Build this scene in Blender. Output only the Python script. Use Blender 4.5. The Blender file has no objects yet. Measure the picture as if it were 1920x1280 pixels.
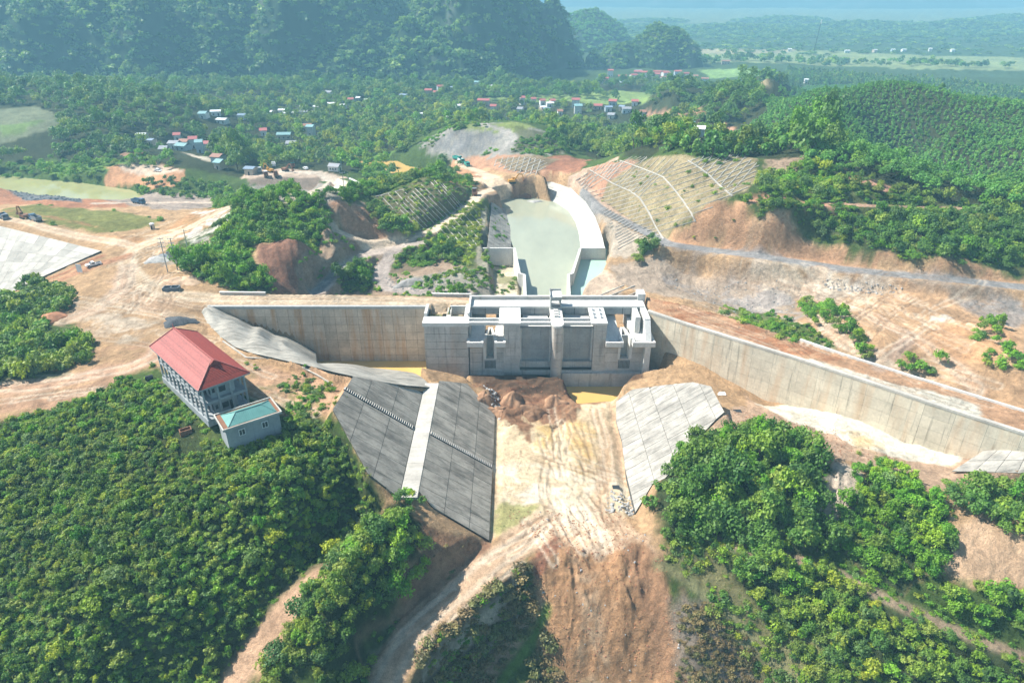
import bpy, math, random
import numpy as np
from mathutils import Vector, Matrix
random.seed(7); rng = np.random.default_rng(7)
SC = bpy.context.scene
COL = SC.collection
# ------------------------------------------------------------------ camera
PITCH = math.radians(27.0); F = 1280.0; CZ = 90.0; CP, SP = math.cos(PITCH), math.sin(PITCH)
cd = bpy.data.cameras.new('camera'); cam = bpy.data.objects.new('camera', cd); COL.objects.link(cam)
cam.location = (0, 0, CZ); cam.rotation_euler = (math.pi/2 - PITCH, 0, 0)
cd.sensor_width = 36; cd.lens = 24.0; cd.clip_start = 1; cd.clip_end = 30000
SC.camera = cam
# ------------------------------------------------------------------ sky, sun, exposure
SUN = Vector((-0.873, 0.22, 1.0)).normalized()
w = bpy.data.worlds.new('World'); SC.world = w; w.use_nodes = True
nt = w.node_tree; sky = nt.nodes.new('ShaderNodeTexSky'); sky.sky_type = 'NISHITA'; sky.sun_disc = False
sky.sun_elevation = math.asin(SUN.z); sky.sun_rotation = math.atan2(SUN.x, SUN.y); sky.air_density = 1.0; sky.dust_density = 0.6
bg = nt.nodes['Background']; bg.inputs[1].default_value = 0.075
nt.links.new(sky.outputs[0], bg.inputs[0])
sl = bpy.data.lights.new('sun', 'SUN'); sl.energy = 5.0; sl.angle = math.radians(0.55); sl.color = (1.0, 0.955, 0.88)
so = bpy.data.objects.new('sun', sl); COL.objects.link(so); so.location = (-200, 50, 300)
so.rotation_euler = SUN.to_track_quat('Z', 'Y').to_euler()
SC.view_settings.view_transform = 'Standard'; SC.view_settings.look = 'None'
SC.view_settings.exposure = 1.08; SC.view_settings.gamma = 1.0; SC.view_settings.use_curve_mapping = False
SC.cycles.volume_step_rate = 1; SC.cycles.max_bounces = 6; SC.cycles.diffuse_bounces = 3; SC.cycles.volume_bounces = 0
SC.cycles.transparent_max_bounces = 4; SC.cycles.use_fast_gi = False; SC.cycles.use_light_tree = False
# ------------------------------------------------------------------ pixel -> world
def ray(px, py):
    u = (px-960.0)/F; v = (640.0-py)/F
    return np.array([u, CP + v*SP, -SP + v*CP])
def P(px, py, z):
    d = ray(px, py); t = (z-CZ)/d[2]
    return (float(d[0]*t), float(d[1]*t), float(z))
def PY(px, py, y):
    d = ray(px, py); t = y/d[1]
    return (float(d[0]*t), float(y), float(CZ+d[2]*t))
def project(x, y, z):
    dz = z-CZ; dep = y*CP - dz*SP; up = y*SP + dz*CP
    dep = np.maximum(dep, 1e-3)
    return 960 + F*x/dep, 640 - F*up/dep, dep
# ------------------------------------------------------------------ noise
_perm = np.random.default_rng(3).random((256, 256)).astype(np.float32)
def vnoise(x, y):
    xi = np.floor(x).astype(np.int64); yi = np.floor(y).astype(np.int64); fx = x-xi; fy = y-yi
    fx = fx*fx*(3-2*fx); fy = fy*fy*(3-2*fy)
    a = _perm[xi & 255, yi & 255]; b = _perm[(xi+1) & 255, yi & 255]; c = _perm[xi & 255, (yi+1) & 255]; d = _perm[(xi+1) & 255, (yi+1) & 255]
    return (a*(1-fx)+b*fx)*(1-fy) + (c*(1-fx)+d*fx)*fy
def fbm(x, y, o=4):
    s = 0; a = 1.0; t = 0
    for i in range(o):
        s = s + a*vnoise(x*2**i+17.3*i, y*2**i-9.1*i); t += a; a *= .5
    return s/t
def ridged(x, y, o=4):
    s = 0; a = 1.0; t = 0
    for i in range(o):
        s = s + a*(1-np.abs(2*vnoise(x*2**i+7.7*i, y*2**i+3.3*i)-1)); t += a; a *= .5
    return s/t
def sstep(e0, e1, x):
    t = np.clip((x-e0)/(e1-e0), 0, 1); return t*t*(3-2*t)
# ------------------------------------------------------------------ materials
def mat(name):
    m = bpy.data.materials.new(name); m.use_nodes = True; m.node_tree.nodes.clear()
    out = m.node_tree.nodes.new('ShaderNodeOutputMaterial'); b = m.node_tree.nodes.new('ShaderNodeBsdfPrincipled')
    m.node_tree.links.new(b.outputs[0], out.inputs[0])
    b.inputs['Specular IOR Level'].default_value = 0.25
    return m, m.node_tree.nodes, m.node_tree.links, b, out
def vmath(N, L, op, a, b=None):
    n = N.new('ShaderNodeVectorMath'); n.operation = op
    for i, v in enumerate((a, b)):
        if v is None: continue
        if hasattr(v, 'is_linked') or hasattr(v, 'links'): L.new(v, n.inputs[i])
        else: n.inputs[i].default_value = v
    return n.outputs[0]
def fmath(N, L, op, a, b=None, clamp=False):
    n = N.new('ShaderNodeMath'); n.operation = op; n.use_clamp = clamp
    for i, v in enumerate((a, b)):
        if v is None: continue
        if hasattr(v, 'links'): L.new(v, n.inputs[i])
        else: n.inputs[i].default_value = v
    return n.outputs[0]
def noise(N, L, vec, scale, detail=3, rough=.55):
    n = N.new('ShaderNodeTexNoise'); n.inputs['Scale'].default_value = scale; n.inputs['Detail'].default_value = detail
    n.inputs['Roughness'].default_value = rough; L.new(vec, n.inputs['Vector']); return n.outputs['Fac']
def maprange(N, L, v, a, b, c, d):
    n = N.new('ShaderNodeMapRange'); n.clamp = True
    for i, q in enumerate((v, a, b, c, d)):
        if hasattr(q, 'links'): L.new(q, n.inputs[i])
        else: n.inputs[i].default_value = q
    return n.outputs[0]
def mixc(N, L, f, a, b, mode='MIX'):
    n = N.new('ShaderNodeMix'); n.data_type = 'RGBA'; n.blend_type = mode
    for s, v in ((n.inputs['Factor'], f), (n.inputs[6], a), (n.inputs[7], b)):
        if hasattr(v, 'links'): L.new(v, s)
        elif isinstance(v, (tuple, list)): s.default_value = (v[0], v[1], v[2], 1)
        else: s.default_value = v
    return n.outputs[2]
def bump(N, L, h, b, strength, dist):
    n = N.new('ShaderNodeBump'); n.inputs['Strength'].default_value = strength; n.inputs['Distance'].default_value = dist
    L.new(h, n.inputs['Height']); L.new(n.outputs[0], b.inputs['Normal'])
def simple(name, c, rough=.6, metal=0, var=.12, sc=1.2):
    m, N, L, b, o = mat(name); g = N.new('ShaderNodeNewGeometry')
    n = noise(N, L, g.outputs['Position'], sc, 4)
    f = maprange(N, L, n, .3, .7, 1-var, 1+var)
    col = vmath(N, L, 'SCALE', tuple(c)); col.node.inputs[3].default_value = 1
    oi = N.new('ShaderNodeObjectInfo'); f = fmath(N, L, 'MULTIPLY', f, maprange(N, L, oi.outputs['Random'], 0, 1, 1-var*.9, 1+var*.5))
    L.new(f, col.node.inputs[3]); L.new(col, b.inputs['Base Color'])
    b.inputs['Roughness'].default_value = rough; b.inputs['Metallic'].default_value = metal
    return m
def concrete(name, c, dark=.5, stain=0.0, streak=.6, tone=.16, mould=0.0, axis='Z', stretch=None):
    """weathered concrete: blotches, run-off streaks along axis, rust-orange stains, black mould; each panel its own tone"""
    m, N, L, b, o = mat(name); g = N.new('ShaderNodeNewGeometry'); pos = g.outputs['Position']
    oi = N.new('ShaderNodeObjectInfo')
    st = stretch or {'Z': (1.1, 1.1, .07), 'X': (.07, 1.3, .2)}[axis]
    sv = vmath(N, L, 'MULTIPLY', pos, st)
    n1 = noise(N, L, sv, 1.0, 5, .65); n2 = noise(N, L, pos, .22, 4, .6); n3 = noise(N, L, pos, 1.7, 5, .65)
    f = maprange(N, L, n2, .3, .7, 1-.22*dark*2, 1.08)
    f2 = maprange(N, L, n3, .25, .75, .84, 1.12); f3 = maprange(N, L, oi.outputs['Random'], 0, 1, 1-tone, 1+tone*.6)
    k = fmath(N, L, 'MULTIPLY', fmath(N, L, 'MULTIPLY', f, f2), f3)
    s = vmath(N, L, 'SCALE', tuple(c)); L.new(k, s.node.inputs[3])
    sf = maprange(N, L, n1, .56, .74, 0, streak)
    col = mixc(N, L, sf, s, tuple(x*.28 for x in c))
    if stain:
        sv2 = vmath(N, L, 'MULTIPLY', pos, (.33, .33, .035)); n4 = noise(N, L, sv2, 1.0, 4, .6)
        col = mixc(N, L, maprange(N, L, n4, .5, .68, 0, stain), col, (.46, .24, .09))
    if mould:
        n5 = noise(N, L, vmath(N, L, 'MULTIPLY', pos, (.16, .5, .16)), 1.0, 6, .7)
        col = mixc(N, L, maprange(N, L, n5, .47, .66, 0, mould), col, tuple(x*.22 for x in c))
        n6 = noise(N, L, pos, 3.1, 3, .6)
        col = mixc(N, L, maprange(N, L, n6, .66, .72, 0, .5), col, (.5, .5, .47))
    L.new(col, b.inputs['Base Color']); b.inputs['Roughness'].default_value = .85
    bump(N, L, n3, b, .35, .05)
    return m
M = {}
M['wall_l'] = concrete('concrete_wall_stained', (.60, .50, .385), .5, .75, .4, .12)
M['wall_r'] = concrete('concrete_wall_pale', (.62, .555, .43), .5, .35, .8, .08)
M['spill'] = concrete('concrete_spillway', (.54, .505, .455), .6, .22, .85, .10)
M['bright'] = concrete('concrete_pale_top', (.62, .605, .56), .25, 0, .12, .05)
M['gate'] = concrete('grey_gate_concrete', (.36, .37, .36), .5, .15, .6, .06)
M['joint'] = simple('dark_joint', (.07, .065, .055), .9)
M['slab_d'] = concrete('slab_dark_mould', (.45, .40, .325), .9, 0, .45, .22, .7, 'X')
M['slab_b'] = concrete('slab_berm', (.52, .49, .43), .6, 0, .25, .1, .15, 'X')
M['slab_w'] = concrete('slab_pale', (.44, .415, .365), .9, 0, .75, .16, .5, 'X')
M['slab_l'] = concrete('slab_far_left', (.46, .435, .38), .6, 0, .35, .22, 0, stretch=(.5, .07, .3))
M['slab_x'] = concrete('slab_white', (.56, .545, .49), .6, 0, .35, .12, .12, 'X')
M['flare'] = concrete('concrete_shell', (.40, .375, .32), .9, 0, .6, .1, .7, 'X')
M['lattice'] = concrete('concrete_lattice', (.66, .63, .57), .4, 0, .2, .2)
M['bldg'] = concrete('raw_render_wall', (.32, .34, .35), .4, 0, .4, .04)
M['dark'] = simple('dark_interior', (.035, .04, .045), .7)
M['glass'] = simple('window_glass', (.05, .06, .07), .12)
M['white'] = simple('white_paint', (.78, .78, .77), .4, 0, .06)
M['pink'] = simple('red_tile_sunlit', (.33, .095, .08), .5, 0, .22, 2.2)  # brighter copy of the roof tile: sunlight on the left plane put into colour
M['red'] = simple('red_tile', (.27, .05, .035), .5, 0, .2, 2.2)  # same tile, deeper copy for roof planes the sun strikes less
M['teal'] = simple('teal_sheet_roof', (.12, .28, .255), .4, 0, .1, .6)
M['steel'] = simple('galvanised_steel', (.42, .44, .46), .4, .4)
M['pole'] = simple('concrete_pole', (.36, .36, .34), .8)
M['rubber'] = simple('black_rubber', (.025, .025, .025), .8)
M['black'] = simple('black_plastic', (.03, .035, .045), .4)
M['yellow'] = simple('machine_yellow', (.55, .28, .05), .5)
M['tgreen'] = simple('truck_green', (.05, .32, .26), .4)
M['tblue'] = simple('truck_blue', (.08, .16, .26), .4)
M['tgrey'] = simple('truck_grey', (.25, .27, .29), .5)
M['rust'] = simple('rusty_brown', (.24, .12, .07), .8)
M['bark'] = simple('bark', (.10, .075, .05), .9)
M['gravel'] = simple('grey_gravel', (.125, .135, .145), .95, 0, .45, 2.5)
M['rock'] = simple('grey_rock', (.33, .32, .30), .9, 0, .3, .8)
M['rock_d'] = simple('blue_grey_riprap', (.16, .18, .20), .9, 0, .4, 1.0)
M['soil'] = simple('red_soil', (.42, .20, .11), .95, 0, .3, .6)
M['soil_b'] = simple('brown_soil', (.33, .19, .11), .95, 0, .35, 1.2)
M['soil_p'] = simple('pale_soil', (.55, .38, .25), .95, 0, .3, .6)
def water(name, c, rough=.10):
    m, N, L, b, o = mat(name); g = N.new('ShaderNodeNewGeometry')
    n = noise(N, L, vmath(N, L, 'MULTIPLY', g.outputs['Position'], (1.0, .35, 1)), .07, 5, .6); f = maprange(N, L, n, .3, .7, .84, 1.08)
    s = vmath(N, L, 'SCALE', tuple(c)); L.new(f, s.node.inputs[3]); L.new(s, b.inputs['Base Color'])
    b.inputs['Roughness'].default_value = rough; b.inputs['IOR'].default_value = 1.33; b.inputs['Specular IOR Level'].default_value = .5
    bump(N, L, noise(N, L, g.outputs['Position'], 1.4, 3), b, .15, .03)
    return m
M['w_pool'] = water('silty_green_water', (.35, .365, .27))
M['w_teal'] = water('turquoise_water', (.38, .55, .46))
M['w_mud'] = water('orange_mud_water', (.62, .40, .13))
M['w_river'] = water('olive_river_water', (.38, .37, .17))
def foliage(name, cols, trans=.25):
    """leaf green, each plant its own tint"""
    m, N, L, b, o = mat(name); oi = N.new('ShaderNodeObjectInfo'); g = N.new('ShaderNodeNewGeometry')
    r = N.new('ShaderNodeValToRGB'); L.new(oi.outputs['Random'], r.inputs[0])
    el = r.color_ramp.elements
    while len(el) < len(cols): el.new(.5)
    for i, c in enumerate(cols):
        el[i].position = i/(len(cols)-1); el[i].color = (*c, 1)
    n = noise(N, L, g.outputs['Position'], 1.3, 4, .7)
    f = maprange(N, L, n, .32, .68, .6, 1.75)
    big = noise(N, L, g.outputs['Position'], .035, 3); f = fmath(N, L, 'MULTIPLY', f, maprange(N, L, big, .35, .65, .78, 1.22))
    s = vmath(N, L, 'SCALE', r.outputs[0]); L.new(f, s.node.inputs[3])
    L.new(s, b.inputs['Base Color']); b.inputs['Roughness'].default_value = .55; b.inputs['Specular IOR Level'].default_value = .3
    t = N.new('ShaderNodeBsdfTranslucent'); s2 = vmath(N, L, 'MULTIPLY', s, (1.5, 1.6, .6)); L.new(s2, t.inputs[0])
    mx = N.new('ShaderNodeMixShader'); mx.inputs[0].default_value = trans
    L.new(b.outputs[0], mx.inputs[1]); L.new(t.outputs[0], mx.inputs[2]); L.new(mx.outputs[0], o.inputs[0])
    return m
M['leaf'] = foliage('shrub_leaves', [(0.057, 0.137, 0.025), (0.149, 0.247, 0.028), (0.196, 0.284, 0.032), (0.207, 0.252, 0.049), (0.092, 0.200, 0.028), (0.241, 0.294, 0.035), (0.063, 0.137, 0.035), (0.149, 0.231, 0.063)])
M['leaf_v'] = foliage('bright_green_leaves', [(0.069, 0.200, 0.017), (0.149, 0.304, 0.021), (0.103, 0.231, 0.021), (0.218, 0.326, 0.021)])
M['leaf_d'] = foliage('dark_tree_leaves', [(0.052, 0.126, 0.025), (0.092, 0.184, 0.028), (0.069, 0.158, 0.025), (0.149, 0.231, 0.032), (0.057, 0.137, 0.035)])
M['leaf_p'] = foliage('plantation_leaves', [(0.081, 0.221, 0.038), (0.115, 0.263, 0.042), (0.098, 0.242, 0.049), (0.161, 0.284, 0.042)])
M['leaf_k'] = foliage('forest_leaves', [(0.034, 0.095, 0.021), (0.081, 0.179, 0.032), (0.230, 0.336, 0.056), (0.057, 0.137, 0.028), (0.161, 0.263, 0.042)])
M['leaf_y'] = foliage('yellow_green_leaves', [(0.230, 0.315, 0.021), (0.299, 0.326, 0.028), (0.184, 0.304, 0.021)])
M['leaf_b'] = foliage('dry_brown_brush', [(0.149, 0.105, 0.049), (0.196, 0.147, 0.059), (0.115, 0.126, 0.038), (0.092, 0.074, 0.035)], .1)
# ------------------------------------------------------------------ mesh helpers
def newmesh(name, V, Fc, m=None, smooth=False):
    me = bpy.data.meshes.new(name); me.from_pydata([tuple(map(float, v)) for v in V], [], Fc); me.update()
    if m is not None: me.materials.append(m)
    if smooth: me.polygons.foreach_set('use_smooth', [True]*len(me.polygons))
    return me
def link(name, me, parent=None, label=None, cat=None, group=None, kind=None, loc=None):
    o = bpy.data.objects.new(name, me); COL.objects.link(o)
    if loc is not None: o.location = loc
    if parent is not None: o.parent = parent
    if label: o['label'] = label
    if cat: o['category'] = cat
    if group: o['group'] = group
    if kind: o['kind'] = kind
    return o
class MB:
    def __init__(s): s.v = []; s.f = []
    def hexa(s, b, t):
        n = len(s.v); s.v += list(b)+list(t); k = len(b)
        s.f.append(tuple(n+i for i in reversed(range(k)))); s.f.append(tuple(n+k+i for i in range(k)))
        for i in range(k):
            j = (i+1) % k; s.f.append((n+i, n+j, n+k+j, n+k+i))
        return s
    def box(s, x0, x1, y0, y1, z0, z1):
        return s.hexa([(x0,y0,z0),(x1,y0,z0),(x1,y1,z0),(x0,y1,z0)], [(x0,y0,z1),(x1,y0,z1),(x1,y1,z1),(x0,y1,z1)])
    def cyl(s, a, b, r, n=10, r2=None):
        a, b = Vector(a), Vector(b); d = (b-a).normalized(); u = d.orthogonal().normalized(); w_ = d.cross(u); r2 = r if r2 is None else r2
        B = [a+(u*math.cos(q)+w_*math.sin(q))*r for q in [i*2*math.pi/n for i in range(n)]]
        T = [b+(u*math.cos(q)+w_*math.sin(q))*r2 for q in [i*2*math.pi/n for i in range(n)]]
        return s.hexa([tuple(x) for x in B], [tuple(x) for x in T])
    def bar(s, a, b, w_, h):
        a, b = Vector(a), Vector(b); d = (b-a); d.normalize(); u = Vector((0,0,1))
        if abs(d.z) > .95: u = Vector((0,1,0))
        sd = d.cross(u).normalized(); up = sd.cross(d).normalized()
        q = lambda p: [tuple(p+sd*x*w_/2+up*y*h/2) for x, y in ((-1,-1),(1,-1),(1,1),(-1,1))]
        return s.hexa(q(a), q(b))
    def quad(s, *p):
        n = len(s.v); s.v += list(p); s.f.append(tuple(range(n, n+len(p)))); return s
    def build(s, name, m, parent=None, **k):
        return link(name, newmesh(name, s.v, s.f, m), parent, **k)
def empty(name, loc, label, cat, group=None, rz=0):
    o = bpy.data.objects.new(name, None); COL.objects.link(o); o.location = loc; o.rotation_euler.z = rz
    o['label'] = label; o['category'] = cat
    if group: o['group'] = group
    return o
def panel(c, th=.15, gap=.07):
    """slab between four world corners (bl, br, tr, tl), front face outward = (br-bl)x(tl-bl)"""
    c = [Vector(q) for q in c]; ctr = sum(c, Vector())/4
    n = (c[1]-c[0]).cross(c[3]-c[0]).normalized()
    out = []
    for i, q in enumerate(c):
        a = (c[(i+1) % 4]-q); b = (c[(i-1) % 4]-q)
        out.append(q + a.normalized()*min(gap, a.length*.3) + b.normalized()*min(gap, b.length*.3))
    return out, n, ctr
def panel_grid(parent, corners, nu, nv, m, th=.2, gap=.07, name='wall_panel', off=0.0, skip=None, us=None, vs=None, backing=True, jit=0.0):
    bl, br, tr, tl = [Vector(q) for q in corners]
    N_ = (br-bl).cross(tl-bl).normalized()
    us = us or [i/nu for i in range(nu+1)]; vs = vs or [i/nv for i in range(nv+1)]
    B = lambda u, v: (bl*(1-u)+br*u)*(1-v) + (tl*(1-u)+tr*u)*v
    loc = bl
    if backing:
        mb = MB(); e = N_*(th*.55)
        mb.hexa([tuple(B(0,0)-N_*.4-loc), tuple(B(1,0)-N_*.4-loc), tuple(B(1,1)-N_*.4-loc), tuple(B(0,1)-N_*.4-loc)],
                [tuple(B(0,0)+e-loc), tuple(B(1,0)+e-loc), tuple(B(1,1)+e-loc), tuple(B(0,1)+e-loc)])
        mb.build('joint_backing', M['joint'], parent, loc=loc)
    for i in range(len(us)-1):
        for j in range(len(vs)-1):
            if skip and skip(i, j): continue
            q = [B(us[i], vs[j]), B(us[i+1], vs[j]), B(us[i+1], vs[j+1]), B(us[i], vs[j+1])]
            o_, n_, c_ = panel(q, th, gap); t2 = th+off+random.uniform(-jit, jit)
            MB().hexa([tuple(p-c_) for p in o_], [tuple(p+n_*t2-c_) for p in o_]).build(name, m, parent, loc=c_)
# ------------------------------------------------------------------ terrain height
AMAX = math.radians(58)
NA = 1040
ta = np.linspace(-AMAX, AMAX, NA)
rr = np.concatenate([np.geomspace(45, 420, 700, endpoint=False), np.geomspace(420, 2300, 200, endpoint=False), np.geomspace(2300, 12000, 30)])
NR = len(rr); LR = np.log(rr)
GX = rr[:, None]*np.sin(ta)[None, :]; GY = rr[:, None]*np.cos(ta)[None, :]
# control points: pixel x, pixel y, height of the ground seen there
CTRL = """-200 700 -4;-200 1000 -10;-200 1300 -22;-100 560 -8;0 700 -3;0 760 -4;0 850 -7;0 1000 -11;0 1150 -17;0 1270 -24;150 760 -2;150 850 -5;150 1000 -9;150 1150 -15;150 1280 -24
270 700 0;300 800 -2;300 900 -5;300 1050 -10;300 1180 -18;300 1280 -28;450 830 -1;450 900 -3;450 1000 -9;450 1100 -16;560 800 -1;600 850 -3;620 760 0;560 950 -7;640 880 -6;680 940 -13;600 1030 -17;540 1110 -18;470 1200 -22.5;410 1280 -27;420 1400 -33
740 950 -11;790 1000 -13;700 1010 -10;650 1100 -13;600 1200 -18;560 1280 -24;770 1100 -20.5;700 1200 -23.5;820 1040 -17;900 1020 -19
960 1010 -20;880 1090 -21.5;800 1180 -24.5;740 1240 -27;700 1300 -29.5;980 1070 -22.5;930 1130 -25.5;850 1200 -30;820 1280 -33;960 1180 -31;900 1250 -36;1010 1180 -31.5;980 1280 -38;1040 1260 -38
1020 1000 -20.5;1130 1010 -20.5;1060 1060 -21.8;1040 1120 -26;1060 1200 -32;1080 1280 -38.5;1150 1100 -24.2;1200 1200 -31;1220 1290 -38;1220 1050 -20.5;1260 1120 -24;1280 1200 -29;1300 1290 -35;1100 1400 -46;1300 1420 -42
1240 1000 -17;1240 940 -16;1290 870 -9;1340 810 -6;1420 790 -7;1520 840 -8;1560 880 -9;1400 900 -8;1450 1000 -13;1350 1020 -18;1560 1040 -17;1480 950 -10;1540 960 -13;1420 1100 -22;1500 1200 -28;1380 1180 -29;1450 1290 -36;1620 1080 -19;1750 1150 -21;1900 1210 -23;1600 1200 -24;1750 1280 -29;1920 1290 -28;2050 1200 -22
1640 900 -10;1700 950 -11;1780 1000 -13;1720 1080 -17;1860 1040 -14;1850 1120 -18;1920 1100 -17;1700 880 -10;1850 890 -10;1920 910 -10;2050 950 -9;1830 970 -11;1920 990 -11
1360 740 -13;1400 770 -10;1440 745 -15;1560 780 -12;1700 840 -12;1790 862 -11.5;1800 885 -10.5;1920 850 -7;2050 900 -6
-200 480 -14;0 560 -14;60 520 -6;0 422 1;190 470 1;300 430 1;120 560 -3;60 620 -4;130 650 -3;150 540 0;200 500 0;300 500 1;250 600 0;300 640 0;200 680 -1;420 540 0.5;380 560 0;450 640 0;500 700 0;600 740 0;540 740 0
60 440 1;200 440 1;150 410 0;100 390 -1;230 400 -1;0 395 -1;0 380 -6;150 375 -8;300 375 -9;400 390 -4
350 430 4;420 400 9;430 440 7;400 480 4;520 380 13;590 390 12;610 420 10;560 450 10;470 470 6;480 530 1;600 480 -2;650 470 -5;590 540 -6;640 400 10;680 390 9;720 440 0;690 460 -3;640 530 -7;700 520 -8;740 470 -5
800 440 -2;860 400 0;900 370 1;930 350 1;960 345 1;700 400 6;740 350 9;800 330 12;850 370 7;780 380 8;760 430 2;890 400 -1;870 470 -4;900 480 -5;905 430 -3;830 490 -6;760 520 -8;900 540 -6;800 545 -6
960 530 -8;960 480 -8;1000 640 -20;1100 540 -7;1150 500 -5;1200 480 -3;1140 400 0;1170 430 1;1250 450 3;1150 370 3;1080 335 4;1020 320 4
1250 295 24;1180 300 17;1110 330 7;1400 300 25;1425 350 20;1420 300 27;1330 400 14;1240 380 10;1200 350 12;1350 360 18;1300 320 22;1260 430 5;1300 420 9
1450 300 27;1500 290 28;1600 320 25;1700 350 21;1800 370 18;1920 390 16;2050 400 15;1480 350 22;1600 390 17;1750 410 13;1920 430 13;1500 430 11;1620 470 7;1750 480 8;1900 500 5;1450 400 17;1400 420 12;1380 450 6;1500 475 3;1700 510 2;1900 530 2;2050 550 2
1300 480 -3;1400 520 -5;1600 540 -4;1300 560 -5;1450 600 -5;1600 580 -2;1700 600 0;1650 650 -2;1800 600 1;1900 640 3;1750 680 -3;1880 720 -4;1800 560 -2;1920 570 -2;2050 700 -3;1500 640 -5;1560 655 -5
1560 250 24;1450 260 16;1350 260 5;1400 230 12;1550 170 36;1450 150 26;1650 160 34;1750 172 33;1900 196 31;2050 206 31;1500 220 24;1600 220 26;1800 230 27;1650 270 8;1600 300 18;1700 320 0;1740 300 4;1850 290 12;1920 270 22;1800 350 6;1920 340 18;2050 330 24
1250 180 8;1300 160 14;1400 140 20;1350 200 6;1220 220 -10;1280 230 -6;1400 180 18;1440 136 18
0 330 -14;100 335 -15;250 365 -16;200 345 -15;300 325 -8;340 330 -8;220 310 -9;150 300 -12;420 350 -13;470 340 -9;560 325 -9;640 320 -9;690 350 -8;600 370 -12;500 370 -13;0 300 -11;0 240 2;100 230 2;30 200 6;120 170 12;250 180 10;350 200 2;380 240 -8;300 270 -11;200 260 -4;-200 250 0;-200 180 10
500 300 -13;600 270 -14;700 250 -15;720 300 -15;800 320 -15;850 300 -8;800 260 -2;850 240 8;920 235 10;1000 240 9;1050 260 4;960 270 4;1080 290 0;1130 280 -6;900 280 -2;950 290 2;1050 310 5;880 320 -3;1000 300 4;1200 270 -8
400 215 -12;500 200 -13;600 190 -14;800 200 -15;900 190 -15;1000 200 -15;1100 220 -14;1150 180 -16;1000 170 -16;1200 150 -17;1100 155 -17;700 180 -14;300 165 -8
1300 120 -18;1500 110 -18;1700 95 -18;1920 120 -18;2050 110 -18;1700 120 -18;1300 90 -16;1500 85 -16"""
pts = []
for ln in CTRL.replace('\n', ';').split(';'):
    q = ln.split()
    if len(q) == 3:
        px, py, z = map(float, q); x, y, z = P(px, py, z)
        pts.append((math.atan2(x, y), math.log(math.hypot(x, y)), z))
for a in np.linspace(-1.0, 1.0, 9):
    for r, z in ((1100, -17), (1700, -18), (2300, -8), (3500, 10), (6000, 20), (11000, 20)):
        if r > 1000: pts.append((a, math.log(r), z))
for a in (.28,.36,.44,.52,.60,.68,.76,.84):
    for r, z in ((560, 18), (610, 4), (660, -10), (760, -17), (880, -18)): pts.append((a, math.log(r), z))
pts = np.array(pts)
def tps_fit(p, z, lam=2e-4):
    n = len(p); d = np.sqrt(((p[:, None]-p[None])**2).sum(-1)+1e-12); K = d*d*np.log(d+1e-9) + lam*np.eye(n)
    Pm = np.c_[np.ones(n), p]; A = np.zeros((n+3, n+3)); A[:n, :n] = K; A[:n, n:] = Pm; A[n:, :n] = Pm.T
    return np.linalg.solve(A, np.r_[z, np.zeros(3)])
KS = np.array([1.0, 1.0]); pk = pts[:, :2]*KS
W = tps_fit(pk, pts[:, 2])
ca = np.linspace(-AMAX, AMAX, 220); cl = np.linspace(LR[0], LR[-1], 420)
CA, CL = np.meshgrid(ca, cl); q = np.c_[CA.ravel(), CL.ravel()]
Z = np.zeros(len(q))
for s in range(0, len(q), 8000):
    d = np.sqrt(((q[s:s+8000, None]-pk[None])**2).sum(-1)+1e-12); Z[s:s+8000] = (d*d*np.log(d+1e-9)) @ W[:-3] + W[-3] + q[s:s+8000] @ W[-2:]
Z = Z.reshape(CA.shape)
def bil(Zg, fa, fl):
    ia = np.clip(np.floor(fa).astype(int), 0, Zg.shape[1]-2); il = np.clip(np.floor(fl).astype(int), 0, Zg.shape[0]-2)
    u = np.clip(fa-ia, 0, 1); v = np.clip(fl-il, 0, 1)
    return (Zg[il, ia]*(1-u)+Zg[il, ia+1]*u)*(1-v) + (Zg[il+1, ia]*(1-u)+Zg[il+1, ia+1]*u)*v
TA, TL = np.meshgrid(ta, LR)
H = bil(Z, (TA-ca[0])/(ca[1]-ca[0]), (TL-cl[0])/(cl[1]-cl[0]))
H = np.clip(H, -60, 60)
H0 = H.copy()
def Hat(x, y, G=None):
    x = np.asarray(x, float); y = np.asarray(y, float); G = H if G is None else G
    a = np.arctan2(x, y); r = np.hypot(x, y)
    return bil(G, (a+AMAX)/(ta[1]-ta[0]), np.interp(np.log(np.maximum(r, 1)), LR, np.arange(NR)))
_ts = np.geomspace(40, 9000, 2600)
def G(px, py, up=0.0):
    """point of the ground under a pixel"""
    d = ray(px, py); X = d[0]*_ts; Y = d[1]*_ts; Zr = CZ+d[2]*_ts
    below = np.nonzero((Zr < Hat(X, Y)) & (Y > 0))[0]
    if len(below) == 0: t = _ts[-1]
    else:
        i = max(below[0], 1); t0, t1 = _ts[i-1], _ts[i]
        for _ in range(12):
            tm = (t0+t1)/2
            if CZ+d[2]*tm < Hat(d[0]*tm, d[1]*tm): t1 = tm
            else: t0 = tm
        t = t1
    x, y = d[0]*t, d[1]*t
    return (float(x), float(y), float(Hat(x, y))+up)
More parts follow.
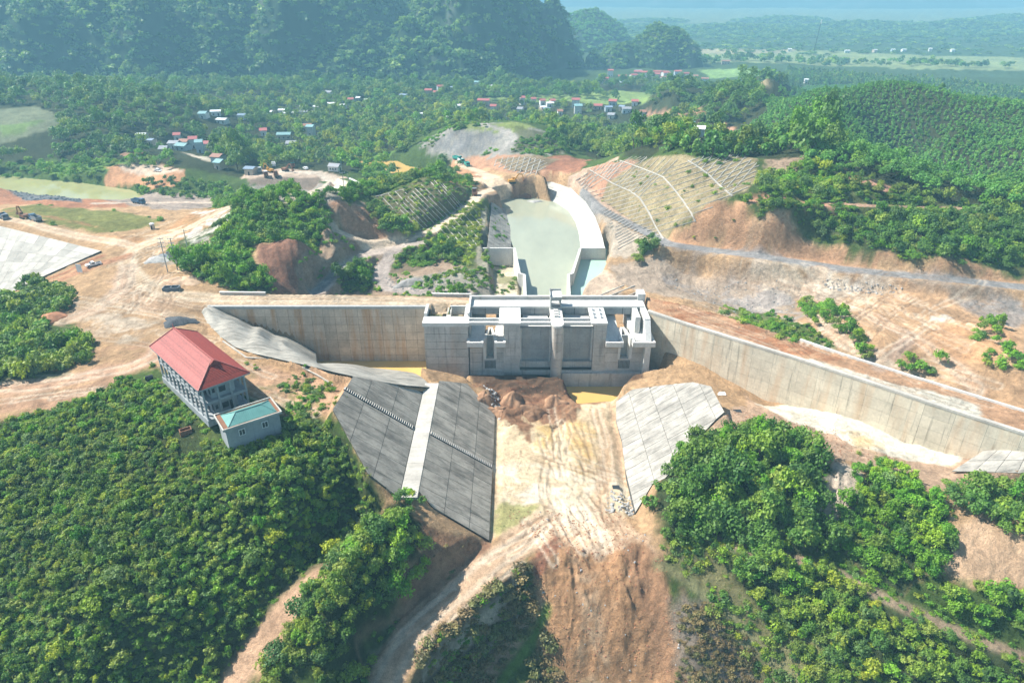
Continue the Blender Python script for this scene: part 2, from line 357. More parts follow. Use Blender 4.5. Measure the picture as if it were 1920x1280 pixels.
# signed distance to a polygon (negative inside)
def sdf(poly, X, Y):
    p = np.asarray(poly)[:, :2]; n = len(p); d = np.full(X.shape, 1e18); ins = np.zeros(X.shape, bool)
    for i in range(n):
        a = p[i]; b = p[(i+1) % n]; e = b-a; L2 = max((e**2).sum(), 1e-9)
        t = np.clip(((X-a[0])*e[0]+(Y-a[1])*e[1])/L2, 0, 1)
        d = np.minimum(d, (X-a[0]-t*e[0])**2+(Y-a[1]-t*e[1])**2)
        c = (a[1] > Y) != (b[1] > Y)
        ins ^= c & (X < (b[0]-a[0])*(Y-a[1])/(b[1]-a[1]+1e-12)+a[0])
    return np.sqrt(d)*np.where(ins, -1, 1)
def pdist(line, X, Y):
    p = np.asarray(line)[:, :2]; d = np.full(X.shape, 1e18)
    for i in range(len(p)-1):
        a = p[i]; e = p[i+1]-a; L2 = max((e**2).sum(), 1e-9); t = np.clip(((X-a[0])*e[0]+(Y-a[1])*e[1])/L2, 0, 1)
        d = np.minimum(d, (X-a[0]-t*e[0])**2+(Y-a[1]-t*e[1])**2)
    return np.sqrt(d)
def region(poly, pad):
    p = np.asarray(poly)[:, :2]; x0, y0 = p.min(0)-pad; x1, y1 = p.max(0)+pad
    return np.nonzero(((GX > x0) & (GX < x1) & (GY > y0) & (GY < y1)).ravel())[0]
gxf, gyf = GX.ravel(), GY.ravel(); Hf = H.ravel()
def level(poly3, feather, z=None, off=0.0, inner=0.0):
    """lay the ground on the surface through poly3's own heights (affine fit) inside the polygon"""
    p = np.asarray(poly3, float); I = region(p, feather+1); X, Y = gxf[I], gyf[I]
    d = sdf(p, X, Y); m = 1-sstep(-inner, feather, d)
    if z is None:
        A = np.c_[p[:, :2], np.ones(len(p))]; c, *_ = np.linalg.lstsq(A, p[:, 2], rcond=None); zz = X*c[0]+Y*c[1]+c[2]
    else: zz = z
    Hf[I] = Hf[I]*(1-m) + (zz+off)*m
def PP(s, z=None):
    """'x y z, x y z' pixels with heights -> world points"""
    out = []
    for t in s.split(','):
        q = list(map(float, t.split())); out.append(P(q[0], q[1], q[2] if len(q) > 2 else z))
    return out
# natural relief first
rough = np.ones(Hf.shape, np.float32)
def smooth_area(poly, f, amt=0.0):
    I = region(poly, f+1); m = 1-sstep(0, f, sdf(poly, gxf[I], gyf[I])); rough[I] = rough[I]*(1-m)+amt*m
for s in ["150 540,300 500,330 560,420 545,800 548,800 572,400 572,380 600,300 650,330 720,640 745,600 800,430 800,270 700,150 700,60 720,0 740,0 690,100 690,200 640,130 560",
          "0 410,200 455,190 470,0 420", "1420 745,1560 790,1790 860,1790 880,1500 800,1400 760",
          "930 760,1150 760,1170 850,1190 960,930 940"]:
    smooth_area(PP(s, 0), 6, .15)
n1 = fbm(gxf/14, gyf/14, 4)-.5; n2 = fbm(gxf/3.2+50, gyf/3.2, 3)-.5
nf = np.clip(np.hypot(gxf, gyf)/500, 0, 1)
Hf += rough*(n1*1.5 + n2*.7 + (ridged(gxf/5+3, gyf/5, 4)-.5)*.7) + nf*(fbm(gxf/90, gyf/90, 3)-.5)*10*rough
# --- engineered levels
LWALLY = 201.0
FLOOR = PP("905 760 -20,1150 745 -20,1165 830 -20,1190 962 -20,1130 1000 -20.5,1010 1000 -20.5,920 1000 -20,930 900 -20")
level([(-5.5, 113, -20), (-3, 180, -20), (2, 186, -20), (30, 181, -20), (30.5, 150, -20), (29, 121, -20.4), (12, 114, -20.6)], 4)
# walls: right wing wall line (crest z = 0)
WR = [P(*p, 0) for p in ((1214, 583), (1280, 605), (1376, 635), (1495, 672), (1629, 716), (1737, 753), (1920, 812), (2060, 858))]
WRB = [P(*p, 0) for p in ((1212, 556), (1290, 573), (1400, 604), (1500, 638), (1584, 667), (1700, 704), (1920, 772), (2080, 822))]
def inset(line, d):
    out = []
    for i, p in enumerate(line):
        a = line[max(i-1, 0)]; b = line[min(i+1, len(line)-1)]; e = Vector((b[0]-a[0], b[1]-a[1])).normalized()
        out.append((p[0]-e.y*d, p[1]+e.x*d, p[2]))
    return out
# lining planes: z = a + b*x
PL_UP = (-9-24.8*.72, -.72); PL_LO = (-9-21*.6875, -.6875); PL_R = (-20-30.2*.7, .7)
def RP(px, py, pl):
    d = ray(px, py); t = (pl[0]-CZ)/(d[2]-pl[1]*d[0]); return (float(d[0]*t), float(d[1]*t), float(CZ+d[2]*t))
UPB = [RP(*p, PL_UP) for p in ((662, 706), (800, 730))] + [(-24.8, 118.5, -9.0)] + [RP(*p, PL_UP) for p in ((690, 887), (658, 828), (624, 767))]
LOB = [(-21, 169.5, -9)] + [RP(*p, PL_LO) for p in ((850, 716), (876, 719), (905, 751))] + [(-5, 170, -20), (-5.2, 117, -20), RP(812, 950, PL_LO), (-21, 121, -9)]
BERM = [(-24.8, 118.2, -9), (-20.9, 121, -9), (-20.9, 169.8, -9), (-24.8, 165, -9)]
RSB = [RP(*p, PL_R) for p in ((1155, 752), (1155.5, 790), (1166, 826), (1174, 894), (1190, 962), (1223, 907), (1247, 896), (1281, 858), (1304, 826), (1345, 783), (1358, 772), (1333, 724), (1299, 716), (1227, 724), (1185, 730))]
for b in (UPB, LOB, BERM, RSB): level(b, 3.0, off=-.55, inner=.3)
OUT = [(378,585,0),(386,600,0),(398,615,0),(415,632,0.3),(440,650,.6),(470,661,1),(505,669,1.3),(545,678,1.6),(585,687,2.2),(625,697,3),(661,705,2.6),(706,714,-1.2),(757,722,-5),(810,726,-9.2)]
RID = [(387,577,.4),(400,587,.2),(416,598,0),(439,605,-.2),(468,622,-1.4),(484,621,-1.6),(507,641,-4),(528,642,-4.6),(553,661,-7),(594,681,-11),(633,683,-15),(672,686,-17),(715,692,-18.6),(775,701,-19.2)]
WLI = [(393,573.5),(408,580),(425,588),(447,598),(473,611),(489,613),(516,627),(538,632),(565,645),(592,660),(636,676),(672,679),(715,679),(775,679)]
OUTw = [P(*p) for p in OUT]; RIDw = [P(*p) for p in RID]; WLIw = [PY(x, y, 200.4) for x, y in WLI]

for i in range(len(OUTw)-1):
    level([OUTw[i], OUTw[i+1], RIDw[i+1], RIDw[i]], .8, off=-.5)
    if i < 9: level([RIDw[i], RIDw[i+1], WLIw[i+1], WLIw[i]], .8, off=-1.0)
level([tuple(q) for q in RIDw[8:]]+[(-24, 187.5, 0), (-24, 201, 0), (-70, 201, 0)], 1.0, z=-20.6)
level([(-31.9, 191.3, 0), (-24, 191.5, 0), (-24, 183.5, 0), (-29.5, 182.5, 0), (-31, 186, 0)], .8, z=-20.6)
level([(-27.5, 184, 0), (47, 186, 0), (47, 204, 0), (-27.5, 204, 0)], 2.0, z=-21.5)
# ground right in front of the spillway: red mound in the shade, pit with muddy water
level([P(880, 706, -17), P(985, 702, -16.5), P(1060, 712, -17.5), P(1050, 740, -20), P(950, 735, -18.5), P(890, 725, -18)], 3)
level([P(1060, 728, -22), P(1180, 724, -22), P(1150, 752, -22), P(1080, 758, -22)], 3, z=-22.4)
# pool: bed, banks
POOL = [P(*p, -10.5) for p in ((930,380),(950,374),(1000,372),(1035,380),(1068,398),(1083,430),(1086,467),(1133,467),(1130,500),(1112,530),(1085,545),(1078,560),(980,560),(978,520),(955,520),(922,500),(914,466),(956,466),(958,430),(955,400))]
level(POOL, 4, z=-13.5)
SAND = [P(*p, -9.5) for p in ((918,478),(964,478),(974,515),(982,522),(984,556),(930,556),(925,500))]
level(SAND, 2.5, z=-9.4)
LNL = [P(920,380,-4), P(917,425,-4.5), P(912,466,-5), P(958,466,-10.8), P(958,430,-10.8), P(950,395,-10.8)]
LINR_O = [(1003,338,-3),(1035,341,-3),(1070,353,-3),(1098,378,-3.2),(1117,408,-3.5),(1128,438,-4),(1135,466,-4.5)]
LINR_I = [(975,351,-9),(1010,366,-10.6),(1042,381,-10.8),(1066,397,-10.8),(1079,418,-10.8),(1085,440,-10.8),(1088,466,-10.8)]
LRO = [P(*p) for p in LINR_O]; LRI = [P(*p) for p in LINR_I]
level(LNL[:3]+LNL[3:], 1.5, off=-.5)
for i in range(len(LRO)-1): level([LRO[i], LRO[i+1], LRI[i+1], LRI[i]], 1.2, off=-.5)
# bridge approach under the deck
level([(-13.5, 205, 0), (42, 205, 0), (46, 226, 0), (-16, 226, 0)], 3, z=-11.5)
# crest fill behind the walls
level([(-100, 202.3, 0), (-26.4, 202.3, 0), (-26.4, 196, 0), (-13.7, 196, 0), (-13.7, 209, 0), (-40, 211, 0), (-100, 212, 0)], .9, z=0.0)
level(inset(WR, 1.2)+WRB[::-1], .9, z=0.05)
# pits on top of the left block
level([(-26, 196.4, 0), (-20.6, 196.4, 0), (-20.6, 203, 0), (-26, 203, 0)], .4, z=-2.6)
level([(-19.4, 196.4, 0), (-14.6, 196.4, 0), (-14.6, 203, 0), (-19.4, 203, 0)], .4, z=-2.6)
# far left dam face
DAM_T = [P(-60, 408, 1), P(0, 421, 1), P(190, 471, 1)]; DAM = [P(-90, 402, 1), P(190, 471, 1), P(62, 527, -5.2), P(-140, 640, -15)]
level(DAM, 2, off=-.5)
# rivers and reservoir: shallow beds
RIV1 = [P(*p, -16) for p in ((-120,322),(0,328),(60,336),(150,343),(240,357),(262,366),(180,372),(90,362),(0,352),(-120,345))]
level(RIV1, 6, z=-17.2)
RIV2 = [P(*p, -16) for p in ((690,300),(745,302),(760,310),(800,318),(838,326),(838,331),(790,326),(740,322),(700,310),(650,292),(655,287))]
level(RIV2, 4, z=-17.2)
# gullied relief: (pixel polygon, direction of the rills in plan, wavelength, depth)
H = Hf.reshape(H.shape)
def GP(s): return [G(*map(float, t.split()[:2])) for t in s.split(',')]
def gully(s, ang, wl, amp, soft=3.0, warp=.5):
    p = GP(s) if isinstance(s, str) else s
    I = region(p, soft+1); X, Y = gxf[I], gyf[I]; m = 1-sstep(-soft, soft*.3, sdf(p, X, Y))
    c, s_ = math.cos(ang), math.sin(ang); u = X*c+Y*s_; v = -X*s_+Y*c
    k = ridged(u/wl+warp*fbm(u/wl/3, v/wl/3, 2)*3, v/(wl*7), 3)
    Hf[I] += m*(k-.55)*amp*2
MOUND = "1010 1030,1060 1015,1130 1040,1210 1010,1250 1060,1270 1150,1290 1290,1060 1290,1010 1200,1000 1100"
gully(MOUND, .1, 7, .8, warp=1.2); gully(MOUND, .35, 2.2, .35, warp=1.0)
_p = GP(MOUND); _I = region(_p, 3); Hf[_I] += (1-sstep(-3, 1, sdf(_p, gxf[_I], gyf[_I])))*((fbm(gxf[_I]/4+7, gyf[_I]/4, 4)-.5)*2.2+(ridged(gxf[_I]/1.5, gyf[_I]/1.5, 2)-.5)*.35)
gully("940 960,1010 940,1160 950,1200 985,1230 1030,1130 1060,1040 1040,980 1000", .5, 3.0, .4)
gully("885 715,960 712,1060 730,1090 770,1060 800,1000 830,950 820,930 770,900 745", 2.0, 3.6, 1.8); gully("885 725,940 715,1070 735,1090 770,1060 800,1000 830,950 820,930 770,900 745", .9, 6, 2.0)
gully("1240 440,1310 395,1400 400,1480 430,1560 480,1700 500,1920 520,1920 540,1700 515,1500 480,1300 465", .3, 5, .9)
gully("1530 890,1570 870,1620 890,1600 960,1570 1000,1530 960", -.4, 3, .8)
gully("620 385,690 390,720 440,690 450,640 420", .5, 5, 1.0)
gully("560 450,620 430,680 470,620 520,560 545,500 510,470 465", .4, 6, 1.0)
gully("205 318,330 335,330 352,270 360,200 345", 0, 9, 1.6)
gully("0 820,60 860,200 860,0 870", 0, 5, .3)
gully("1650 880,1850 960,1920 1010,1920 1100,1850 1090,1790 1020", .5, 6, .8)
gully("1580 580,1700 560,1920 640,1920 760,1800 720,1640 680", .7, 9, 1.1)
# roads cut or filled level across their width
def bench(s, w_, f=2.5, off=0.0):
    p = np.array([G(*map(float, t.split()[:2])) for t in s.split(',')]) if isinstance(s, str) else np.array(s)
    q = [p[0]]
    for i in range(len(p)-1):
        for k in range(1, 7): q.append(p[i]+(p[i+1]-p[i])*k/6)
    q = np.array(q); zz = q[:, 2].copy()
    for _ in range(6): zz[1:-1] = (zz[:-2]+2*zz[1:-1]+zz[2:])/4
    I = region(p, w_/2+f+1); X, Y = gxf[I], gyf[I]; best = np.full(len(I), 1e18); tz = np.zeros(len(I))
    for i in range(len(q)-1):
        a = q[i]; e = q[i+1, :2]-a[:2]; L2 = max((e**2).sum(), 1e-9); t = np.clip(((X-a[0])*e[0]+(Y-a[1])*e[1])/L2, 0, 1)
        d = (X-a[0]-t*e[0])**2+(Y-a[1]-t*e[1])**2; k = d < best; best[k] = d[k]; tz[k] = (zz[i]+(zz[i+1]-zz[i])*t)[k]
    m = 1-sstep(w_/2, w_/2+f, np.sqrt(best)); Hf[I] = Hf[I]*(1-m)+(tz+off)*m
ROADS = {'asphalt': "1090 368,1130 395,1190 425,1250 456,1330 468,1420 480,1540 497,1650 512,1780 524,1920 538,2080 556",
 'haul': "600 400,630 432,690 455,760 452,810 432,860 400,890 375,900 362,935 352,950 345", 'loop': "740 470,720 500,712 520,730 540,790 548,870 548", 'join': "600 545,640 505,690 475,740 465,790 455",
 'east': "1150 302,1092 318,1072 332,1100 354,1140 390,1185 422,1240 450", 'red': "890 335,920 345,945 348,930 335,900 322,870 310,862 303",
 'track1': "1400 378,1480 382,1580 384,1700 388,1850 392,1920 398", 'yard': "530 322,600 324,640 340,700 352", 'yard2': "600 324,628 334,610 350,570 366,545 378",
 'valley': "1010 1000,940 1045,880 1090,820 1140,770 1190,735 1250,715 1300", 'path': "1340 1010,1440 1040,1540 1060,1640 1110,1740 1160,1840 1200,1940 1240", 'gully': "600 1080,545 1130,490 1200,430 1290"}
for k_, w_ in (('asphalt', 6.5), ('haul', 7), ('loop', 7), ('join', 6), ('east', 6), ('red', 7), ('track1', 5), ('yard', 6), ('yard2', 6), ('valley', 9), ('path', 4), ('gully', 7)): bench(ROADS[k_], w_)
H = Hf.reshape(H.shape)
Hf = H.ravel()
for i in range(len(LRO)-1): level([LRO[i], LRO[i+1], LRI[i+1], LRI[i]], .9, off=-.6)
level(LNL, 1.2, off=-.6)
level(POOL, 2.0, z=-13.5); H = Hf.reshape(H.shape)
Hf = H.ravel(); level([G(1783, 888, -.25), G(1990, 893, -.25), G(1990, 838, -.25), G(1842, 850, -.25)], 1.5); H = Hf.reshape(H.shape)
# wheel ruts: pairs of shallow grooves, remembered for the colouring
RUTS = []
def rut(px_line, gauge=1.9, depth=.2):
    p = np.array([G(*q)[:2] for q in px_line]); I = region(p, 3); d = pdist(p, gxf[I], gyf[I]); m = np.exp(-((d-gauge/2)/.35)**2)
    Hf[I] -= m*depth; RUTS.append((I, m))
H = Hf.reshape(H.shape)
_r = random.Random(5)
def ruts(box, n, dx, dy, curve=40):
    x0, y0, x1, y1 = box
    for _ in range(n):
        x, y = _r.uniform(x0, x1), _r.uniform(y0, y1); s_ = _r.uniform(.5, 1.2); c = _r.uniform(-curve, curve)
        rut([(x+dx*s_*t_+c*math.sin(t_*2.2)*.4, y+dy*s_*t_+c*t_*t_*.12) for t_ in np.linspace(-1, 1, 9)])
ruts((150, 560, 420, 640), 16, 90, 14); ruts((240, 480, 330, 560), 8, -30, 40); ruts((200, 490, 300, 560), 8, 70, -30); ruts((0, 700, 260, 745), 10, 90, -12); ruts((260, 430, 420, 470), 8, 70, -30)
ruts((990, 800, 1140, 930), 14, 12, 60, 30); ruts((1010, 850, 1120, 930), 8, 60, 25, 60); ruts((1010, 950, 1150, 1030), 14, 30, 45, 30); ruts((960, 990, 1010, 1040), 5, -60, 40)
ruts((1480, 520, 1860, 700), 34, 90, 40); ruts((1560, 560, 1800, 640), 10, -70, 50); ruts((1290, 575, 1500, 640), 10, 70, 26, 10); ruts((1600, 690, 1880, 790), 10, 80, 27, 6); ruts((400, 556, 760, 566), 8, 90, 0, 3)
ruts((440, 690, 560, 760), 8, 50, 20); ruts((1340, 500, 1520, 560), 8, 70, 20); ruts((740, 1060, 960, 1240), 8, -70, 60, 10)
gully("800 290,860 250,960 245,880 300", .9, 6, .9); gully("1380 600,1920 640,1920 740,1500 630", .4, 8, .5)
# hummocks
H = Hf.reshape(H.shape)
# ------------------------------------------------------------------ ground colour (albedo of the ground itself)
TAN = (.50, .325, .18); RED = (.45, .215, .12); ORN = (.55, .31, .155); PALE = (.66, .53, .37); WHT = (.80, .74, .64)
GRY = (.40, .36, .33); DGY = (.19, .195, .20); GRN = (.075, .12, .028); DGN = (.05, .06, .025); LGN = (.20, .30, .06); FLD = (.25, .30, .13)
BRN = (.15, .11, .07); DRY = (.27, .25, .11); ASPH = (.31, .30, .29); MUDY = (.70, .48, .20)
C = np.zeros((len(Hf), 3), np.float32); C[:] = GRN; weed = np.zeros(len(Hf), np.float32)
wx = (fbm(gxf/8, gyf/8, 5)-.5)*1.3; wy = (fbm(gxf/8+40, gyf/8+13, 5)-.5)*1.3
f_edge = (fbm(gxf/1.8, gyf/1.8, 3)-.5)
_roads = []
R_ = np.hypot(gxf, gyf)
def paint(s, col, f=1.5, warp=3.0, a=1.0, wd=None, streak=None):
    p = GP(s) if isinstance(s, str) else s
    I = region(p, f+warp+1)
    if len(I) == 0: return
    X, Y = gxf[I]+wx[I]*warp*2, gyf[I]+wy[I]*warp*2
    d_ = sdf(p, X, Y)+f_edge[I]*min(3.0, warp*1.2); f = f*.55
    m = a*(1-sstep(-f, f, d_))
    if streak is not None:
        m = m*sstep(.35, .62, fbm(X/streak, Y/streak*2+5, 4))
    C[I] = C[I]*(1-m[:, None]) + np.array(col, np.float32)*m[:, None]
    if wd is not None: weed[I] = weed[I]*(1-m)+wd*m
def road(*a_, **k_): _roads.append((a_, k_))
def road_(s, wd_, col, f=.8, a=1.0, tracks=False, z=None, warp=.6, flat=0):
    p = GP(s) if isinstance(s, str) else s
    I = region(p, wd_+f+warp+2); X, Y = gxf[I]+wx[I]*warp*2, gyf[I]+wy[I]*warp*2; d = pdist(p, X, Y)
    m = a*(1-sstep(wd_/2-f, wd_/2+f, d)); c = np.array(col, np.float32)
    C[I] = C[I]*(1-m[:, None])+c*m[:, None]; weed[I] *= (1-m)
    if tracks:
        t = m*np.exp(-((d-wd_*.27)/(wd_*.1))**2)*.55; C[I] = C[I]*(1-t[:, None])+np.array((.78, .66, .50), np.float32)*t[:, None]
# valley floor, hills
paint("-300 100,960 100,1300 100,2200 100,2200 600,1440 300,1200 300,1000 230,850 230,600 340,0 300,-300 300", DGN, 3, 5)
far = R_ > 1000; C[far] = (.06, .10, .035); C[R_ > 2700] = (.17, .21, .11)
# open earth: everything between the forests
paint("-200 480,0 580,60 560,180 640,120 700,0 720,-200 730,-200 790,0 790,100 770,240 700,290 690,600 790,640 780,700 900,720 940,560 1100,400 1290,500 1290,600 1100,760 1130,690 1290,800 1290,1000 1050,1270 1050,1240 950,1350 820,1500 810,1560 1000,1700 1100,1800 1090,1920 1100,2100 1120,2100 560,1900 520,1620 490,1560 470,1430 400,1300 400,1250 450,1060 320,930 290,860 290,840 320,880 330,900 370,790 450,600 440,640 390,620 370,560 380,460 470,500 545,400 500,340 490,330 440,400 380,300 370,100 370,-200 350", TAN, 3, 3, wd=.12)
# far left
paint("-200 345,0 352,120 372,260 380,240 390,100 390,0 385,-200 380", RED, 2, 4, wd=.2)
paint("0 342,60 355,150 372,155 380,100 376,0 352", DGY, 1.5, 1)
paint("0 392,120 388,250 398,300 420,250 430,180 438,100 420,0 402", (.22, .22, .07), 3, 4, wd=.6)
paint("0 392,60 396,170 418,200 432,120 415,0 400", RED, 2, 2, a=.6, streak=8)
paint("-50 395,0 404,120 432,260 448,300 440,330 420,410 385,440 390,400 420,340 452,280 460,200 456,0 415", ORN, 2, 2, a=.8)
road("-60 398,0 409,90 428,180 448,250 460", 5.5, (.68, .48, .31), tracks=True)
road("440 385,380 412,320 440,262 462,238 480,240 500,262 528,300 546,360 556,440 560,600 561,800 566,880 570", 7, (.70, .52, .34), tracks=True)
road("238 480,190 496,120 520,60 548,0 590,-60 630", 6, (.52, .28, .16))
road("190 480,120 512,60 535,0 575", 3, RED); 
road("240 500,232 540,180 580,120 600", 7, (.64, .45, .32), a=.7, tracks=True)
road("-80 745,0 725,80 722,160 705,240 690,290 670,310 640", 7, (.60, .37, .24), tracks=True)
paint("0 740,100 735,230 705,200 730,100 760,0 775", (.50, .30, .19), 2, 2, a=.8)
paint("150 560,260 580,320 620,250 640,160 620", (.66, .55, .42), 5, 5, a=.8, streak=6)
paint("200 520,300 520,350 560,300 590,220 570", (.62, .42, .28), 5, 5, a=.6)
paint("350 392,450 388,430 420,400 450,360 452,330 440,390 410", WHT, 3, 4, a=.9, streak=5)
paint("270 440,350 420,330 450,290 470", PALE, 3, 4, a=.8, streak=4)
paint("285 480,330 478,345 498,300 500", (.30, .28, .24), 1.5, 2, a=.7)
paint("60 680,260 640,330 650,280 690,120 705", (.48, .29, .18), 3, 4, a=.8, streak=5)
paint("470 680,560 690,640 720,620 770,540 780,520 760,480 720", (.58, .36, .22), 3, 4, wd=.4)
paint("470 700,560 720,540 760,500 740", (.20, .19, .07), 3, 4, a=.8, streak=4)
paint("540 745,600 740,590 765,550 775", LGN, 3, 3, a=.5, streak=3)
paint("270 690,400 810,430 840,330 800,290 740", (.14, .17, .05), 3, 3, wd=.9)
# hill behind the left wall
paint("400 370,470 360,560 362,612 390,628 432,560 458,475 460,460 485,512 548,440 548,330 500,340 485,400 468,415 430,440 400", (.055, .085, .025), 2, 3, wd=.5)
paint("470 465,560 455,630 430,690 470,640 530,600 545,520 550", (.33, .17, .11), 2, 3, wd=.15)
paint("600 395,700 390,800 440,960 330,960 560,600 560,545 548,600 470,640 430", (.37, .27, .19), 2, 3, wd=.3)
paint("605 385,690 392,725 445,690 462,650 430", (.46, .26, .16), 2, 2, wd=.1)
road("600 400,630 432,690 455,760 452,810 432,860 400,890 375,900 362,935 352,950 345", 5.5, (.74, .58, .42), tracks=True)
road("890 335,920 345,945 348,930 335,900 322,870 310,862 303", 6, (.76, .58, .40))
paint("880 325,930 330,952 345,935 355,905 348", (.74, .58, .42), 1.5, 1)
road("600 545,640 505,690 475,740 465,790 455", 6, (.55, .46, .39), a=.9)
road("590 548,625 515,650 500", 4.5, ASPH)
road("740 470,720 500,712 520,730 540,790 548,870 548", 6, (.45, .38, .33))
paint("730 470,800 440,830 450,810 500,760 515,720 515", (.22, .17, .11), 2, 3, wd=.55)
paint("760 525,860 505,920 520,930 560,740 560", (.33, .30, .24), 2, 3, wd=.45)
paint("640 500,690 500,700 540,640 545,625 530", DGN, 2, 2, wd=1)
NETL1 = "705 370,760 345,800 332,840 340,882 372,870 395,800 440,762 442,730 420,700 400"
NETL2 = "850 405,895 378,920 385,915 430,898 500,880 510,840 470,800 455"
paint(NETL1, (.16, .145, .075), 2, 2, wd=.75); paint(NETL2, (.13, .17, .045), 2, 2, wd=.85)
paint("690 345,790 322,860 330,890 345,880 360,830 335,770 345,700 365,660 385,640 372", (.09, .15, .03), 2, 3, wd=.8)
paint("900 400,915 390,912 470,925 520,905 530,895 500", (.36, .33, .24), 1.5, 1.5, wd=.4)
# spoil hill, road cut, nets at the far end
paint("790 265,830 245,900 232,960 228,1040 255,1060 285,1000 300,930 295,870 300,800 290", (.33, .31, .27), 3, 5, wd=.35)
paint("800 285,840 250,900 240,960 246,900 290", (.24, .235, .23), 2, 3, a=.9, streak=3)
paint("830 243,900 238,960 228,1010 240,960 250,880 246,820 250", (.22, .26, .08), 3, 4, wd=.6)
road("905 234,950 245,965 258,940 280,920 296", 5, (.40, .37, .33))
paint("960 240,1040 255,1065 285,1010 292,960 285,970 262", (.10, .11, .04), 3, 4, a=.8, wd=.6)
paint("850 292,960 290,1060 300,1115 300,1080 325,1030 330,960 325,900 318,860 305", (.50, .28, .17), 2, 3, wd=.1)
paint("1010 300,1060 290,1110 300,1090 320,1030 328", (.36, .17, .10), 2, 2, wd=.2)
paint("930 300,990 290,1050 298,1010 325,950 318", (.26, .20, .12), 2, 2, wd=.3)
paint("840 320,880 318,895 330,860 345,830 335", (.42, .30, .22), 2, 3, wd=.2)
road(ROADS["east"], 5.0, (.56, .40, .29))
road("1090 368,1130 395,1190 425,1250 456,1330 468,1420 480,1540 497,1650 512,1780 524,1920 538,2080 556", 6, ASPH, f=.4, warp=0)
paint("960 345,1000 338,990 355,1000 372,960 372,940 362", (.34, .19, .12), 1.5, 2)
# right net hill
NETR = "1080 335,1130 310,1180 298,1260 292,1330 305,1400 293,1425 300,1415 340,1400 365,1370 375,1330 398,1290 410,1250 448,1225 450,1160 400,1110 370"
paint(NETR, (.36, .29, .17), 1.5, 2, wd=.6)
paint("1080 335,1150 303,1200 300,1140 340,1110 368", (.50, .28, .18), 1.5, 1.5, wd=.1)
paint("1090 375,1160 420,1230 462,1200 480,1150 480,1135 430", (.48, .40, .31), 2, 2, wd=.2)
paint("1235 455,1300 400,1345 392,1420 398,1480 430,1560 480,1640 490,1750 500,1920 520,1920 532,1640 506,1400 472,1290 458", (.52, .30, .17), 2, 3, wd=.1)
paint("1420 398,1500 440,1640 480,1500 470,1400 450", (.50, .34, .21), 2, 3, a=.7, wd=.1, streak=7)
# right flats
paint("1150 490,1250 470,1400 500,1640 520,1920 560,1920 600,1700 590,1480 590,1300 560,1210 550,1160 530", (.43, .335, .25), 3, 4, wd=.15)
paint("1230 510,1400 520,1500 560,1560 600,1500 610,1380 590,1280 545", GRY, 4, 5, a=.8, streak=9)
paint("1550 525,1650 530,1690 545,1640 552,1560 540", WHT, 2, 3, a=.9, streak=5)
paint("1500 560,1700 540,1920 590,2080 620,2080 830,1920 770,1700 700,1600 660,1500 630", (.54, .34, .19), 3, 4, wd=.12)
paint("1740 590,1770 590,1790 605,1740 605", WHT, 1.5, 2)
paint("1720 620,1850 600,1900 620,1860 660,1760 680", (.62, .35, .18), 4, 4, a=.8, wd=.1)
paint("1800 550,1920 565,1920 620,1850 600", (.30, .28, .26), 3, 3, a=.8, wd=.2)
road("1540 510,1525 530,1510 560,1530 600,1580 640,1660 680", 5, (.60, .40, .27), a=.8, tracks=True)
road("1590 575,1660 610,1720 640,1780 680,1830 725", 6, (.58, .36, .22), a=.8, tracks=True)
road("1700 640,1680 660,1650 690", 4, (.5, .36, .27), a=.8)
paint("1340 570,1440 590,1540 630,1570 650,1480 640,1400 605", (.16, .19, .07), 2, 3, wd=.7)
paint(inset(WR, 1.2)+WRB[::-1], (.58, .345, .20), .5, .3, wd=.02)
paint([P(*p, 0) for p in ((1215,560),(1300,573),(1420,612),(1520,650),(1580,672),(1560,680),(1450,655),(1350,620),(1230,588))], (.44, .20, .10), 1, 1.2, a=.9, wd=.02, streak=4)
# plantations and fields
paint("1420 330,1520 300,1640 360,1800 380,1920 390,2080 410,2080 560,1920 510,1700 490,1560 450,1430 400", (.10, .12, .04), 2, 3, wd=.5)
paint("1400 372,1480 376,1580 380,1640 383,1600 392,1500 390,1410 385", (.55, .30, .19), 1.2, 2); road("1560 382,1700 388,1850 392,1920 398", 4, (.50, .33, .22), a=.8); road("1600 335,1660 350", 5, (.55,.3,.2))
paint("1440 300,1520 292,1500 320,1440 325", (.55, .38, .27), 2, 3, a=.7)
paint("1210 205,1230 215,1290 212,1320 215,1315 232,1250 228,1215 222", (.52, .28, .18), 3, 3); paint("1330 222,1370 235,1385 245,1350 240", (.52, .28, .18), 3, 3)
paint("1395 160,1440 155,1450 168,1410 172", (.34, .27, .15), 4, 3)
paint("910 182,1060 178,1180 172,1222 172,1222 190,1140 196,1060 188,920 190", (.24, .33, .10), 4, 6)
paint("1300 98,1400 92,1700 102,1920 108,2100 110,2100 135,1700 130,1500 120,1330 118", FLD, 8, 12); paint("1310 132,1420 128,1420 142,1330 148", (.24, .38, .12), 5, 5)
paint("1300 93,1500 92,1480 100,1320 103", (.36, .33, .20), 8, 12)
paint("-50 205,60 200,105 212,118 225,90 245,40 260,-50 285", (.20, .22, .13), 3, 4); paint("0 235,80 225,40 250,0 258", (.17, .26, .07), 4, 4, a=.8)
paint("690 285,740 283,738 300,700 302", (.16, .28, .05), 2, 3); paint("700 318,800 320,850 335,780 340,700 345", (.13, .22, .04), 3, 3)
paint("90 300,240 298,230 320,120 330,80 320", (.13, .23, .04), 3, 4)
paint("200 312,300 306,345 320,340 335,330 350,280 358,250 352,200 345", (.55, .29, .15), 1.5, 2); paint("220 310,300 308,345 322,300 328,230 320", (.66, .50, .37), 1.5, 2)
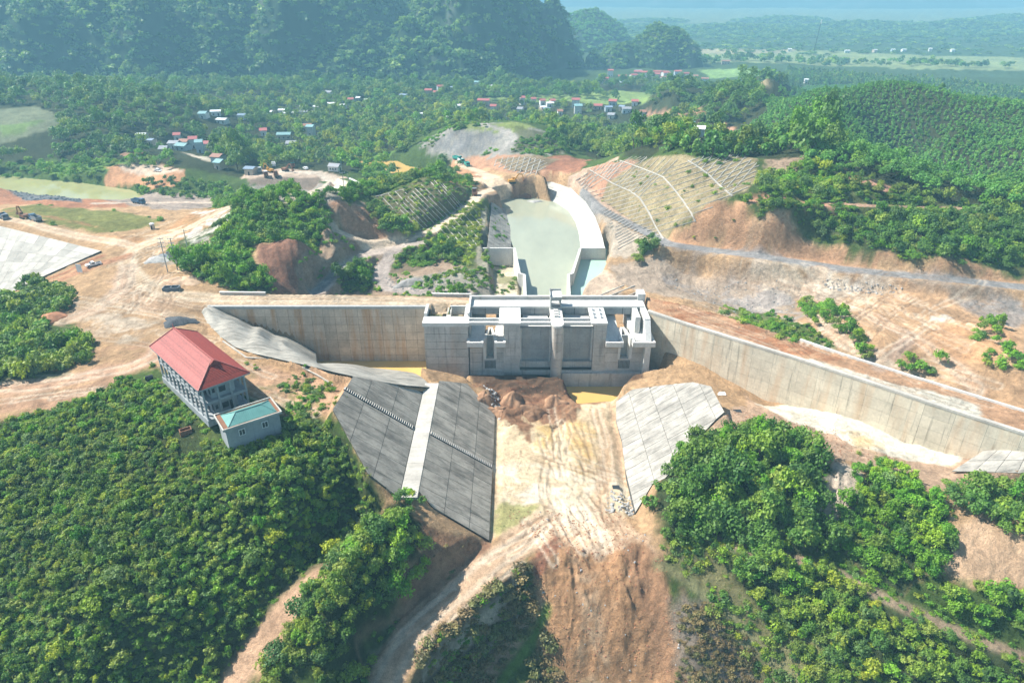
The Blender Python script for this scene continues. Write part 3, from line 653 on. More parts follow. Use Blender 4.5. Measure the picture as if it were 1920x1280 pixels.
paint("470 318,600 320,690 345,560 342,480 345,450 335", (.58, .44, .33), 2, 2); paint("455 340,600 332,600 350,480 352", (.26, .20, .15), 1.5, 2)
road("530 322,600 324,640 340,700 352", 6, (.70, .60, .48)); road("600 324,628 334,610 350,570 366,545 378", 5, (.66, .54, .42))
paint("450 352,560 355,640 345,700 358,620 380,520 385,450 365", (.40, .36, .31), 2, 3, a=.9, wd=.25)
paint("180 362,400 368,420 385,330 395,250 385,190 375", (.40, .32, .26), 2, 3, wd=.3); road("180 381,260 380,400 380", 4.5, (.66, .52, .40))
paint("340 285,390 296,440 308,380 300", (.60, .52, .40), 2, 2); paint("840 300,862 305,905 335,880 352,845 342", (.52, .28, .15), 2, 2)
# foreground
paint(FLOOR, (.68, .53, .34), 2, 1.5, wd=.02)
paint("985 790,1060 760,1130 800,1110 900,1060 870,1020 850", MUDY, 4, 5, a=.85, streak=7)
paint("1000 790,1080 770,1120 860,1060 840", (.72, .45, .17), 4, 4, a=.5)
paint("930 880,1160 870,1170 940,1100 960,930 945", (.80, .70, .55), 4, 4, a=.85, streak=6)
road("1120 770,1138 830,1140 900,1120 950", 4, (.60, .40, .24), a=.8, tracks=True); road("1150 760,1160 830,1170 900", 2.5, (.56,.36,.22), a=.7)
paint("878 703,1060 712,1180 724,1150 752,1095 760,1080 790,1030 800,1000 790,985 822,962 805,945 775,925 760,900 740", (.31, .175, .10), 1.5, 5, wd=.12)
paint([P(*p, -18) for p in ((880,703),(1060,706),(1070,738),(960,735),(890,722))], (.13, .08, .05), 1.5, 1.5, wd=.25)  # spillway's shadow painted into the earth at its foot
paint([P(*p, -21.5) for p in ((1050,728),(1190,724),(1200,742),(1150,756),(1060,758))], (.16, .095, .055), 1, 1.5, wd=.05)  # wet pit soil, darkened further as painted shadow of the spillway
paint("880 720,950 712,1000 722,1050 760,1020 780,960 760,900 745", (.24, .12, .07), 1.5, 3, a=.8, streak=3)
paint("930 945,1010 945,980 985,940 1005,925 985", (.34, .33, .13), 2, 2, a=.9, wd=.6)
paint("945 1000,1010 960,1170 965,1215 1000,1250 1060,1130 1060,1020 1040,960 1030", (.66, .46, .30), 2, 2, wd=.03)
paint("1020 960,1160 955,1140 1040,1060 1030", (.76, .62, .46), 3, 3, a=.8, streak=4)
paint(MOUND, (.42, .24, .125), 2, 2, wd=.06); paint("1080 1050,1120 1060,1140 1290,1090 1290", (.58, .40, .25), 3, 3, a=.7, streak=4)
paint("1170 1010,1260 1040,1290 1290,1230 1290,1190 1100", (.33, .19, .11), 3, 3, a=.7, wd=.1)
paint("1270 1130,1330 1120,1400 1200,1440 1290,1270 1290,1265 1200", (.25, .20, .15), 3, 3, wd=.2)
paint("1260 1050,1350 1040,1460 1150,1560 1240,1640 1290,1440 1290,1380 1180,1300 1100", (.24, .22, .10), 3, 3, wd=.7)
road("1235 1055,1300 1100,1380 1170,1440 1240,1500 1290", 2.2, (.30, .28, .14), a=.8)
paint("820 1010,910 1010,940 1040,860 1100,780 1170,740 1290,690 1290,740 1150,790 1080", (.36, .20, .12), 2, 2, wd=.1)
road("1010 1000,940 1045,880 1090,820 1140,770 1190,735 1250,715 1300", 7.5, (.66, .45, .29), tracks=True)
paint("790 970,830 985,900 1018,870 1040,810 1060,790 1010", (.33, .19, .11), 1.5, 2, wd=.15)
paint("985 1060,1005 1100,1010 1170,960 1240,920 1290,790 1290,800 1210,860 1150,940 1090", (.13, .10, .065), 2, 2, wd=.5)
road("1010 1150,970 1190,930 1240,890 1290", 3, (.45, .30, .19), a=.9); road("1022 1150,985 1215,930 1290", 2, (.14, .24, .04), a=.9)
paint("1005 1040,1040 1000,1060 1020,1030 1070,1010 1090", (.30, .14, .085), 1, 1)
road("600 1080,545 1130,490 1200,430 1290", 6, (.56, .36, .23), f=1.5); paint("-50 1200,30 1240,80 1290,-50 1290", (.45, .26, .16), 2, 3, wd=.3)
paint("1530 880,1560 860,1620 885,1600 950,1575 1000,1540 985,1525 930", (.56, .46, .36), 2, 2, wd=.1)
paint("1400 740,1560 790,1800 850,1920 890,2050 930,2050 960,1920 940,1800 930,1700 900,1560 850,1420 800,1330 830,1310 790,1345 770", (.58, .40, .27), 2, 3, wd=.25)
BASIN = PP("1425 740,1500 744,1600 774,1700 803,1800 838,1805 862,1760 876,1600 840,1480 790", -12.5)
paint(BASIN, (.82, .76, .62), 1, 1.5); paint(PP("1560 800,1680 830,1660 850,1560 822", -12.5), (.70, .50, .24), 3, 4, a=.8, streak=6)
paint("1780 1000,1850 960,1920 1000,2050 1020,2050 1120,1900 1100,1800 1095,1760 1060", (.64, .43, .27), 2, 2, wd=.12)
road("1340 1010,1440 1040,1540 1060,1640 1110,1740 1160,1840 1200,1940 1240", 3.5, (.38, .28, .19), f=1, a=.9)
road("1820 900,1920 935,2050 980", 5, (.58, .38, .24))
paint("-200 850,0 800,100 770,250 710,300 760,420 850,600 800,640 830,700 940,560 1090,420 1290,80 1300,-200 1300", (.055, .075, .028), 2, 3, wd=.6)
paint("690 980,760 945,800 1000,790 1060,740 1140,700 1200,690 1300,480 1300,540 1170,600 1080,640 1020", (.05, .07, .025), 2, 3, wd=.5)
for s in ("1270 850,1340 815,1420 800,1500 830,1545 870,1530 930,1580 1040,1440 1035,1330 1010,1245 1000,1235 930", "1620 880,1700 900,1770 960,1785 1020,1760 1090,1700 1110,1640 1070,1580 1000,1600 930",
          "1360 1050,1450 1040,1560 1070,1600 1100,1700 1150,1800 1210,1920 1240,2000 1300,1620 1300,1540 1230,1450 1150"): paint(s, (.06, .08, .03), 2, 3, wd=.5)
paint([(-100, 202, 0), (-14, 202, 0), (-14, 209, 0), (-100, 211, 0)], (.68, .50, .33), .5, .5)
paint([(-50, 202, 0), (-14, 202, 0), (-14, 208, 0), (-50, 210, 0)], (.60, .36, .22), .7, 1, a=.8, streak=4)
paint([(-26, 196, 0), (-14, 196, 0), (-14, 203, 0), (-26, 203, 0)], (.20, .22, .08), .3, .3)
paint(SAND, (.70, .60, .42), 1, 1); paint(PP("928 505,970 510,975 535,930 530", -9.4), (.28, .27, .12), 2, 2, a=.8)
paint([P(1080, 540, -8), P(1110, 515, -8), P(1150, 520, -7), P(1180, 560, -6), P(1085, 560, -8)], (.58, .44, .32), 1.5, 2)
for a_, k_ in _roads: road_(*a_, **k_)
for k_, (I, m) in enumerate(RUTS):
    m = (m*(.5 if k_ % 3 else .35))[:, None]; c_ = np.array((.80, .68, .52) if k_ % 2 else (.36, .24, .15), np.float32); C[I] = C[I]*(1-m)+c_*m
# broad tone variety
tone = 1 + .26*(fbm(gxf/22+9, gyf/22, 4)-.5)*2 + .30*(fbm(gxf/3, gyf/3+7, 3)-.5)*2
C *= tone[:, None]; C = np.clip(C, .01, .92)
# ------------------------------------------------------------------ haze: one closed box of even air
hm = bpy.data.materials.new('haze'); hm.use_nodes = True; hm.node_tree.nodes.clear()
_o = hm.node_tree.nodes.new('ShaderNodeOutputMaterial'); _v = hm.node_tree.nodes.new('ShaderNodeVolumePrincipled'); hm.node_tree.links.new(_v.outputs[0], _o.inputs[1])
_v.inputs['Density'].default_value = .00038; _v.inputs['Color'].default_value = (.37, .78, 1.0, 1); _v.inputs['Absorption Color'].default_value = (0, 0, 0, 1); _v.inputs['Anisotropy'].default_value = 0.0
MB().box(-13500, 13500, -13500, 13500, -100, 275).build('haze', hm, kind='stuff')
# ------------------------------------------------------------------ ground mesh
def grid_mesh(name, X, Y, Zv, colr=None, wd=None):
    nr, nc = X.shape; me = bpy.data.meshes.new(name)
    idx = np.arange(nr*nc).reshape(nr, nc)
    q = np.stack([idx[:-1, :-1], idx[:-1, 1:], idx[1:, 1:], idx[1:, :-1]], -1).reshape(-1, 4)
    me.vertices.add(nr*nc); me.vertices.foreach_set('co', np.stack([X, Y, Zv], -1).astype(np.float32).ravel())
    me.loops.add(q.size); me.loops.foreach_set('vertex_index', q.astype(np.int32).ravel())
    me.polygons.add(len(q)); me.polygons.foreach_set('loop_start', np.arange(0, q.size, 4, dtype=np.int32))
    me.polygons.foreach_set('use_smooth', np.ones(len(q), bool)); me.update(calc_edges=True)
    if colr is not None:
        a = me.color_attributes.new('Col', 'FLOAT_COLOR', 'POINT')
        a.data.foreach_set('color', np.c_[colr, wd if wd is not None else np.zeros(len(colr))].astype(np.float32).ravel())
    return me
mg, N, L, b, o = mat('ground_soil')
at = N.new('ShaderNodeAttribute'); at.attribute_name = 'Col'; g = N.new('ShaderNodeNewGeometry'); pos = g.outputs['Position']
nA = noise(N, L, pos, .8, 8, .72); nB = noise(N, L, pos, 4.5, 5, .75); nC = noise(N, L, pos, .12, 4, .6)
k = fmath(N, L, 'MULTIPLY', fmath(N, L, 'MULTIPLY', maprange(N, L, nA, .3, .7, .62, 1.25), maprange(N, L, nB, .3, .7, .68, 1.22)), maprange(N, L, nC, .3, .7, .88, 1.1))
s = vmath(N, L, 'SCALE', at.outputs['Color']); L.new(k, s.node.inputs[3])
nD = noise(N, L, pos, .75, 5, .7); thr = maprange(N, L, at.outputs['Alpha'], 0, 1, .74, .46)
wf = maprange(N, L, fmath(N, L, 'SUBTRACT', nD, thr), 0, .06, 0, .9)
gcol = mixc(N, L, nB, (.035, .075, .015), (.13, .19, .04))
gcol = mixc(N, L, maprange(N, L, noise(N, L, pos, .3, 3), .45, .6, 0, .8), gcol, (.17, .14, .06))
L.new(mixc(N, L, wf, s, gcol), b.inputs['Base Color']); b.inputs['Roughness'].default_value = .95; b.inputs['Specular IOR Level'].default_value = .1
bump(N, L, fmath(N, L, 'ADD', nA, fmath(N, L, 'MULTIPLY', nB, .4)), b, 1.0, .8)
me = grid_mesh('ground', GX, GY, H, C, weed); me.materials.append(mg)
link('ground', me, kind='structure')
def sheet(name, pts, z, m, lab=None):
    c = np.mean(np.array(pts)[:, :2], 0); mb = MB(); mb.quad(*[(p[0], p[1], z) for p in pts]); return mb.build(name, m, kind='structure')
sheet('pool_water', [P(*p, -10.5) for p in ((915,360),(1000,358),(1075,380),(1095,430),(1089.5,467),(1075,515),(1070,566),(976,566),(980,520),(963,466),(955,440),(930,420))], -10.5, M['w_pool'])
sheet('side_pool_water', [P(*p, -10.4) for p in ((1089,467),(1140,467),(1138,520),(1100,562),(1070,562),(1073,515))], -10.4, M['w_teal'])
sheet('moat_water', [(-70, 178, 0), (-26, 178, 0), (-26, 201, 0), (-70, 201, 0)], -19.6, M['w_mud'])
sheet('pit_water', [P(*p, -21.9) for p in ((1055,715),(1200,715),(1170,765),(1070,770))], -21.9, M['w_mud'])
sheet('river_water', [P(*p, -16.3) for p in ((-200,305),(0,315),(300,345),(300,378),(0,375),(-200,360))], -16.3, M['w_river'])
sheet('stream_water', [P(*p, -16.3) for p in ((630,275),(760,290),(880,318),(880,340),(730,335),(640,305))], -16.3, M['w_mud'])
# ------------------------------------------------------------------ karst mountains
def mountain(name, x0, x1, y0, y1, step, peaks, rough_a, label=None):
    xs = np.arange(x0, x1+1, step); ys = np.arange(y0, y1+1, step); X, Y = np.meshgrid(xs, ys)
    Zm = np.full(X.shape, -40.0); wxx = (fbm(X/70, Y/70, 3)-.5)*60; wyy = (fbm(X/70+30, Y/70+8, 3)-.5)*60
    for (cx, cy, rx, ry, h, pw) in peaks:
        d = np.sqrt(((X+wxx-cx)/rx)**2+((Y+wyy-cy)/ry)**2); Zm = np.maximum(Zm, -22 + h*(1-d**pw))
    up = np.clip((Zm+25)/60, 0, 1)
    Zm += up*((ridged(X/125+2, Y/125+6, 3)-.5)*rough_a*2.2*(rough_a > 20) + (ridged(X/50, Y/50, 4)-.55)*rough_a*1.6 + (ridged(X/16+4, Y/16, 3)-.5)*rough_a*.5)
    Zm = np.maximum(Zm, -40)
    rock = sstep(.62, .7, fbm(X/12, Y/12+3, 3))[..., None]
    col = (np.array((.03, .055, .022))*(1-rock*.25)+np.array((.30, .29, .26))*rock*.25).reshape(-1, 3)
    m_ = grid_mesh(name, X, Y, Zm, col, np.zeros(X.size)); m_.materials.append(mg); link(name, m_, kind='structure')
    return X, Y, Zm, step
def wx_(px, Y, z=0): # world x for pixel column at a given distance
    dep = Y*CP-(z-CZ)*SP; return (px-960)/F*dep
KM = [(wx_(870, 1090), 1110, 135, 160, 165, 1.15), (wx_(945, 1190), 1220, 98, 130, 165, 1.3), (wx_(1045, 1180), 1190, 48, 60, 88, 1.9),
      (wx_(650, 1120), 1140, 175, 190, 170, 1.15), (wx_(790, 1300), 1330, 190, 200, 195, 1.3), (wx_(400, 1080), 1130, 180, 210, 175, 1.15), (wx_(520, 1350), 1400, 230, 210, 210, 1.3),
      (wx_(160, 1050), 1100, 190, 210, 170, 1.2), (wx_(250, 1350), 1400, 260, 230, 215, 1.3), (wx_(-60, 1050), 1120, 210, 220, 180, 1.2), (wx_(-300, 1100), 1150, 260, 240, 190, 1.2), (wx_(0, 1400), 1450, 260, 230, 215, 1.3), (wx_(800, 1040), 1050, 80, 90, 85, 1.3), (wx_(540, 1010), 1030, 90, 90, 110, 1.2), (wx_(290, 980), 1000, 90, 85, 90, 1.2), (wx_(90, 940), 980, 110, 90, 90, 1.2)]
K1 = mountain('karst_mountain', -1500, 160, 820, 1700, 7, KM, 30)
K2 = mountain('karst_hill', 120, 460, 1080, 1420, 5, [(wx_(1228, 1230), 1240, 62, 72, 66, 1.7), (wx_(1262, 1230), 1235, 44, 60, 58, 2.2), (wx_(1165, 1200), 1215, 38, 50, 38, 1.8), (wx_(1112, 1180), 1190, 24, 30, 28, 1.6)], 6)
K3 = mountain('green_hill', 60, 480, 1480, 1800, 8, [(wx_(1105, 1600), 1620, 110, 110, 80, 1.6)], 5)
K4 = mountain('foothill', 200, 2600, 1900, 3000, 26, [(wx_(1400, 2200), 2250, 260, 200, 28, 1.5), (wx_(1650, 2200), 2300, 330, 220, 34, 1.5), (wx_(1850, 2150), 2250, 280, 210, 38, 1.5), (wx_(1520, 2500), 2700, 360, 260, 36, 1.5), (wx_(2000, 2300), 2500, 420, 300, 46, 1.4), (wx_(1250, 2500), 2700, 320, 240, 28, 1.5)], 5)
K5 = mountain('distant_mountain', -1200, 6200, 3700, 7200, 70, [(wx_(1150, 5600), 5900, 1500, 1500, 250, 1.2), (wx_(1500, 5600), 5700, 1300, 1500, 230, 1.2), (wx_(1800, 5400), 5600, 1300, 1500, 240, 1.2), (wx_(2100, 5200), 5500, 1500, 1400, 250, 1.2), (wx_(1350, 4400), 4600, 700, 500, 110, 1.4), (wx_(1700, 4300), 4400, 800, 500, 100, 1.4)], 26)
def grid_h(K, x, y):
    X, Y, Z_, st = K; i = np.clip((y-Y[0, 0])/st, 0, X.shape[0]-1.01); j = np.clip((x-X[0, 0])/st, 0, X.shape[1]-1.01)
    i0 = i.astype(int); j0 = j.astype(int); u = i-i0; v = j-j0
    return (Z_[i0, j0]*(1-v)+Z_[i0, j0+1]*v)*(1-u)+(Z_[i0+1, j0]*(1-v)+Z_[i0+1, j0+1]*v)*u
# ------------------------------------------------------------------ left retaining wall
t = empty('retaining_wall', (-98, 201, 0), 'long straight concrete retaining wall with rust stains above the orange moat', 'retaining wall')
def lp(q, par): return q
def T(par, obj=None): pass
class OffMB(MB): pass
def child_fix(par):
    """children were given world coordinates: make them relative to their thing"""
    for c in [o for o in COL.objects if o.parent == par]:
        if c.get('_rel'): continue
        c.location = Vector(c.location) - Vector(par.location)
x0w, x1w = -97.6, -27.4
us = [0]; x = x0w
xs_w = [-97.6, -91, -85.5] + list(np.linspace(-80, -27.4, 15))
us = [(v-x0w)/(x1w-x0w) for v in xs_w]
panel_grid(t, [(x0w, 201, -20.2), (x1w, 201, -20.2), (x1w, 201, -.5), (x0w, 201, -.5)], 0, 7, M['wall_l'], .25, .035, 'wall_panel', us=us)
MB().box(x0w-.5, x1w, 200.6, 201.9, -.5, .35).build('coping', M['pole'], t)
MB().box(x0w, x1w, 201.4, 202.3, -20, -.5).build('wall_core', M['joint'], t)
child_fix(t)
# right wing wall
t = empty('retaining_wall', WR[0], 'tall pale curving retaining wall running down to the right below the red fill', 'retaining wall')
basez = [-19.5, -19, -17.3, -15.2, -11.5, -9.5, -8, -7]
for i in range(len(WR)-1):
    a, b_ = WR[i], WR[i+1]; L_ = math.dist(a[:2], b_[:2]); n = max(1, round(L_/6.5)); za, zb = basez[i], basez[i+1]
    rows = 6
    bl = (a[0], a[1], -20); br = (b_[0], b_[1], -20); tr = (b_[0], b_[1], -.4); tl = (a[0], a[1], -.4)
    def skip(ii, jj, i=i, n=n, za=za, zb=zb): # fully buried lifts are not built
        zt = -20+19.6*(jj+1)/rows; zz = za+(zb-za)*(ii+.5)/n; return zt < zz-4
    panel_grid(t, [bl, br, tr, tl], n, rows, M['wall_r'], .25, .025, 'wall_panel', skip=skip)
    mb = MB(); e = Vector((b_[0]-a[0], b_[1]-a[1], 0)).normalized(); nn = Vector((e.y, -e.x, 0))
    A, B_ = Vector(a), Vector(b_)
    o1, o2 = nn*.35, -nn*.9
    mb.hexa([tuple(A+o1+Vector((0,0,-.4))), tuple(B_+o1+Vector((0,0,-.4))), tuple(B_+o2+Vector((0,0,-.4))), tuple(A+o2+Vector((0,0,-.4)))],
            [tuple(A+o1+Vector((0,0,.25))), tuple(B_+o1+Vector((0,0,.25))), tuple(B_+o2+Vector((0,0,.25))), tuple(A+o2+Vector((0,0,.25)))])
    mb.build('coping', M['slab_b'], t)
child_fix(t)
# kerb of the far side of the right fill
t = empty('kerb_wall', WRB[3], 'low pale kerb along the far edge of the red fill behind the curving wall', 'kerb')
for i in range(3, len(WRB)-1):
    MB().bar(tuple(Vector(WRB[i])+Vector((0,0,.1))), tuple(Vector(WRB[i+1])+Vector((0,0,.1))), .6, .9).build('kerb_segment', M['bright'], t)
child_fix(t)
t = empty('ledge_wall', G(1400, 742), 'low concrete ledge stepping along the foot of the curving wall beside the white basin', 'ledge')
lg = [G(*q, .25) for q in ((1440,738),(1500,741),(1560,757),(1620,776),(1690,797),(1740,813))]
for i in range(len(lg)-1):
    MB().bar(lg[i], lg[i+1], .8, .9).build('ledge_segment', M['wall_r'], t)
child_fix(t)
t = empty('apron_slab', G(1850, 870), 'pale grey concrete apron at the right edge below the curving wall', 'apron')
q = [G(*c, .6) for c in ((1783, 888), (1990, 893), (1990, 838), (1842, 850))]
panel_grid(t, q, 5, 2, M['slab_w'], .25, .04, 'slab', backing=False); child_fix(t)
# ------------------------------------------------------------------ clipped slab linings
def clip_rect(poly, x0, x1, y0, y1):
    def cl(ps, ins, inter):
        out = []
        for i in range(len(ps)):
            a, b_ = ps[i-1], ps[i]
            if ins(b_):
                if not ins(a): out.append(inter(a, b_))
                out.append(b_)
            elif ins(a): out.append(inter(a, b_))
        return out
    def ix(v): return lambda a, b_: (v, a[1]+(b_[1]-a[1])*(v-a[0])/(b_[0]-a[0]+1e-12))
    def iy(v): return lambda a, b_: (a[0]+(b_[0]-a[0])*(v-a[1])/(b_[1]-a[1]+1e-12), v)
    ps = [(p[0], p[1]) for p in poly]
    for ins, it in ((lambda p: p[0] >= x0, ix(x0)), (lambda p: p[0] <= x1, ix(x1)), (lambda p: p[1] >= y0, iy(y0)), (lambda p: p[1] <= y1, iy(y1))):
        if not ps: return ps
        ps = cl(ps, ins, it)
    return ps
def lining(t, poly, pl, xs, y0, dy, ny, m, shift=0.0, gap=.05, th=.22, yj=.0):
    org = Vector(t.location)
    for i in range(len(xs)-1):
        for j in range(ny):
            ya = y0+dy*j+(shift*(i % 2)); yb = ya+dy
            ps = clip_rect(poly, xs[i]+gap, xs[i+1]-gap, ya+gap, yb-gap)
            if len(ps) < 3: continue
            ar = abs(sum(ps[k-1][0]*ps[k][1]-ps[k][0]*ps[k-1][1] for k in range(len(ps))))/2
            if ar < .4: continue
            if sum(ps[k-1][0]*ps[k][1]-ps[k][0]*ps[k-1][1] for k in range(len(ps))) < 0: ps = ps[::-1]
            z = lambda p: pl[0]+pl[1]*p[0]; e = random.uniform(0, .05)
            cx = sum(p[0] for p in ps)/len(ps); cy = sum(p[1] for p in ps)/len(ps); cz = pl[0]+pl[1]*cx
            MB().hexa([(p[0]-cx, p[1]-cy, z(p)-th-.5-cz) for p in ps], [(p[0]-cx, p[1]-cy, z(p)+e-cz) for p in ps]).build('slab', m, t, loc=Vector((cx, cy, cz))-org)
    ps = [(p[0], p[1]) for p in poly]
    if sum(ps[k-1][0]*ps[k][1]-ps[k][0]*ps[k-1][1] for k in range(len(ps))) < 0: ps = ps[::-1]
    MB().hexa([(p[0]-org.x, p[1]-org.y, pl[0]+pl[1]*p[0]-1.2-org.z) for p in ps], [(p[0]-org.x, p[1]-org.y, pl[0]+pl[1]*p[0]-.13-org.z) for p in ps]).build('joint_bed', M['joint'], t)
def stair(t, pl, xa, xb, y, n):
    """drain stair: black gutter with pale treads"""
    org = Vector(t.location); z = lambda x: pl[0]+pl[1]*x
    s = MB(); s.hexa([(xa, y-.75, z(xa)-.1), (xb, y-.75, z(xb)-.1), (xb, y+.75, z(xb)-.1), (xa, y+.75, z(xa)-.1)], [(xa, y-.75, z(xa)+.1), (xb, y-.75, z(xb)+.1), (xb, y+.75, z(xb)+.1), (xa, y+.75, z(xa)+.1)])
    s.v = [(a-org.x, b_-org.y, c-org.z) for a, b_, c in s.v]; s.build('stair_bed', M['rubber'], t)
    tm = None
    for k in range(n):
        x = xa+(xb-xa)*(k+.5)/n
        if tm is None: tm = newmesh('stair_tread', *(lambda q: (q.v, q.f))(MB().box(-.16, .16, -.6, .6, 0, .22)), M['slab_b'])
        link('stair_tread', tm, t, loc=Vector((x, y, z(x)+.08))-org)
t = empty('slope_lining', (-33, 140, -2), 'dark mould-stained upper concrete slab lining left of the pale berm strip', 'slope lining')
lining(t, UPB, PL_UP, [-44.5, -36.7, -30.6, -24.9], 116.2, 3.3, 14, M['slab_d'], .8)
stair(t, PL_UP, -41.5, -25.2, 145.1, 34); UPT = t
t = empty('slope_lining', (-13, 140, -14), 'dark grey lower concrete slab lining between the pale berm strip and channel floor', 'slope lining')
lining(t, LOB, PL_LO, [-20.9, -15.1, -9.6, -4.9], 116.2, 3.35, 20, M['slab_d'], .9)
stair(t, PL_LO, -20.7, -5.2, 143.6, 34)
t = empty('berm_strip', (-23, 140, -9), 'pale concrete berm strip between the two dark slab linings', 'berm')
for k in range(8):
    y0 = 118.6+k*6.2; y1 = min(y0+6.14, 169.8 if k == 7 else 999)
    MB().hexa([(-1.8, y0-140, -.6), (2.1, y0-140, -.6), (2.1, y1-140, -.6), (-1.8, y1-140, -.6)], [(-1.8, y0-140, .03), (2.1, y0-140, .03), (2.1, y1-140, .03), (-1.8, y1-140, .03)]).build('slab', M['slab_b'], t)
t = empty('slope_lining', (42, 150, -11), 'pale concrete slab lining on the right bank of the muddy channel', 'slope lining')
lining(t, RSB, PL_R, [29.5, 35, 40.3, 45.8, 51.3, 56], 120.5, 3.2, 24, M['slab_w'], 1.1)
# far left dam face
t = empty('dam_face', DAM[1], 'pale slab-paved slope of the earth dam at the far left', 'dam face')
q = [Vector(p) for p in (DAM[3], DAM[2], DAM[1], DAM[0])]
us = [i/16 for i in range(17)]
panel_grid(t, [tuple(v) for v in q], 16, 7, M['slab_l'], .2, .04, 'slab', off=0, jit=.02); child_fix(t)
# intake pool linings
t = empty('slope_lining', LNL[1], 'grey slab lining on the left bank of the green intake pool', 'slope lining')
La = [P(p[0], p[1], z) for p, z in (((921,380),-4),((918,424),-4.5),((913,466),-5))]; Lb = [P(p[0], p[1], -10.9) for p in ((947,392),(958,430),(958.5,466))]
for i in range(2):
    panel_grid(t, [Lb[i+1], Lb[i], La[i], La[i+1]], 5, 4, M['slab_w'], .2, .06, 'slab', jit=.03, backing=False)
child_fix(t)
t = empty('slope_lining', LRO[3], 'long curved white concrete lining on the right bank of the green intake pool', 'slope lining')
for i in range(len(LRO)-1):
    panel_grid(t, [LRI[i], LRI[i+1], LRO[i+1], LRO[i]][::1], 3, 3, M['slab_x'], .2, .05, 'slab', jit=.02, backing=False)
child_fix(t)
# pool walls
def wallseg(t, a, b_, zt, zb, w_, m, name='wall_segment'):
    a = Vector((a[0], a[1], 0)); b_ = Vector((b_[0], b_[1], 0)); e = (b_-a).normalized(); n = Vector((e.y, -e.x, 0))*w_/2; org = Vector(t.location)
    c = [a-n, a+n, b_+n, b_-n]; cc = c if (c[1]-c[0]).cross(c[2]-c[1]).z > 0 else c[::-1]
    MB().hexa([tuple(v+Vector((0, 0, zb))-org) for v in cc], [tuple(v+Vector((0, 0, zt))-org) for v in cc]).build(name, m, t)
pl_pts = [P(*p, -5.5) for p in ((964,464),(974,512),(983,514),(986,575))]
t = empty('guide_wall', pl_pts[0], 'stepped concrete guide wall on the left side of the green pool', 'guide wall')
for i in range(3): wallseg(t, pl_pts[i], pl_pts[i+1], -5.5 if i else -5.6, -14, 1.0, M['bright'])
wallseg(t, P(905, 465, -5.5), P(963, 465, -5.5), -5.45, -13, .9, M['bright'], 'cross_wall')
pr_pts = [P(*p, -5.5) for p in ((1088,465),(1073,512),(1066,514),(1068,575))]
t = empty('guide_wall', pr_pts[0], 'stepped concrete guide wall between the green pool and turquoise side pool', 'guide wall')
for i in range(3): wallseg(t, pr_pts[i], pr_pts[i+1], -5.5 if i else -5.6, -14, 1.0, M['bright'])
wallseg(t, P(1089, 465, -5.5), P(1136, 465, -5.5), -5.45, -13, .9, M['bright'], 'cross_wall')
# flared shell beside the left wall
t = empty('flared_lining', P(470, 640, -1), 'smooth humped concrete shell curving down beside the stained retaining wall', 'slope lining')
def loft(name, rowsA, rowsB, nv, m, hump=.0, split=None):
    V = []; Fq = []; n = len(rowsA); org = Vector(t.location); sub = 4; cols = []
    for i in range(n-1):
        for s_ in range(sub):
            u = s_/sub; cols.append((Vector(rowsA[i]).lerp(Vector(rowsA[i+1]), u), Vector(rowsB[i]).lerp(Vector(rowsB[i+1]), u), i+u))
    cols.append((Vector(rowsA[-1]), Vector(rowsB[-1]), n-1))
    for a, b_, u in cols:
        for v in range(nv+1):
            q = a.lerp(b_, v/nv); h = hump*abs(math.sin(u*math.pi*.42+.5))*math.sin(v/nv*math.pi*.85)
            V.append(tuple(q+Vector((0, 0, h))-org))
    for i in range(len(cols)-1):
        for v in range(nv):
            k = i*(nv+1)+v; Fq.append((k, k+1, k+nv+2, k+nv+1))
    nV = len(V); V += [(x, y, z-.7) for x, y, z in V]; Fq += [tuple(nV+i for i in reversed(f)) for f in Fq]
    link(name, newmesh(name, V, Fq, m, True), t)
loft('outer_shell', OUTw, RIDw, 8, M['flare'], 1.1)
loft('inner_shell', RIDw[:10], WLIw[:10], 5, M['flare'], .3)
t.location = t.location
# low pale kerb path by the building
t = empty('path_kerb', G(420, 655), 'thin pale kerb zigzagging over the bare ground beside the red-roofed building', 'kerb')
kp = [G(*p, .1) for p in ((418,640),(440,655),(462,671),(500,672),(540,671),(570,690),(600,706),(624,722))]
for i in range(len(kp)-1): MB().bar(kp[i], kp[i+1], .45, .35).build('kerb_segment', M['slab_b'], t)
child_fix(t)
# parapets behind the crest road
for a, b_, lab in (((412, 548), (497, 549), 'low grey parapet wall behind the crest road, left of the slope road'), ((811, 551), (883, 552), 'low grey parapet wall behind the crest road next to the spillway')):
    A = P(*a, .8); B_ = P(*b_, .8); m_ = ((A[0]+B_[0])/2, A[1], 0); t = empty('parapet_wall', m_, lab, 'parapet')
    wallseg(t, A, B_, .9, -2, .5, M['spill'])
    wallseg(t, (A[0]-.15, A[1], 0), (B_[0]+.15, B_[1], 0), 1.08, .9, .8, M['bright'], 'coping')
# ------------------------------------------------------------------ the spillway
SPL = (8, 196, 0)
t = empty('spillway', SPL, 'concrete gated spillway with two tall bays, round centre pier and deck bridge', 'spillway')
def sb(name, x0, x1, y0, y1, z0, z1, m, **k):
    return MB().box(x0-SPL[0], x1-SPL[0], y0-SPL[1], y1-SPL[1], z0, z1).build(name, m, t, **k)
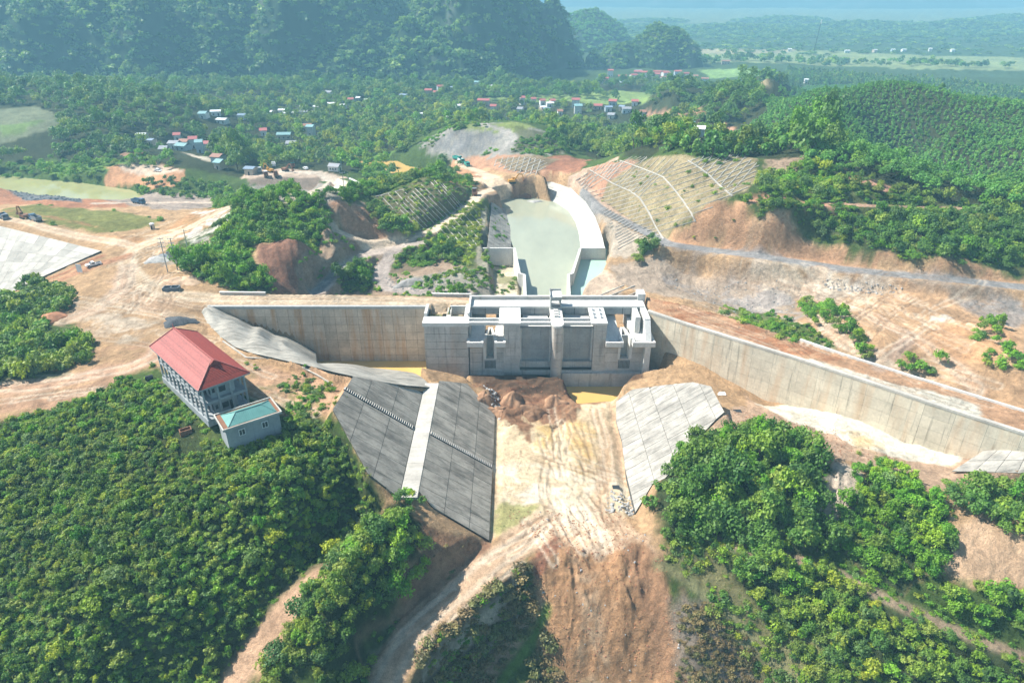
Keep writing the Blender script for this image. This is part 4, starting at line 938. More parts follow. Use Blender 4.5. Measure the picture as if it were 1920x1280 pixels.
# left block with lifts
def lifts(name, x0, x1, y0, y1, zs, m, cols=1, th=.25):
    sb(name+'_core', x0+.15, x1-.15, y0+.15, y1, zs[0], zs[-1]-.05, M['joint'])
    xs = np.linspace(x0, x1, cols+1)
    for i in range(cols):
        for j in range(len(zs)-1):
            sb(name+'_lift', xs[i]+(.02 if i else 0), xs[i+1]-(.02 if i < cols-1 else 0), y0, y0+1.2, zs[j]+.05, zs[j+1]-.05, m)
F0 = 189.4
zs = [-20.5, -17.3, -14.6, -11.9, -9.2, -6.6, -3.9, -1.3]
lifts('abutment', -27.2, -13.6, F0, F0+6, zs, M['spill'], 1)
sb('abutment_cap', -27.6, -13.3, F0-.3, F0+4.6, -1.3, -.05, M['bright'])
sb('abutment_side', -27.2, -26.4, F0+.3, F0+12, -20.5, -.8, M['spill']); sb('side_wall', -27.5, -26.6, F0+4.6, 201.2, -2.9, 1.0, M['bright']); 
sb('pit_wall', -20.7, -19.3, F0+4.6, 201.5, -3, -.3, M['slab_b']); sb('pit_back_wall', -20, -14.5, 201.5, 202.2, -3, .1, M['bright'])
sb('side_wall', -15.0, -13.4, F0+4.6, 208, -3, -.1, M['bright']); sb('side_wall', -13.9, -13.3, F0+4.6, 208, -.1, 1.1, M['bright'])
# bay walls and inner floors
sb('partition_wall', -13.6, -12.9, F0+2.2, 201, -20, -.6, M['spill'])
def trough(xa, xb, zt=-5.6):
    """cantilevered hopper: flared box with open top"""
    y0, y1 = F0-2.6, F0+.2; o_ = Vector(SPL); mb = MB()
    def hx(bx0, bx1, by0, tx0, tx1, ty0, zb, z2, yb):
        mb.hexa([(bx0-o_.x, by0-o_.y, zb), (bx1-o_.x, by0-o_.y, zb), (bx1-o_.x, yb-o_.y, zb), (bx0-o_.x, yb-o_.y, zb)],
                [(tx0-o_.x, ty0-o_.y, z2), (tx1-o_.x, ty0-o_.y, z2), (tx1-o_.x, yb-o_.y, z2), (tx0-o_.x, yb-o_.y, z2)])
    hx(xa+1.2, xb-1.2, F0-.4, xa, xb, y0, zt-3.0, zt-1.6, y1); mb.build('hopper_base', M['slab_b'], t)
    for nm, q in (('hopper_wall', (xa, xa+.8, y0, y1+8)), ('hopper_wall', (xb-.8, xb, y0, y1+8)), ('hopper_wall', (xa+.8, xb-.8, y0, y0+.7))):
        sb(nm, *q, zt-1.6, zt, M['bright'] if 1 else 0)
def bay(x0, x1, nx0, nx1, zf=-6.5):
    """front wall of a side bay with its notch, grating and two hoppers"""
    z2 = [-20.5, -17.2, -13.9, -10.6, -7.2]
    lifts('bay_front', x0, nx0, F0, F0+2, z2, M['spill']); lifts('bay_front', nx1, x1, F0, F0+2, z2, M['spill'])
    sb('notch_sill', nx0, nx1, F0+.05, F0+2, -20.5, -12.6, M['spill']); sb('notch_back', nx0, nx1, F0+2.2, F0+2.8, -12.6, -5.5, M['gate'])
    for k in range(9):
        x = nx0+.15+(nx1-nx0-.3)*k/8; sb('grating_bar', x-.1, x+.1, F0-.12, F0+.05, -15.9, -13.3, M['joint'])
    sb('grating_frame', nx0-.1, nx1+.1, F0-.05, F0+.04, -16.1, -13.1, M['gate'])
    o_ = SPL
    for s_, xa in ((-1, nx0), (1, nx1)):
        mb = MB(); mid = (nx0+nx1)/2; xa2 = xa
        mb.hexa([(xa2-.4-o_[0], F0-.2-o_[1], -12.6), (xa2+.4-o_[0], F0-.2-o_[1], -12.6), (mid+s_*.3+.35-o_[0], F0+8-o_[1], -12.6), (mid+s_*.3-.35-o_[0], F0+8-o_[1], -12.6)],
                [(xa2-.4-o_[0], F0-.2-o_[1], -5.4), (xa2+.4-o_[0], F0-.2-o_[1], -5.4), (mid+s_*.3+.35-o_[0], F0+8-o_[1], -5.4), (mid+s_*.3-.35-o_[0], F0+8-o_[1], -5.4)])
        mb.build('notch_wall', M['bright'], t)
    mb = MB(); z_ = -7.2
    mb.hexa([(x0-o_[0], F0-o_[1], -8.2), (nx0-o_[0], F0-o_[1], -8.2), (nx0-o_[0], 207-o_[1], -8.2), (x0-o_[0], 207-o_[1], -8.2)], [(x0-o_[0], F0-o_[1], -6.3), (nx0-o_[0], F0-o_[1], -6.3), (nx0-o_[0], 207-o_[1], -2.7), (x0-o_[0], 207-o_[1], -2.7)]); mb.build('bay_floor', M['bright'], t)
    mb = MB()
    mb.hexa([(nx1-o_[0], F0-o_[1], -8.2), (x1-o_[0], F0-o_[1], -8.2), (x1-o_[0], 207-o_[1], -8.2), (nx1-o_[0], 207-o_[1], -8.2)], [(nx1-o_[0], F0-o_[1], -6.3), (x1-o_[0], F0-o_[1], -6.3), (x1-o_[0], 207-o_[1], -2.7), (nx1-o_[0], 207-o_[1], -2.7)]); mb.build('bay_floor', M['bright'], t)
bay(-13.2, -2.6, -8.6, -5.2); trough(-13.9, -8.8); trough(-5.4, -2.0)
bay(29.2, 42.6, 33.6, 37.2); trough(29.0, 34.4); trough(37.2, 44.2)
# gate bays
for x0, x1 in ((2.5, 12.2), (15.7, 25.3)):
    zg = [-14.2, -10.4, -6.6, -2.8]
    sb('gate_core', x0, x1, 191.9, 192.4, -14.2, -2.9, M['joint'])
    for j in range(3): sb('gate_panel', x0, x1, 191.7-.25*(j == 2), 192.3, zg[j]+.02, zg[j+1]-.02, M['gate'])
    sb('gate_guide', x0, x0+.5, 191.0, 191.7, -14.2, -2.8, M['bright']); sb('gate_guide', x1-.5, x1, 191.0, 191.7, -14.2, -2.8, M['bright'])
    sb('floor_slab', x0, x1, 192.4, 207, -3.4, -2.75, M['bright'])
    sb('gate_sill', x0, x1, 190.4, 192, -16.2, -14.25, M['spill']); sb('gate_sill', x0, x1, 189.0, 190.4, -20, -16.6, M['spill']); sb('sill_lip', x0, x1, 189.3, 192, -16.6, -16.2, M['joint'])
    for s_ in (x0+.35, x1-.9):
        sb('lifting_bracket', s_, s_+.5, 195.6, 196.4, -2.7, -.5, M['joint']); sb('lifting_bracket', s_+.1, s_+.4, 197.2, 197.8, -2.7, -1.0, M['steel'])
# piers with lifts
def pier(x0, x1, yf=F0-.4, y1=208):
    sb('pier_core', x0+.1, x1-.1, yf+.1, y1, -20.5, -.6, M['joint'])
    z = [-20.5, -17.5, -14.5, -11.5, -8.5, -5.6, -2.7, -.6]
    for j in range(len(z)-1): sb('pier_lift', x0, x1, yf, y1, z[j]+.04, z[j+1]-.04, M['spill'])
pier(-2.6, 2.5); pier(25.3, 29.2)
sb('pier_cap', -4.0, 2.7, F0-.6, 208, -.6, 0, M['bright']); sb('pier_cap', 24.4, 29.4, F0-.6, 208, -.6, 0, M['bright'])
def nose(x0, x1, yn, z0, z1, name, m, n=10, full=208):
    cx = (x0+x1)/2; r = (x1-x0)/2; pts = [(x1-SPL[0], full-SPL[1]), (x0-SPL[0], full-SPL[1])]
    pts += [(cx-r*math.cos(math.pi*k/n)-SPL[0], yn-1.25*r*math.sin(math.pi*k/n)-SPL[1]) for k in range(n+1)]
    return MB().hexa([(x, y, z0) for x, y in pts], [(x, y, z1) for x, y in pts]).build(name, m, t)
z = [-20.5, -17.5, -14.6, -11.7, -8.8, -5.9, -3.0, -.6]
nose(12.35, 15.55, 189.1, -20.4, -.7, 'pier_core', M['joint'])
for j in range(len(z)-1): nose(12.2, 15.7, 189.0, z[j]+.05, z[j+1]-.05, 'pier_lift', M['spill'])
nose(12.0, 15.9, 189.0, -.6, 0, 'pier_cap', M['bright'])
# right abutment
sb('end_wall', 38.6, 40.2, F0+4, 207, -12, -.1, M['bright']); sb('end_wall', 41.2, 43.0, F0+2.5, 208, -20, .05, M['bright'])
mb = MB(); mb.hexa([(41.2-8, F0-2-196, -20), (43-8, F0-2-196, -20), (43-8, F0+2.5-196, -20), (41.2-8, F0+2.5-196, -20)], [(41.2-8, F0-2-196, -5.8), (43-8, F0-2-196, -5.8), (43-8, F0+2.5-196, -.2), (41.2-8, F0+2.5-196, -.2)]); mb.build('end_wall', M['bright'], t)
sb('niche', 43.0, 43.12, 194.5, 197.5, -5, -1.6, M['joint']); sb('end_post', 41.3, 43.8, 206.3, 210.6, -2, 2.2, M['bright'])
# base footing
sb('footing', 13.5, 43.2, 187.9, 189.6, -22.6, -17.2, M['spill']); sb('footing', 43.2, 47, 187.9, 193, -22.6, -18.2, M['spill']); sb('footing', -13.2, 13.5, 189.0, 190, -20.5, -18.2, M['spill'])
# service bridge (front) with rails, deck bridge (back) with girders and parapets
for x0, x1 in ((-13.3, -4.0), (2.7, 12.0), (15.9, 24.4)):
    sb('service_beam', x0, x1, F0+.0, F0+1.1, -.95, -.02, M['bright']); sb('service_beam', x0, x1, F0+2.9, F0+3.5, -.9, -.02, M['bright'])
    sb('service_floor', x0, x1, F0+1.1, F0+2.9, -.9, -.75, M['gate'])
for x0, x1 in ((-13.3, -4.0), (2.7, 12.0), (15.9, 24.4), (29.4, 42)):
    sb('deck_girder', x0, x1, 201.0, 201.7, -2.5, -.25, M['gate']); sb('deck_girder', x0, x1, 206.2, 206.8, -2.5, -.25, M['gate'])
    sb('girder_joint', (x0+x1)/2-.08, (x0+x1)/2+.08, 200.93, 201.0, -2.5, -.3, M['joint'])
sb('deck_slab', -13.9, 42.6, 200.8, 207.4, -.25, .02, M['bright'])
sb('deck_kerb', -13.9, 42.6, 200.7, 201.0, .02, .35, M['bright']); sb('deck_parapet', -13.9, 42.6, 207.1, 207.5, .02, 1.1, M['spill']); sb('parapet_coping', -14, 42.7, 206.95, 207.65, 1.1, 1.3, M['bright'])
# hoist tower on the centre pier
for x_ in (12.25, 15.35):
    for y_ in (199.2, 203.8): sb('tower_column', x_, x_+.35, y_, y_+.4, 0, 4.1, M['gate'])
sb('tower_wall', 12.25, 12.45, 199.6, 203.8, 0, 4.1, M['gate']); sb('tower_wall', 15.5, 15.7, 199.6, 203.8, 0, 4.1, M['gate']); sb('tower_beam', 12.6, 15.35, 199.25, 199.5, 2.9, 4.1, M['gate']); sb('tower_beam', 12.6, 15.35, 199.25, 199.5, 0, .8, M['gate'])
sb('tower_roof', 12.1, 15.85, 199.0, 204.4, 4.1, 4.4, M['bright']); sb('tower_rim', 12.1, 15.85, 204.1, 204.4, 4.4, 5.0, M['gate']); sb('tower_rim', 12.1, 12.35, 199, 204.1, 4.4, 5.0, M['gate'])
for s_ in (1, 2): sb('tower_crossbar', 12.6, 15.35, 199.3, 199.4, .8+s_*.7, .9+s_*.7, M['steel'])
for y_ in (193, 195, 197): sb('hoist_block', 13.2, 14.6, y_, y_+1.0, 0, .7, M['bright'])
for x_ in (25.5, 27.6):
    for y_ in (192.5, 195, 198): sb('anchor_block', x_, x_+.5, y_, y_+1.1, 0, .5, M['steel'])
# ------------------------------------------------------------------ buildings
BZ = 1.6
def bld_frame(px_list): return [P(*p) for p in px_list]
# ridge & eaves from the photograph: eave corners at height 9.6 above ground
EZ = BZ+9.0
e_fl, e_fr, e_bl, e_br = P(371, 733, EZ), P(471, 700, EZ), P(271, 652, EZ), P(366, 627, EZ)
ax = (Vector(e_bl)-Vector(e_fl)); ay = (Vector(e_fr)-Vector(e_fl)); Lb, Wb = ax.length, ay.length
ang = math.radians(44.3)
print('BLD', Lb, Wb, math.degrees(ang), math.degrees(math.atan2(ax.y, ax.x)), e_fl)
org = Vector((e_fl[0], e_fl[1], BZ))
t = empty('red_roof_building', org, 'unfinished two-storey concrete building with red tiled roof and open colonnade', 'building', rz=ang)
# local frame: x along the short front (0..Wb), y along the long side (0..Lb)
ov = 1.0; h2 = 9.0
def lb(name, x0, x1, y0, y1, z0, z1, m, parent=None): return MB().box(x0, x1, y0, y1, z0, z1).build(name, m, parent or t)
x0, x1, y0, y1 = ov, Wb-ov, ov, Lb-ov
lb('floor_slab', x0-.2, x1+.2, y0-.2, y1+.2, -1.5, .2, M['bldg']); lb('floor_slab', x0, x1, y0, y1, 4.3, 4.6, M['bldg']); lb('ceiling_slab', x0, x1, y0, y1, 8.3, 8.6, M['bldg'])
lb('fascia', 0, Wb, 0, Lb, 8.6, 8.9, M['bldg'])
iw = 2.2
for nm, q in (('wall', (x0+iw, x1-iw-.2, y0+1.2, y0+1.45)), ('wall', (x0+iw, x1-iw, y1-.3, y1-.05)), ('wall', (x0+iw, x0+iw+.25, y0+1.5, y1-.3)), ('wall', (x1-iw-.25, x1-iw, y0+1.5, y1-.3))):
    for za, zb in ((.2, 4.3), (4.6, 8.3)): lb(nm, *q, za, zb, M['bldg'])
n_c = 11
for k in range(n_c):
    y = y0+.15+(y1-y0-.5)*k/(n_c-1)
    lb('column', x0, x0+.4, y, y+.4, .2, 8.3, M['bldg']); lb('column', x1-.4, x1, y, y+.4, .2, 8.3, M['bldg'])
    if k < n_c-1:
        y2 = y0+.15+(y1-y0-.5)*(k+1)/(n_c-1)
        for zz in (4.6, .2):
            lb('balustrade', x0+.1, x0+.25, y+.4, y2, zz+.3, zz+1.0, M['bldg'])
            lb('door' if k % 2 else 'window', x0+iw-.06, x0+iw-.01, y+1.0, y+2.1, zz+(.1 if k % 2 else 1.0), zz+2.5, M['dark'])
for x in (x0+3.4, x1-3.8): lb('column', x, x+.4, y0, y0+.4, .2, 8.3, M['bldg'])
lb('front_beam', x0, x1, y0+.05, y0+.35, 3.9, 4.3, M['bldg']); lb('front_beam', x0, x1, y0+.05, y0+.35, 7.9, 8.3, M['bldg'])
for zz in (.2, 4.6):
    w_ = lb('window', (x0+x1)/2-1.0, (x0+x1)/2+.6, y0+1.12, y0+1.19, zz+1.0, zz+2.4, M['dark']); lb('window', x0+iw+.4, x0+iw+1.0, y0+1.12, y0+1.19, zz+1.4, zz+2.4, M['dark'])
lb('door', x1-iw-2.0, x1-iw-.9, y0+1.12, y0+1.19, .2, 2.6, M['dark'])
# roof: two long planes, front hip and hipped-gable tip; tiled in courses
rz = 8.9; rh = 12.8; yr0, yr1 = 5.4, Lb-2.2; xm = Wb/2
def roof_plane(name, a, b_, c, d, m, rows, name2='tile_course'):
    """a,b eave; c,d top (above b,a)"""
    a, b_, c, d = [Vector(q) for q in (a, b_, c, d)]; n = (b_-a).cross(d-a).normalized()
    MB().hexa([tuple(q-n*.15) for q in (a, b_, c, d)], [tuple(q) for q in (a, b_, c, d)]).build(name, m, t)
    par = [o for o in COL.objects if o.parent == t][-1]
    for r in range(rows):
        v0, v1 = r/rows, (r+1)/rows; p0, p1, p2, p3 = a.lerp(d, v0), b_.lerp(c, v0), b_.lerp(c, v1), a.lerp(d, v1)
        if (p2-p3).length < .02: p2 = p3+(b_-a).normalized()*.02
        MB().hexa([tuple(q) for q in (p0, p1, p2, p3)], [tuple(p0+n*.10), tuple(p1+n*.10), tuple(p2+n*.02), tuple(p3+n*.02)]).build(name2, m, par)
gz = 1.1; gy = yr0-1.6
roof_plane('roof_plane', (0, Lb, rz), (0, 0, rz), (xm, yr0, rh), (xm, yr1, rh), M['pink'], 22)
roof_plane('roof_plane', (Wb, 0, rz), (Wb, Lb, rz), (xm, yr1, rh), (xm, yr0, rh), M['red'], 22)
roof_plane('roof_hip', (0, 0, rz), (Wb, 0, rz), (xm+.6, yr0-.5, rh-.35), (xm-.6, yr0-.5, rh-.35), M['red'], 16)
roof_plane('roof_hip', (Wb, Lb, rz), (0, Lb, rz), (xm-.3, yr1, rh), (xm+.3, yr1, rh), M['red'], 10)
MB().hexa([(xm-1.9, yr0-1.4, rh-1.35), (xm+1.9, yr0-1.4, rh-1.35), (xm+1.9, yr0, rh-1.35), (xm-1.9, yr0, rh-1.35)], [(xm-.15, yr0-1.4, rh+.1), (xm+.15, yr0-1.4, rh+.1), (xm+.15, yr0, rh+.1), (xm-.15, yr0, rh+.1)]).build('gable', M['red'], t)
MB().bar((xm, yr0-1.5, rh+.16), (xm, yr1+.1, rh+.16), .34, .26).build('ridge_cap', M['pink'], t)
for a, b_ in (((0, 0, rz), (xm, yr0, rh)), ((Wb, 0, rz), (xm, yr0, rh)), ((0, Lb, rz), (xm, yr1, rh)), ((Wb, Lb, rz), (xm, yr1, rh))):
    MB().bar((a[0], a[1], a[2]+.12), (b_[0], b_[1], b_[2]+.1), .3, .22).build('hip_cap', M['pink'], t)
MB().hexa([(xm-.1, yr1-.1, rh+.2), (xm+.1, yr1-.1, rh+.2), (xm+.1, yr1+.2, rh+.2), (xm-.1, yr1+.2, rh+.2)], [(xm-.05, yr1+.3, rh+1.0), (xm+.05, yr1+.3, rh+1.0), (xm+.05, yr1+.5, rh+1.0), (xm-.05, yr1+.5, rh+1.0)]).build('ridge_finial', M['pink'], t)
# teal roofed annex
TZ = BZ+3.6
a0, a1, b0, b1 = P(418, 808, TZ), P(529, 772, TZ), P(389, 782, TZ), P(499, 749, TZ)
ay = Vector(a1)-Vector(a0); Wt = ay.length; Dt = (Vector(b0)-Vector(a0)).length; ang2 = math.atan2(ay.y, ay.x); print('ANX', Wt, Dt, math.degrees(ang2))
t = empty('teal_roof_annex', (a0[0], a0[1], BZ), 'single-storey grey annex with hipped teal metal roof in front of the red-roofed building', 'building', rz=ang2)
lb('wall', .6, Wt-.6, .6, Dt-.6, -2.5, 3.2, M['bldg']); lb('cornice', 0, Wt, 0, Dt, 3.2, 3.5, M['bldg'])
for q in ((0, Wt, 0, .25), (0, Wt, Dt-.25, Dt), (0, .25, .25, Dt-.25), (Wt-.25, Wt, .25, Dt-.25)): lb('parapet', *q, 3.5, 3.8, M['slab_b'])
lb('roof_gutter', .25, Wt-.25, .25, Dt-.25, 3.5, 3.52, M['rust'])
A = (1.3, .9, 3.55); B_ = (Wt-.9, .9, 3.55); Cc = (Wt-.9, Dt-.8, 3.55); D_ = (1.3, Dt-.8, 3.55); ym = Dt/2; r0 = (4.0, ym, 5.0); r1 = (Wt-3.4, ym, 5.0)
mb = MB(); mb.quad(A, B_, r1, r0); mb.quad(B_, Cc, r1); mb.quad(Cc, D_, r0, r1); mb.quad(D_, A, r0); mb.quad(A, D_, Cc, B_); mb.build('roof', M['teal'], t); rf = [o for o in COL.objects if o.parent == t][-1]
MB().bar((r0[0], r0[1], 5.05), (r1[0], r1[1], 5.05), .25, .1).build('ridge_cap', M['teal'], rf)
for a, b_ in ((A, r0), (B_, r1), (Cc, r1), (D_, r0)): MB().bar((a[0], a[1], a[2]+.05), (b_[0], b_[1], 5.05), .2, .08).build('hip_cap', M['teal'], rf)
nrib = 26
for k in range(1, nrib):
    x = A[0]+(B_[0]-A[0])*k/nrib; zf = 1.0
    if x < r0[0]: zf = (x-A[0])/(r0[0]-A[0])
    if x > r1[0]: zf = (B_[0]-x)/(B_[0]-r1[0])
    MB().bar((x, A[1], 3.58), (x, A[1]+(ym-A[1])*zf, 3.58+1.45*zf), .06, .06).build('roof_rib', M['teal'], rf)
for i, x in enumerate((3.2, 8.3, 13.2)):
    if x+1.3 < Wt:
        w_ = lb('window', x, x+1.4, .5, .6, .7, 2.3, M['white']); lb('pane', x+.12, x+.64, .46, .5, .85, 2.15, M['glass'], w_); lb('pane', x+.76, x+1.28, .46, .5, .85, 2.15, M['glass'], w_)
# ------------------------------------------------------------------ village houses
EXC = []
ORD = ['first', 'second', 'third', 'fourth', 'fifth', 'sixth', 'seventh', 'eighth', 'ninth', 'tenth', 'eleventh', 'twelfth', 'thirteenth', 'fourteenth', 'fifteenth', 'sixteenth']
for k, c in dict(r_red=(.40, .13, .12), r_white=(.72, .74, .74), r_teal=(.22, .38, .38), r_blue=(.22, .29, .37), r_grey=(.30, .31, .33), r_brown=(.33, .17, .12), hw_white=(.70, .70, .67), hw_blue=(.44, .52, .56), hw_tan=(.55, .46, .36)).items(): M[k] = simple(k, c, .5, 0, .1, .8)
RN = dict(red='red-roofed', white='white-roofed', teal='teal-roofed', blue='blue-roofed', grey='grey-roofed', brown='brown-roofed')
HOUSES = {
 'the left woodland hamlet': ('near the machine yard', "264 264 15 white;283 273 11 blue;403 218 16 white;380 223 13 teal;416 233 18 white;452 225 12 blue;431 208 13 grey;325 280 16 grey;344 277 15 brown;340 283 20 teal;361 279 13 red;381 281 16 red;373 287 11 teal;407 307 18 brown;411 318 6 teal;469 329 17 blue;331 264 8 red;305 290 12 grey"),
 'the central woodland hamlet': ('left of the spoil hill', "541 221 18 white;567 209 10 grey;593 208 9 white;616 183 11 grey;621 203 12 white;658 199 9 red;642 205 6 white;687 194 8 white;671 191 8 white;568 219 14 grey;574 246 16 brown;583 255 12 teal;532 262 23 teal;492 255 11 red;545 279 16 grey;786 222 11 white;842 230 6 white;859 206 9 white;527 214 10 white;505 218 9 white"),
 'the row under the limestone cliff': ('at the mountain foot', "757 187 13 blue;804 185 12 red;815 182 10 red;825 177 10 red;834 174 10 brown;846 173 9 blue;861 164 9 white;896 168 11 teal;921 169 8 white"),
 'the village beyond the spoil hill': ('beside the green paddy', "907 201 20 red;925 208 10 red;979 197 8 red;1000 194 8 red;1017 197 9 red;1031 201 12 white;1036 197 8 red;1017 209 9 white;1026 212 10 blue;1080 202 13 red;1084 214 13 teal;1122 206 14 red;1150 199 13 red;1141 210 12 blue;1191 199 11 red;1175 213 15 grey;1167 208 8 blue;1147 223 11 grey;1190 233 13 white;1200 246 15 blue;1205 254 9 white;1295 254 12 teal;1332 254 17 white;1314 257 8 white;976 212 9 grey;1205 218 8 brown;1050 216 7 brown"),
 'the far village under the conical hill': ('at the conical hill', "1124 157 11 teal;1137 155 8 red;1145 144 9 red;1167 150 14 red;1168 155 9 blue;1197 141 12 grey;1196 146 13 red;1208 147 11 red;1188 153 12 red;1202 155 9 white;1232 147 13 red;1247 142 11 red;1248 149 13 red;1230 151 13 red;1245 154 11 red;1271 146 12 red;1286 146 11 red;1288 150 10 blue;1268 150 9 blue;1183 126 5 white;1322 155 12 brown;1305 151 7 brown"),
 'the farms on the far plain': ('on the hazy plain', "1589 100 8 white;1695 98 7 white;1641 99 6 white;1361 121 14 brown;1481 97 6 white;1512 157 6 white;1675 98 6 white;1745 97 5 white;1787 98 5 white"),
}
def house(px, py, wpx, colr, seed):
    r = random.Random(seed); x, y, z = G(px, py); _, _, dep = project(x, y, z); wm = max(4.5, wpx*float(dep)/F*1.05); d = r.uniform(5.5, 8.5) if wm < 16 else 9.0; h = r.uniform(3.6, 4.6)
    if colr in ('teal', 'red') and r.random() < .3: h += 3
    if py < 190: h += 1.2
    t = empty('village_house', (x, y+d/2, z-.3), '', 'house', rz=r.uniform(-.35, .35)); wallm = r.choice(['hw_white', 'hw_white', 'hw_blue', 'hw_tan'])
    EXC.append((x, y+d/2, wm*.5+d*.5+2.5)); EXC.append((x*(1-9/y), y-8, wm*.5+5)); EXC.append((x*(1-20/y), y-19, wm*.5+4)) 
    MB().box(-wm/2, wm/2, -d/2, d/2, 0, h+.3).build('wall', M[wallm], t)
    rh = 1.6 if colr not in ('white', 'blue') else 1.0; ov = .6; mb = MB()
    mb.v = [(-wm/2-ov, -d/2-ov, h), (wm/2+ov, -d/2-ov, h), (wm/2+ov, d/2+ov, h), (-wm/2-ov, d/2+ov, h), (-wm/2-ov, 0, h+rh), (wm/2+ov, 0, h+rh),
            (-wm/2-ov, -d/2-ov, h+.2), (wm/2+ov, -d/2-ov, h+.2), (wm/2+ov, d/2+ov, h+.2), (-wm/2-ov, d/2+ov, h+.2), (-wm/2-ov, 0, h+rh+.2), (wm/2+ov, 0, h+rh+.2)]
    mb.f = [(6, 7, 11, 10), (8, 9, 10, 11), (0, 4, 5, 1), (2, 5, 4, 3), (0, 1, 7, 6), (2, 3, 9, 8), (6, 10, 9, 3, 4, 0), (7, 1, 5, 2, 8, 11)]
    mb.f = [(6, 7, 11, 10), (8, 9, 10, 11), (1, 0, 4, 5), (3, 2, 5, 4), (0, 1, 7, 6), (2, 3, 9, 8), (0, 6, 10, 4), (4, 10, 9, 3), (1, 5, 11, 7), (5, 2, 8, 11)]
    mb.build('roof', M['r_'+colr], t)
    n = max(1, int(wm/3.5)); k0 = r.randrange(n)
    for k in range(n):
        xx = -wm/2+wm*(k+.5)/n
        if k == k0: MB().box(xx-.5, xx+.5, -d/2-.05, -d/2, .3, 2.5).build('door', M['dark'], t)
        else: MB().box(xx-.6, xx+.6, -d/2-.05, -d/2, 1.2, 2.4).build('window', M['dark'], t)
    return t
for cl, (where, s) in HOUSES.items():
    rows = []
    for q in s.split(';'):
        px, py, wp, c = q.split(); rows.append((float(px), float(py), float(wp), c))
    cnt = {}
    tot_ = {c: sum(1 for r_ in rows if r_[3] == c) for c in RN}
    for i, (px, py, wp, c) in enumerate(sorted(rows)):
        t = house(px, py, wp, c, i+int(px)); k = cnt.get(c, 0); cnt[c] = k+1
        t['label'] = (f'only {RN[c]} house of {cl}' if tot_[c] == 1 else f'{ORD[k]} {RN[c]} house from the left in {cl}'); t['group'] = 'village houses '+where
# ------------------------------------------------------------------ concrete lattices on the cut slopes
def seg_x(p, d, a, b_):
    e = (b_[0]-a[0], b_[1]-a[1]); D = d[0]*e[1]-d[1]*e[0]
    if abs(D) < 1e-9: return None
    s = ((a[0]-p[0])*e[1]-(a[1]-p[1])*e[0])/D; u = ((a[0]-p[0])*d[1]-(a[1]-p[1])*d[0])/D
    return s if s > 1e-3 and -.001 <= u <= 1.001 else None
def along(line, n, off=.5):
    Ls = [math.dist(line[i], line[i+1]) for i in range(len(line)-1)]; Tt = sum(Ls); out = []
    for k in range(n):
        s = Tt*(k+off)/n; i = 0
        while i < len(Ls)-1 and s > Ls[i]: s -= Ls[i]; i += 1
        f = s/Ls[i]; out.append((line[i][0]+(line[i+1][0]-line[i][0])*f, line[i][1]+(line[i+1][1]-line[i][1])*f))
    return out
def drape(t, a, b_, w_=.45, h=.3, seg=None, name='lattice_beam', mt='slab_b', lift=.12):
    n = seg or max(2, int(math.dist(a, b_)/7)); pts_ = [G(a[0]+(b_[0]-a[0])*k/n, a[1]+(b_[1]-a[1])*k/n) for k in range(n+1)]
    mb = MB(); o = Vector(t.location)
    for k in range(n):
        if math.dist(pts_[k], pts_[k+1]) > 30: continue
        mb.bar(tuple(Vector(pts_[k])-o+Vector((0, 0, lift))), tuple(Vector(pts_[k+1])-o+Vector((0, 0, lift))), w_, h)
    if mb.f: mb.build(name, M[mt], t)
def fam(t, Lc, Rc, d, n, w_=.45, skipf=.0, maxl=400, cut=0):
    w_ *= .62
    for k, p in enumerate(along(Lc, n)):
        c = [s for i in range(len(Rc)-1) for s in [seg_x(p, d, Rc[i], Rc[i+1])] if s]
        if not c: continue
        s = min(min(c), maxl/math.hypot(*d)); e0 = random.uniform(0, cut); e1 = random.uniform(0, cut)
        drape(t, (p[0]+d[0]*s*e0, p[1]+d[1]*s*e0), (p[0]+d[0]*s*(1-e1), p[1]+d[1]*s*(1-e1)), w_)
def c1(s): return [(1050+float(q.split()[0])/4.8, 270+float(q.split()[1])/4.8) for q in s.split(',')]
def c2(s): return [(680+float(q.split()[0])/5.121, 310+float(q.split()[1])/5.121) for q in s.split(',')]
def c4(s): return [(780+float(q.split()[0])/8.727, 260+float(q.split()[1])/8.727) for q in s.split(',')]
def thing_at(name, px, py, label, cat, group=None): return empty(name, G(px, py), label, cat, group)
BOT = c1("130 330,240 430,540 640,700 750,920 865"); D1 = c1("270 235,480 360,640 430,720 490,800 620,860 740,930 860"); D2 = c1("540 150,760 230,930 300,1010 390,1090 490,1180 620,1220 700"); D3 = c1("1150 150,1260 220,1350 290,1430 370,1550 470")
TOP0 = c1("130 300,270 235,340 190,540 140,640 115,740 112"); TOPR = c1("740 112,1000 150,1150 150,1300 110,1620 92,1800 190,1680 420,1550 470")
t = thing_at('slope_lattice', 1110, 350, 'dense white concrete lattice on the red lower left of the netted hill', 'slope lattice')
fam(t, c1("130 320,240 430"), c1("270 235,480 360"), (1, -.62), 5, .5); fam(t, c1("130 330,235 425"), c1("270 235,480 360"), (1, -1.15), 5, .5)
fam(t, c1("290 235,450 330"), c1("340 190,540 150,640 215"), (1, -1.2), 8, .5); fam(t, c1("290 240,450 330"), c1("640 100,600 240,420 330"), (1, -.55), 6, .5)
fam(t, c1("560 150,680 190"), c1("640 115,760 115,800 135"), (1, -.5), 5, .5)
t = thing_at('slope_lattice', 1130, 400, 'sparse concrete ribs on the lowest weedy band of the netted hill', 'slope lattice'); fam(t, BOT[1:], D1, (1, -.30), 17, .4, cut=.12)
t = thing_at('slope_lattice', 1200, 370, 'concrete ribs crossing the middle band of the netted hill', 'slope lattice'); fam(t, D1, D2, (1, -.30), 18, .4, cut=.04); fam(t, D1[1:4], D2, (1, -1.0), 10, .35)
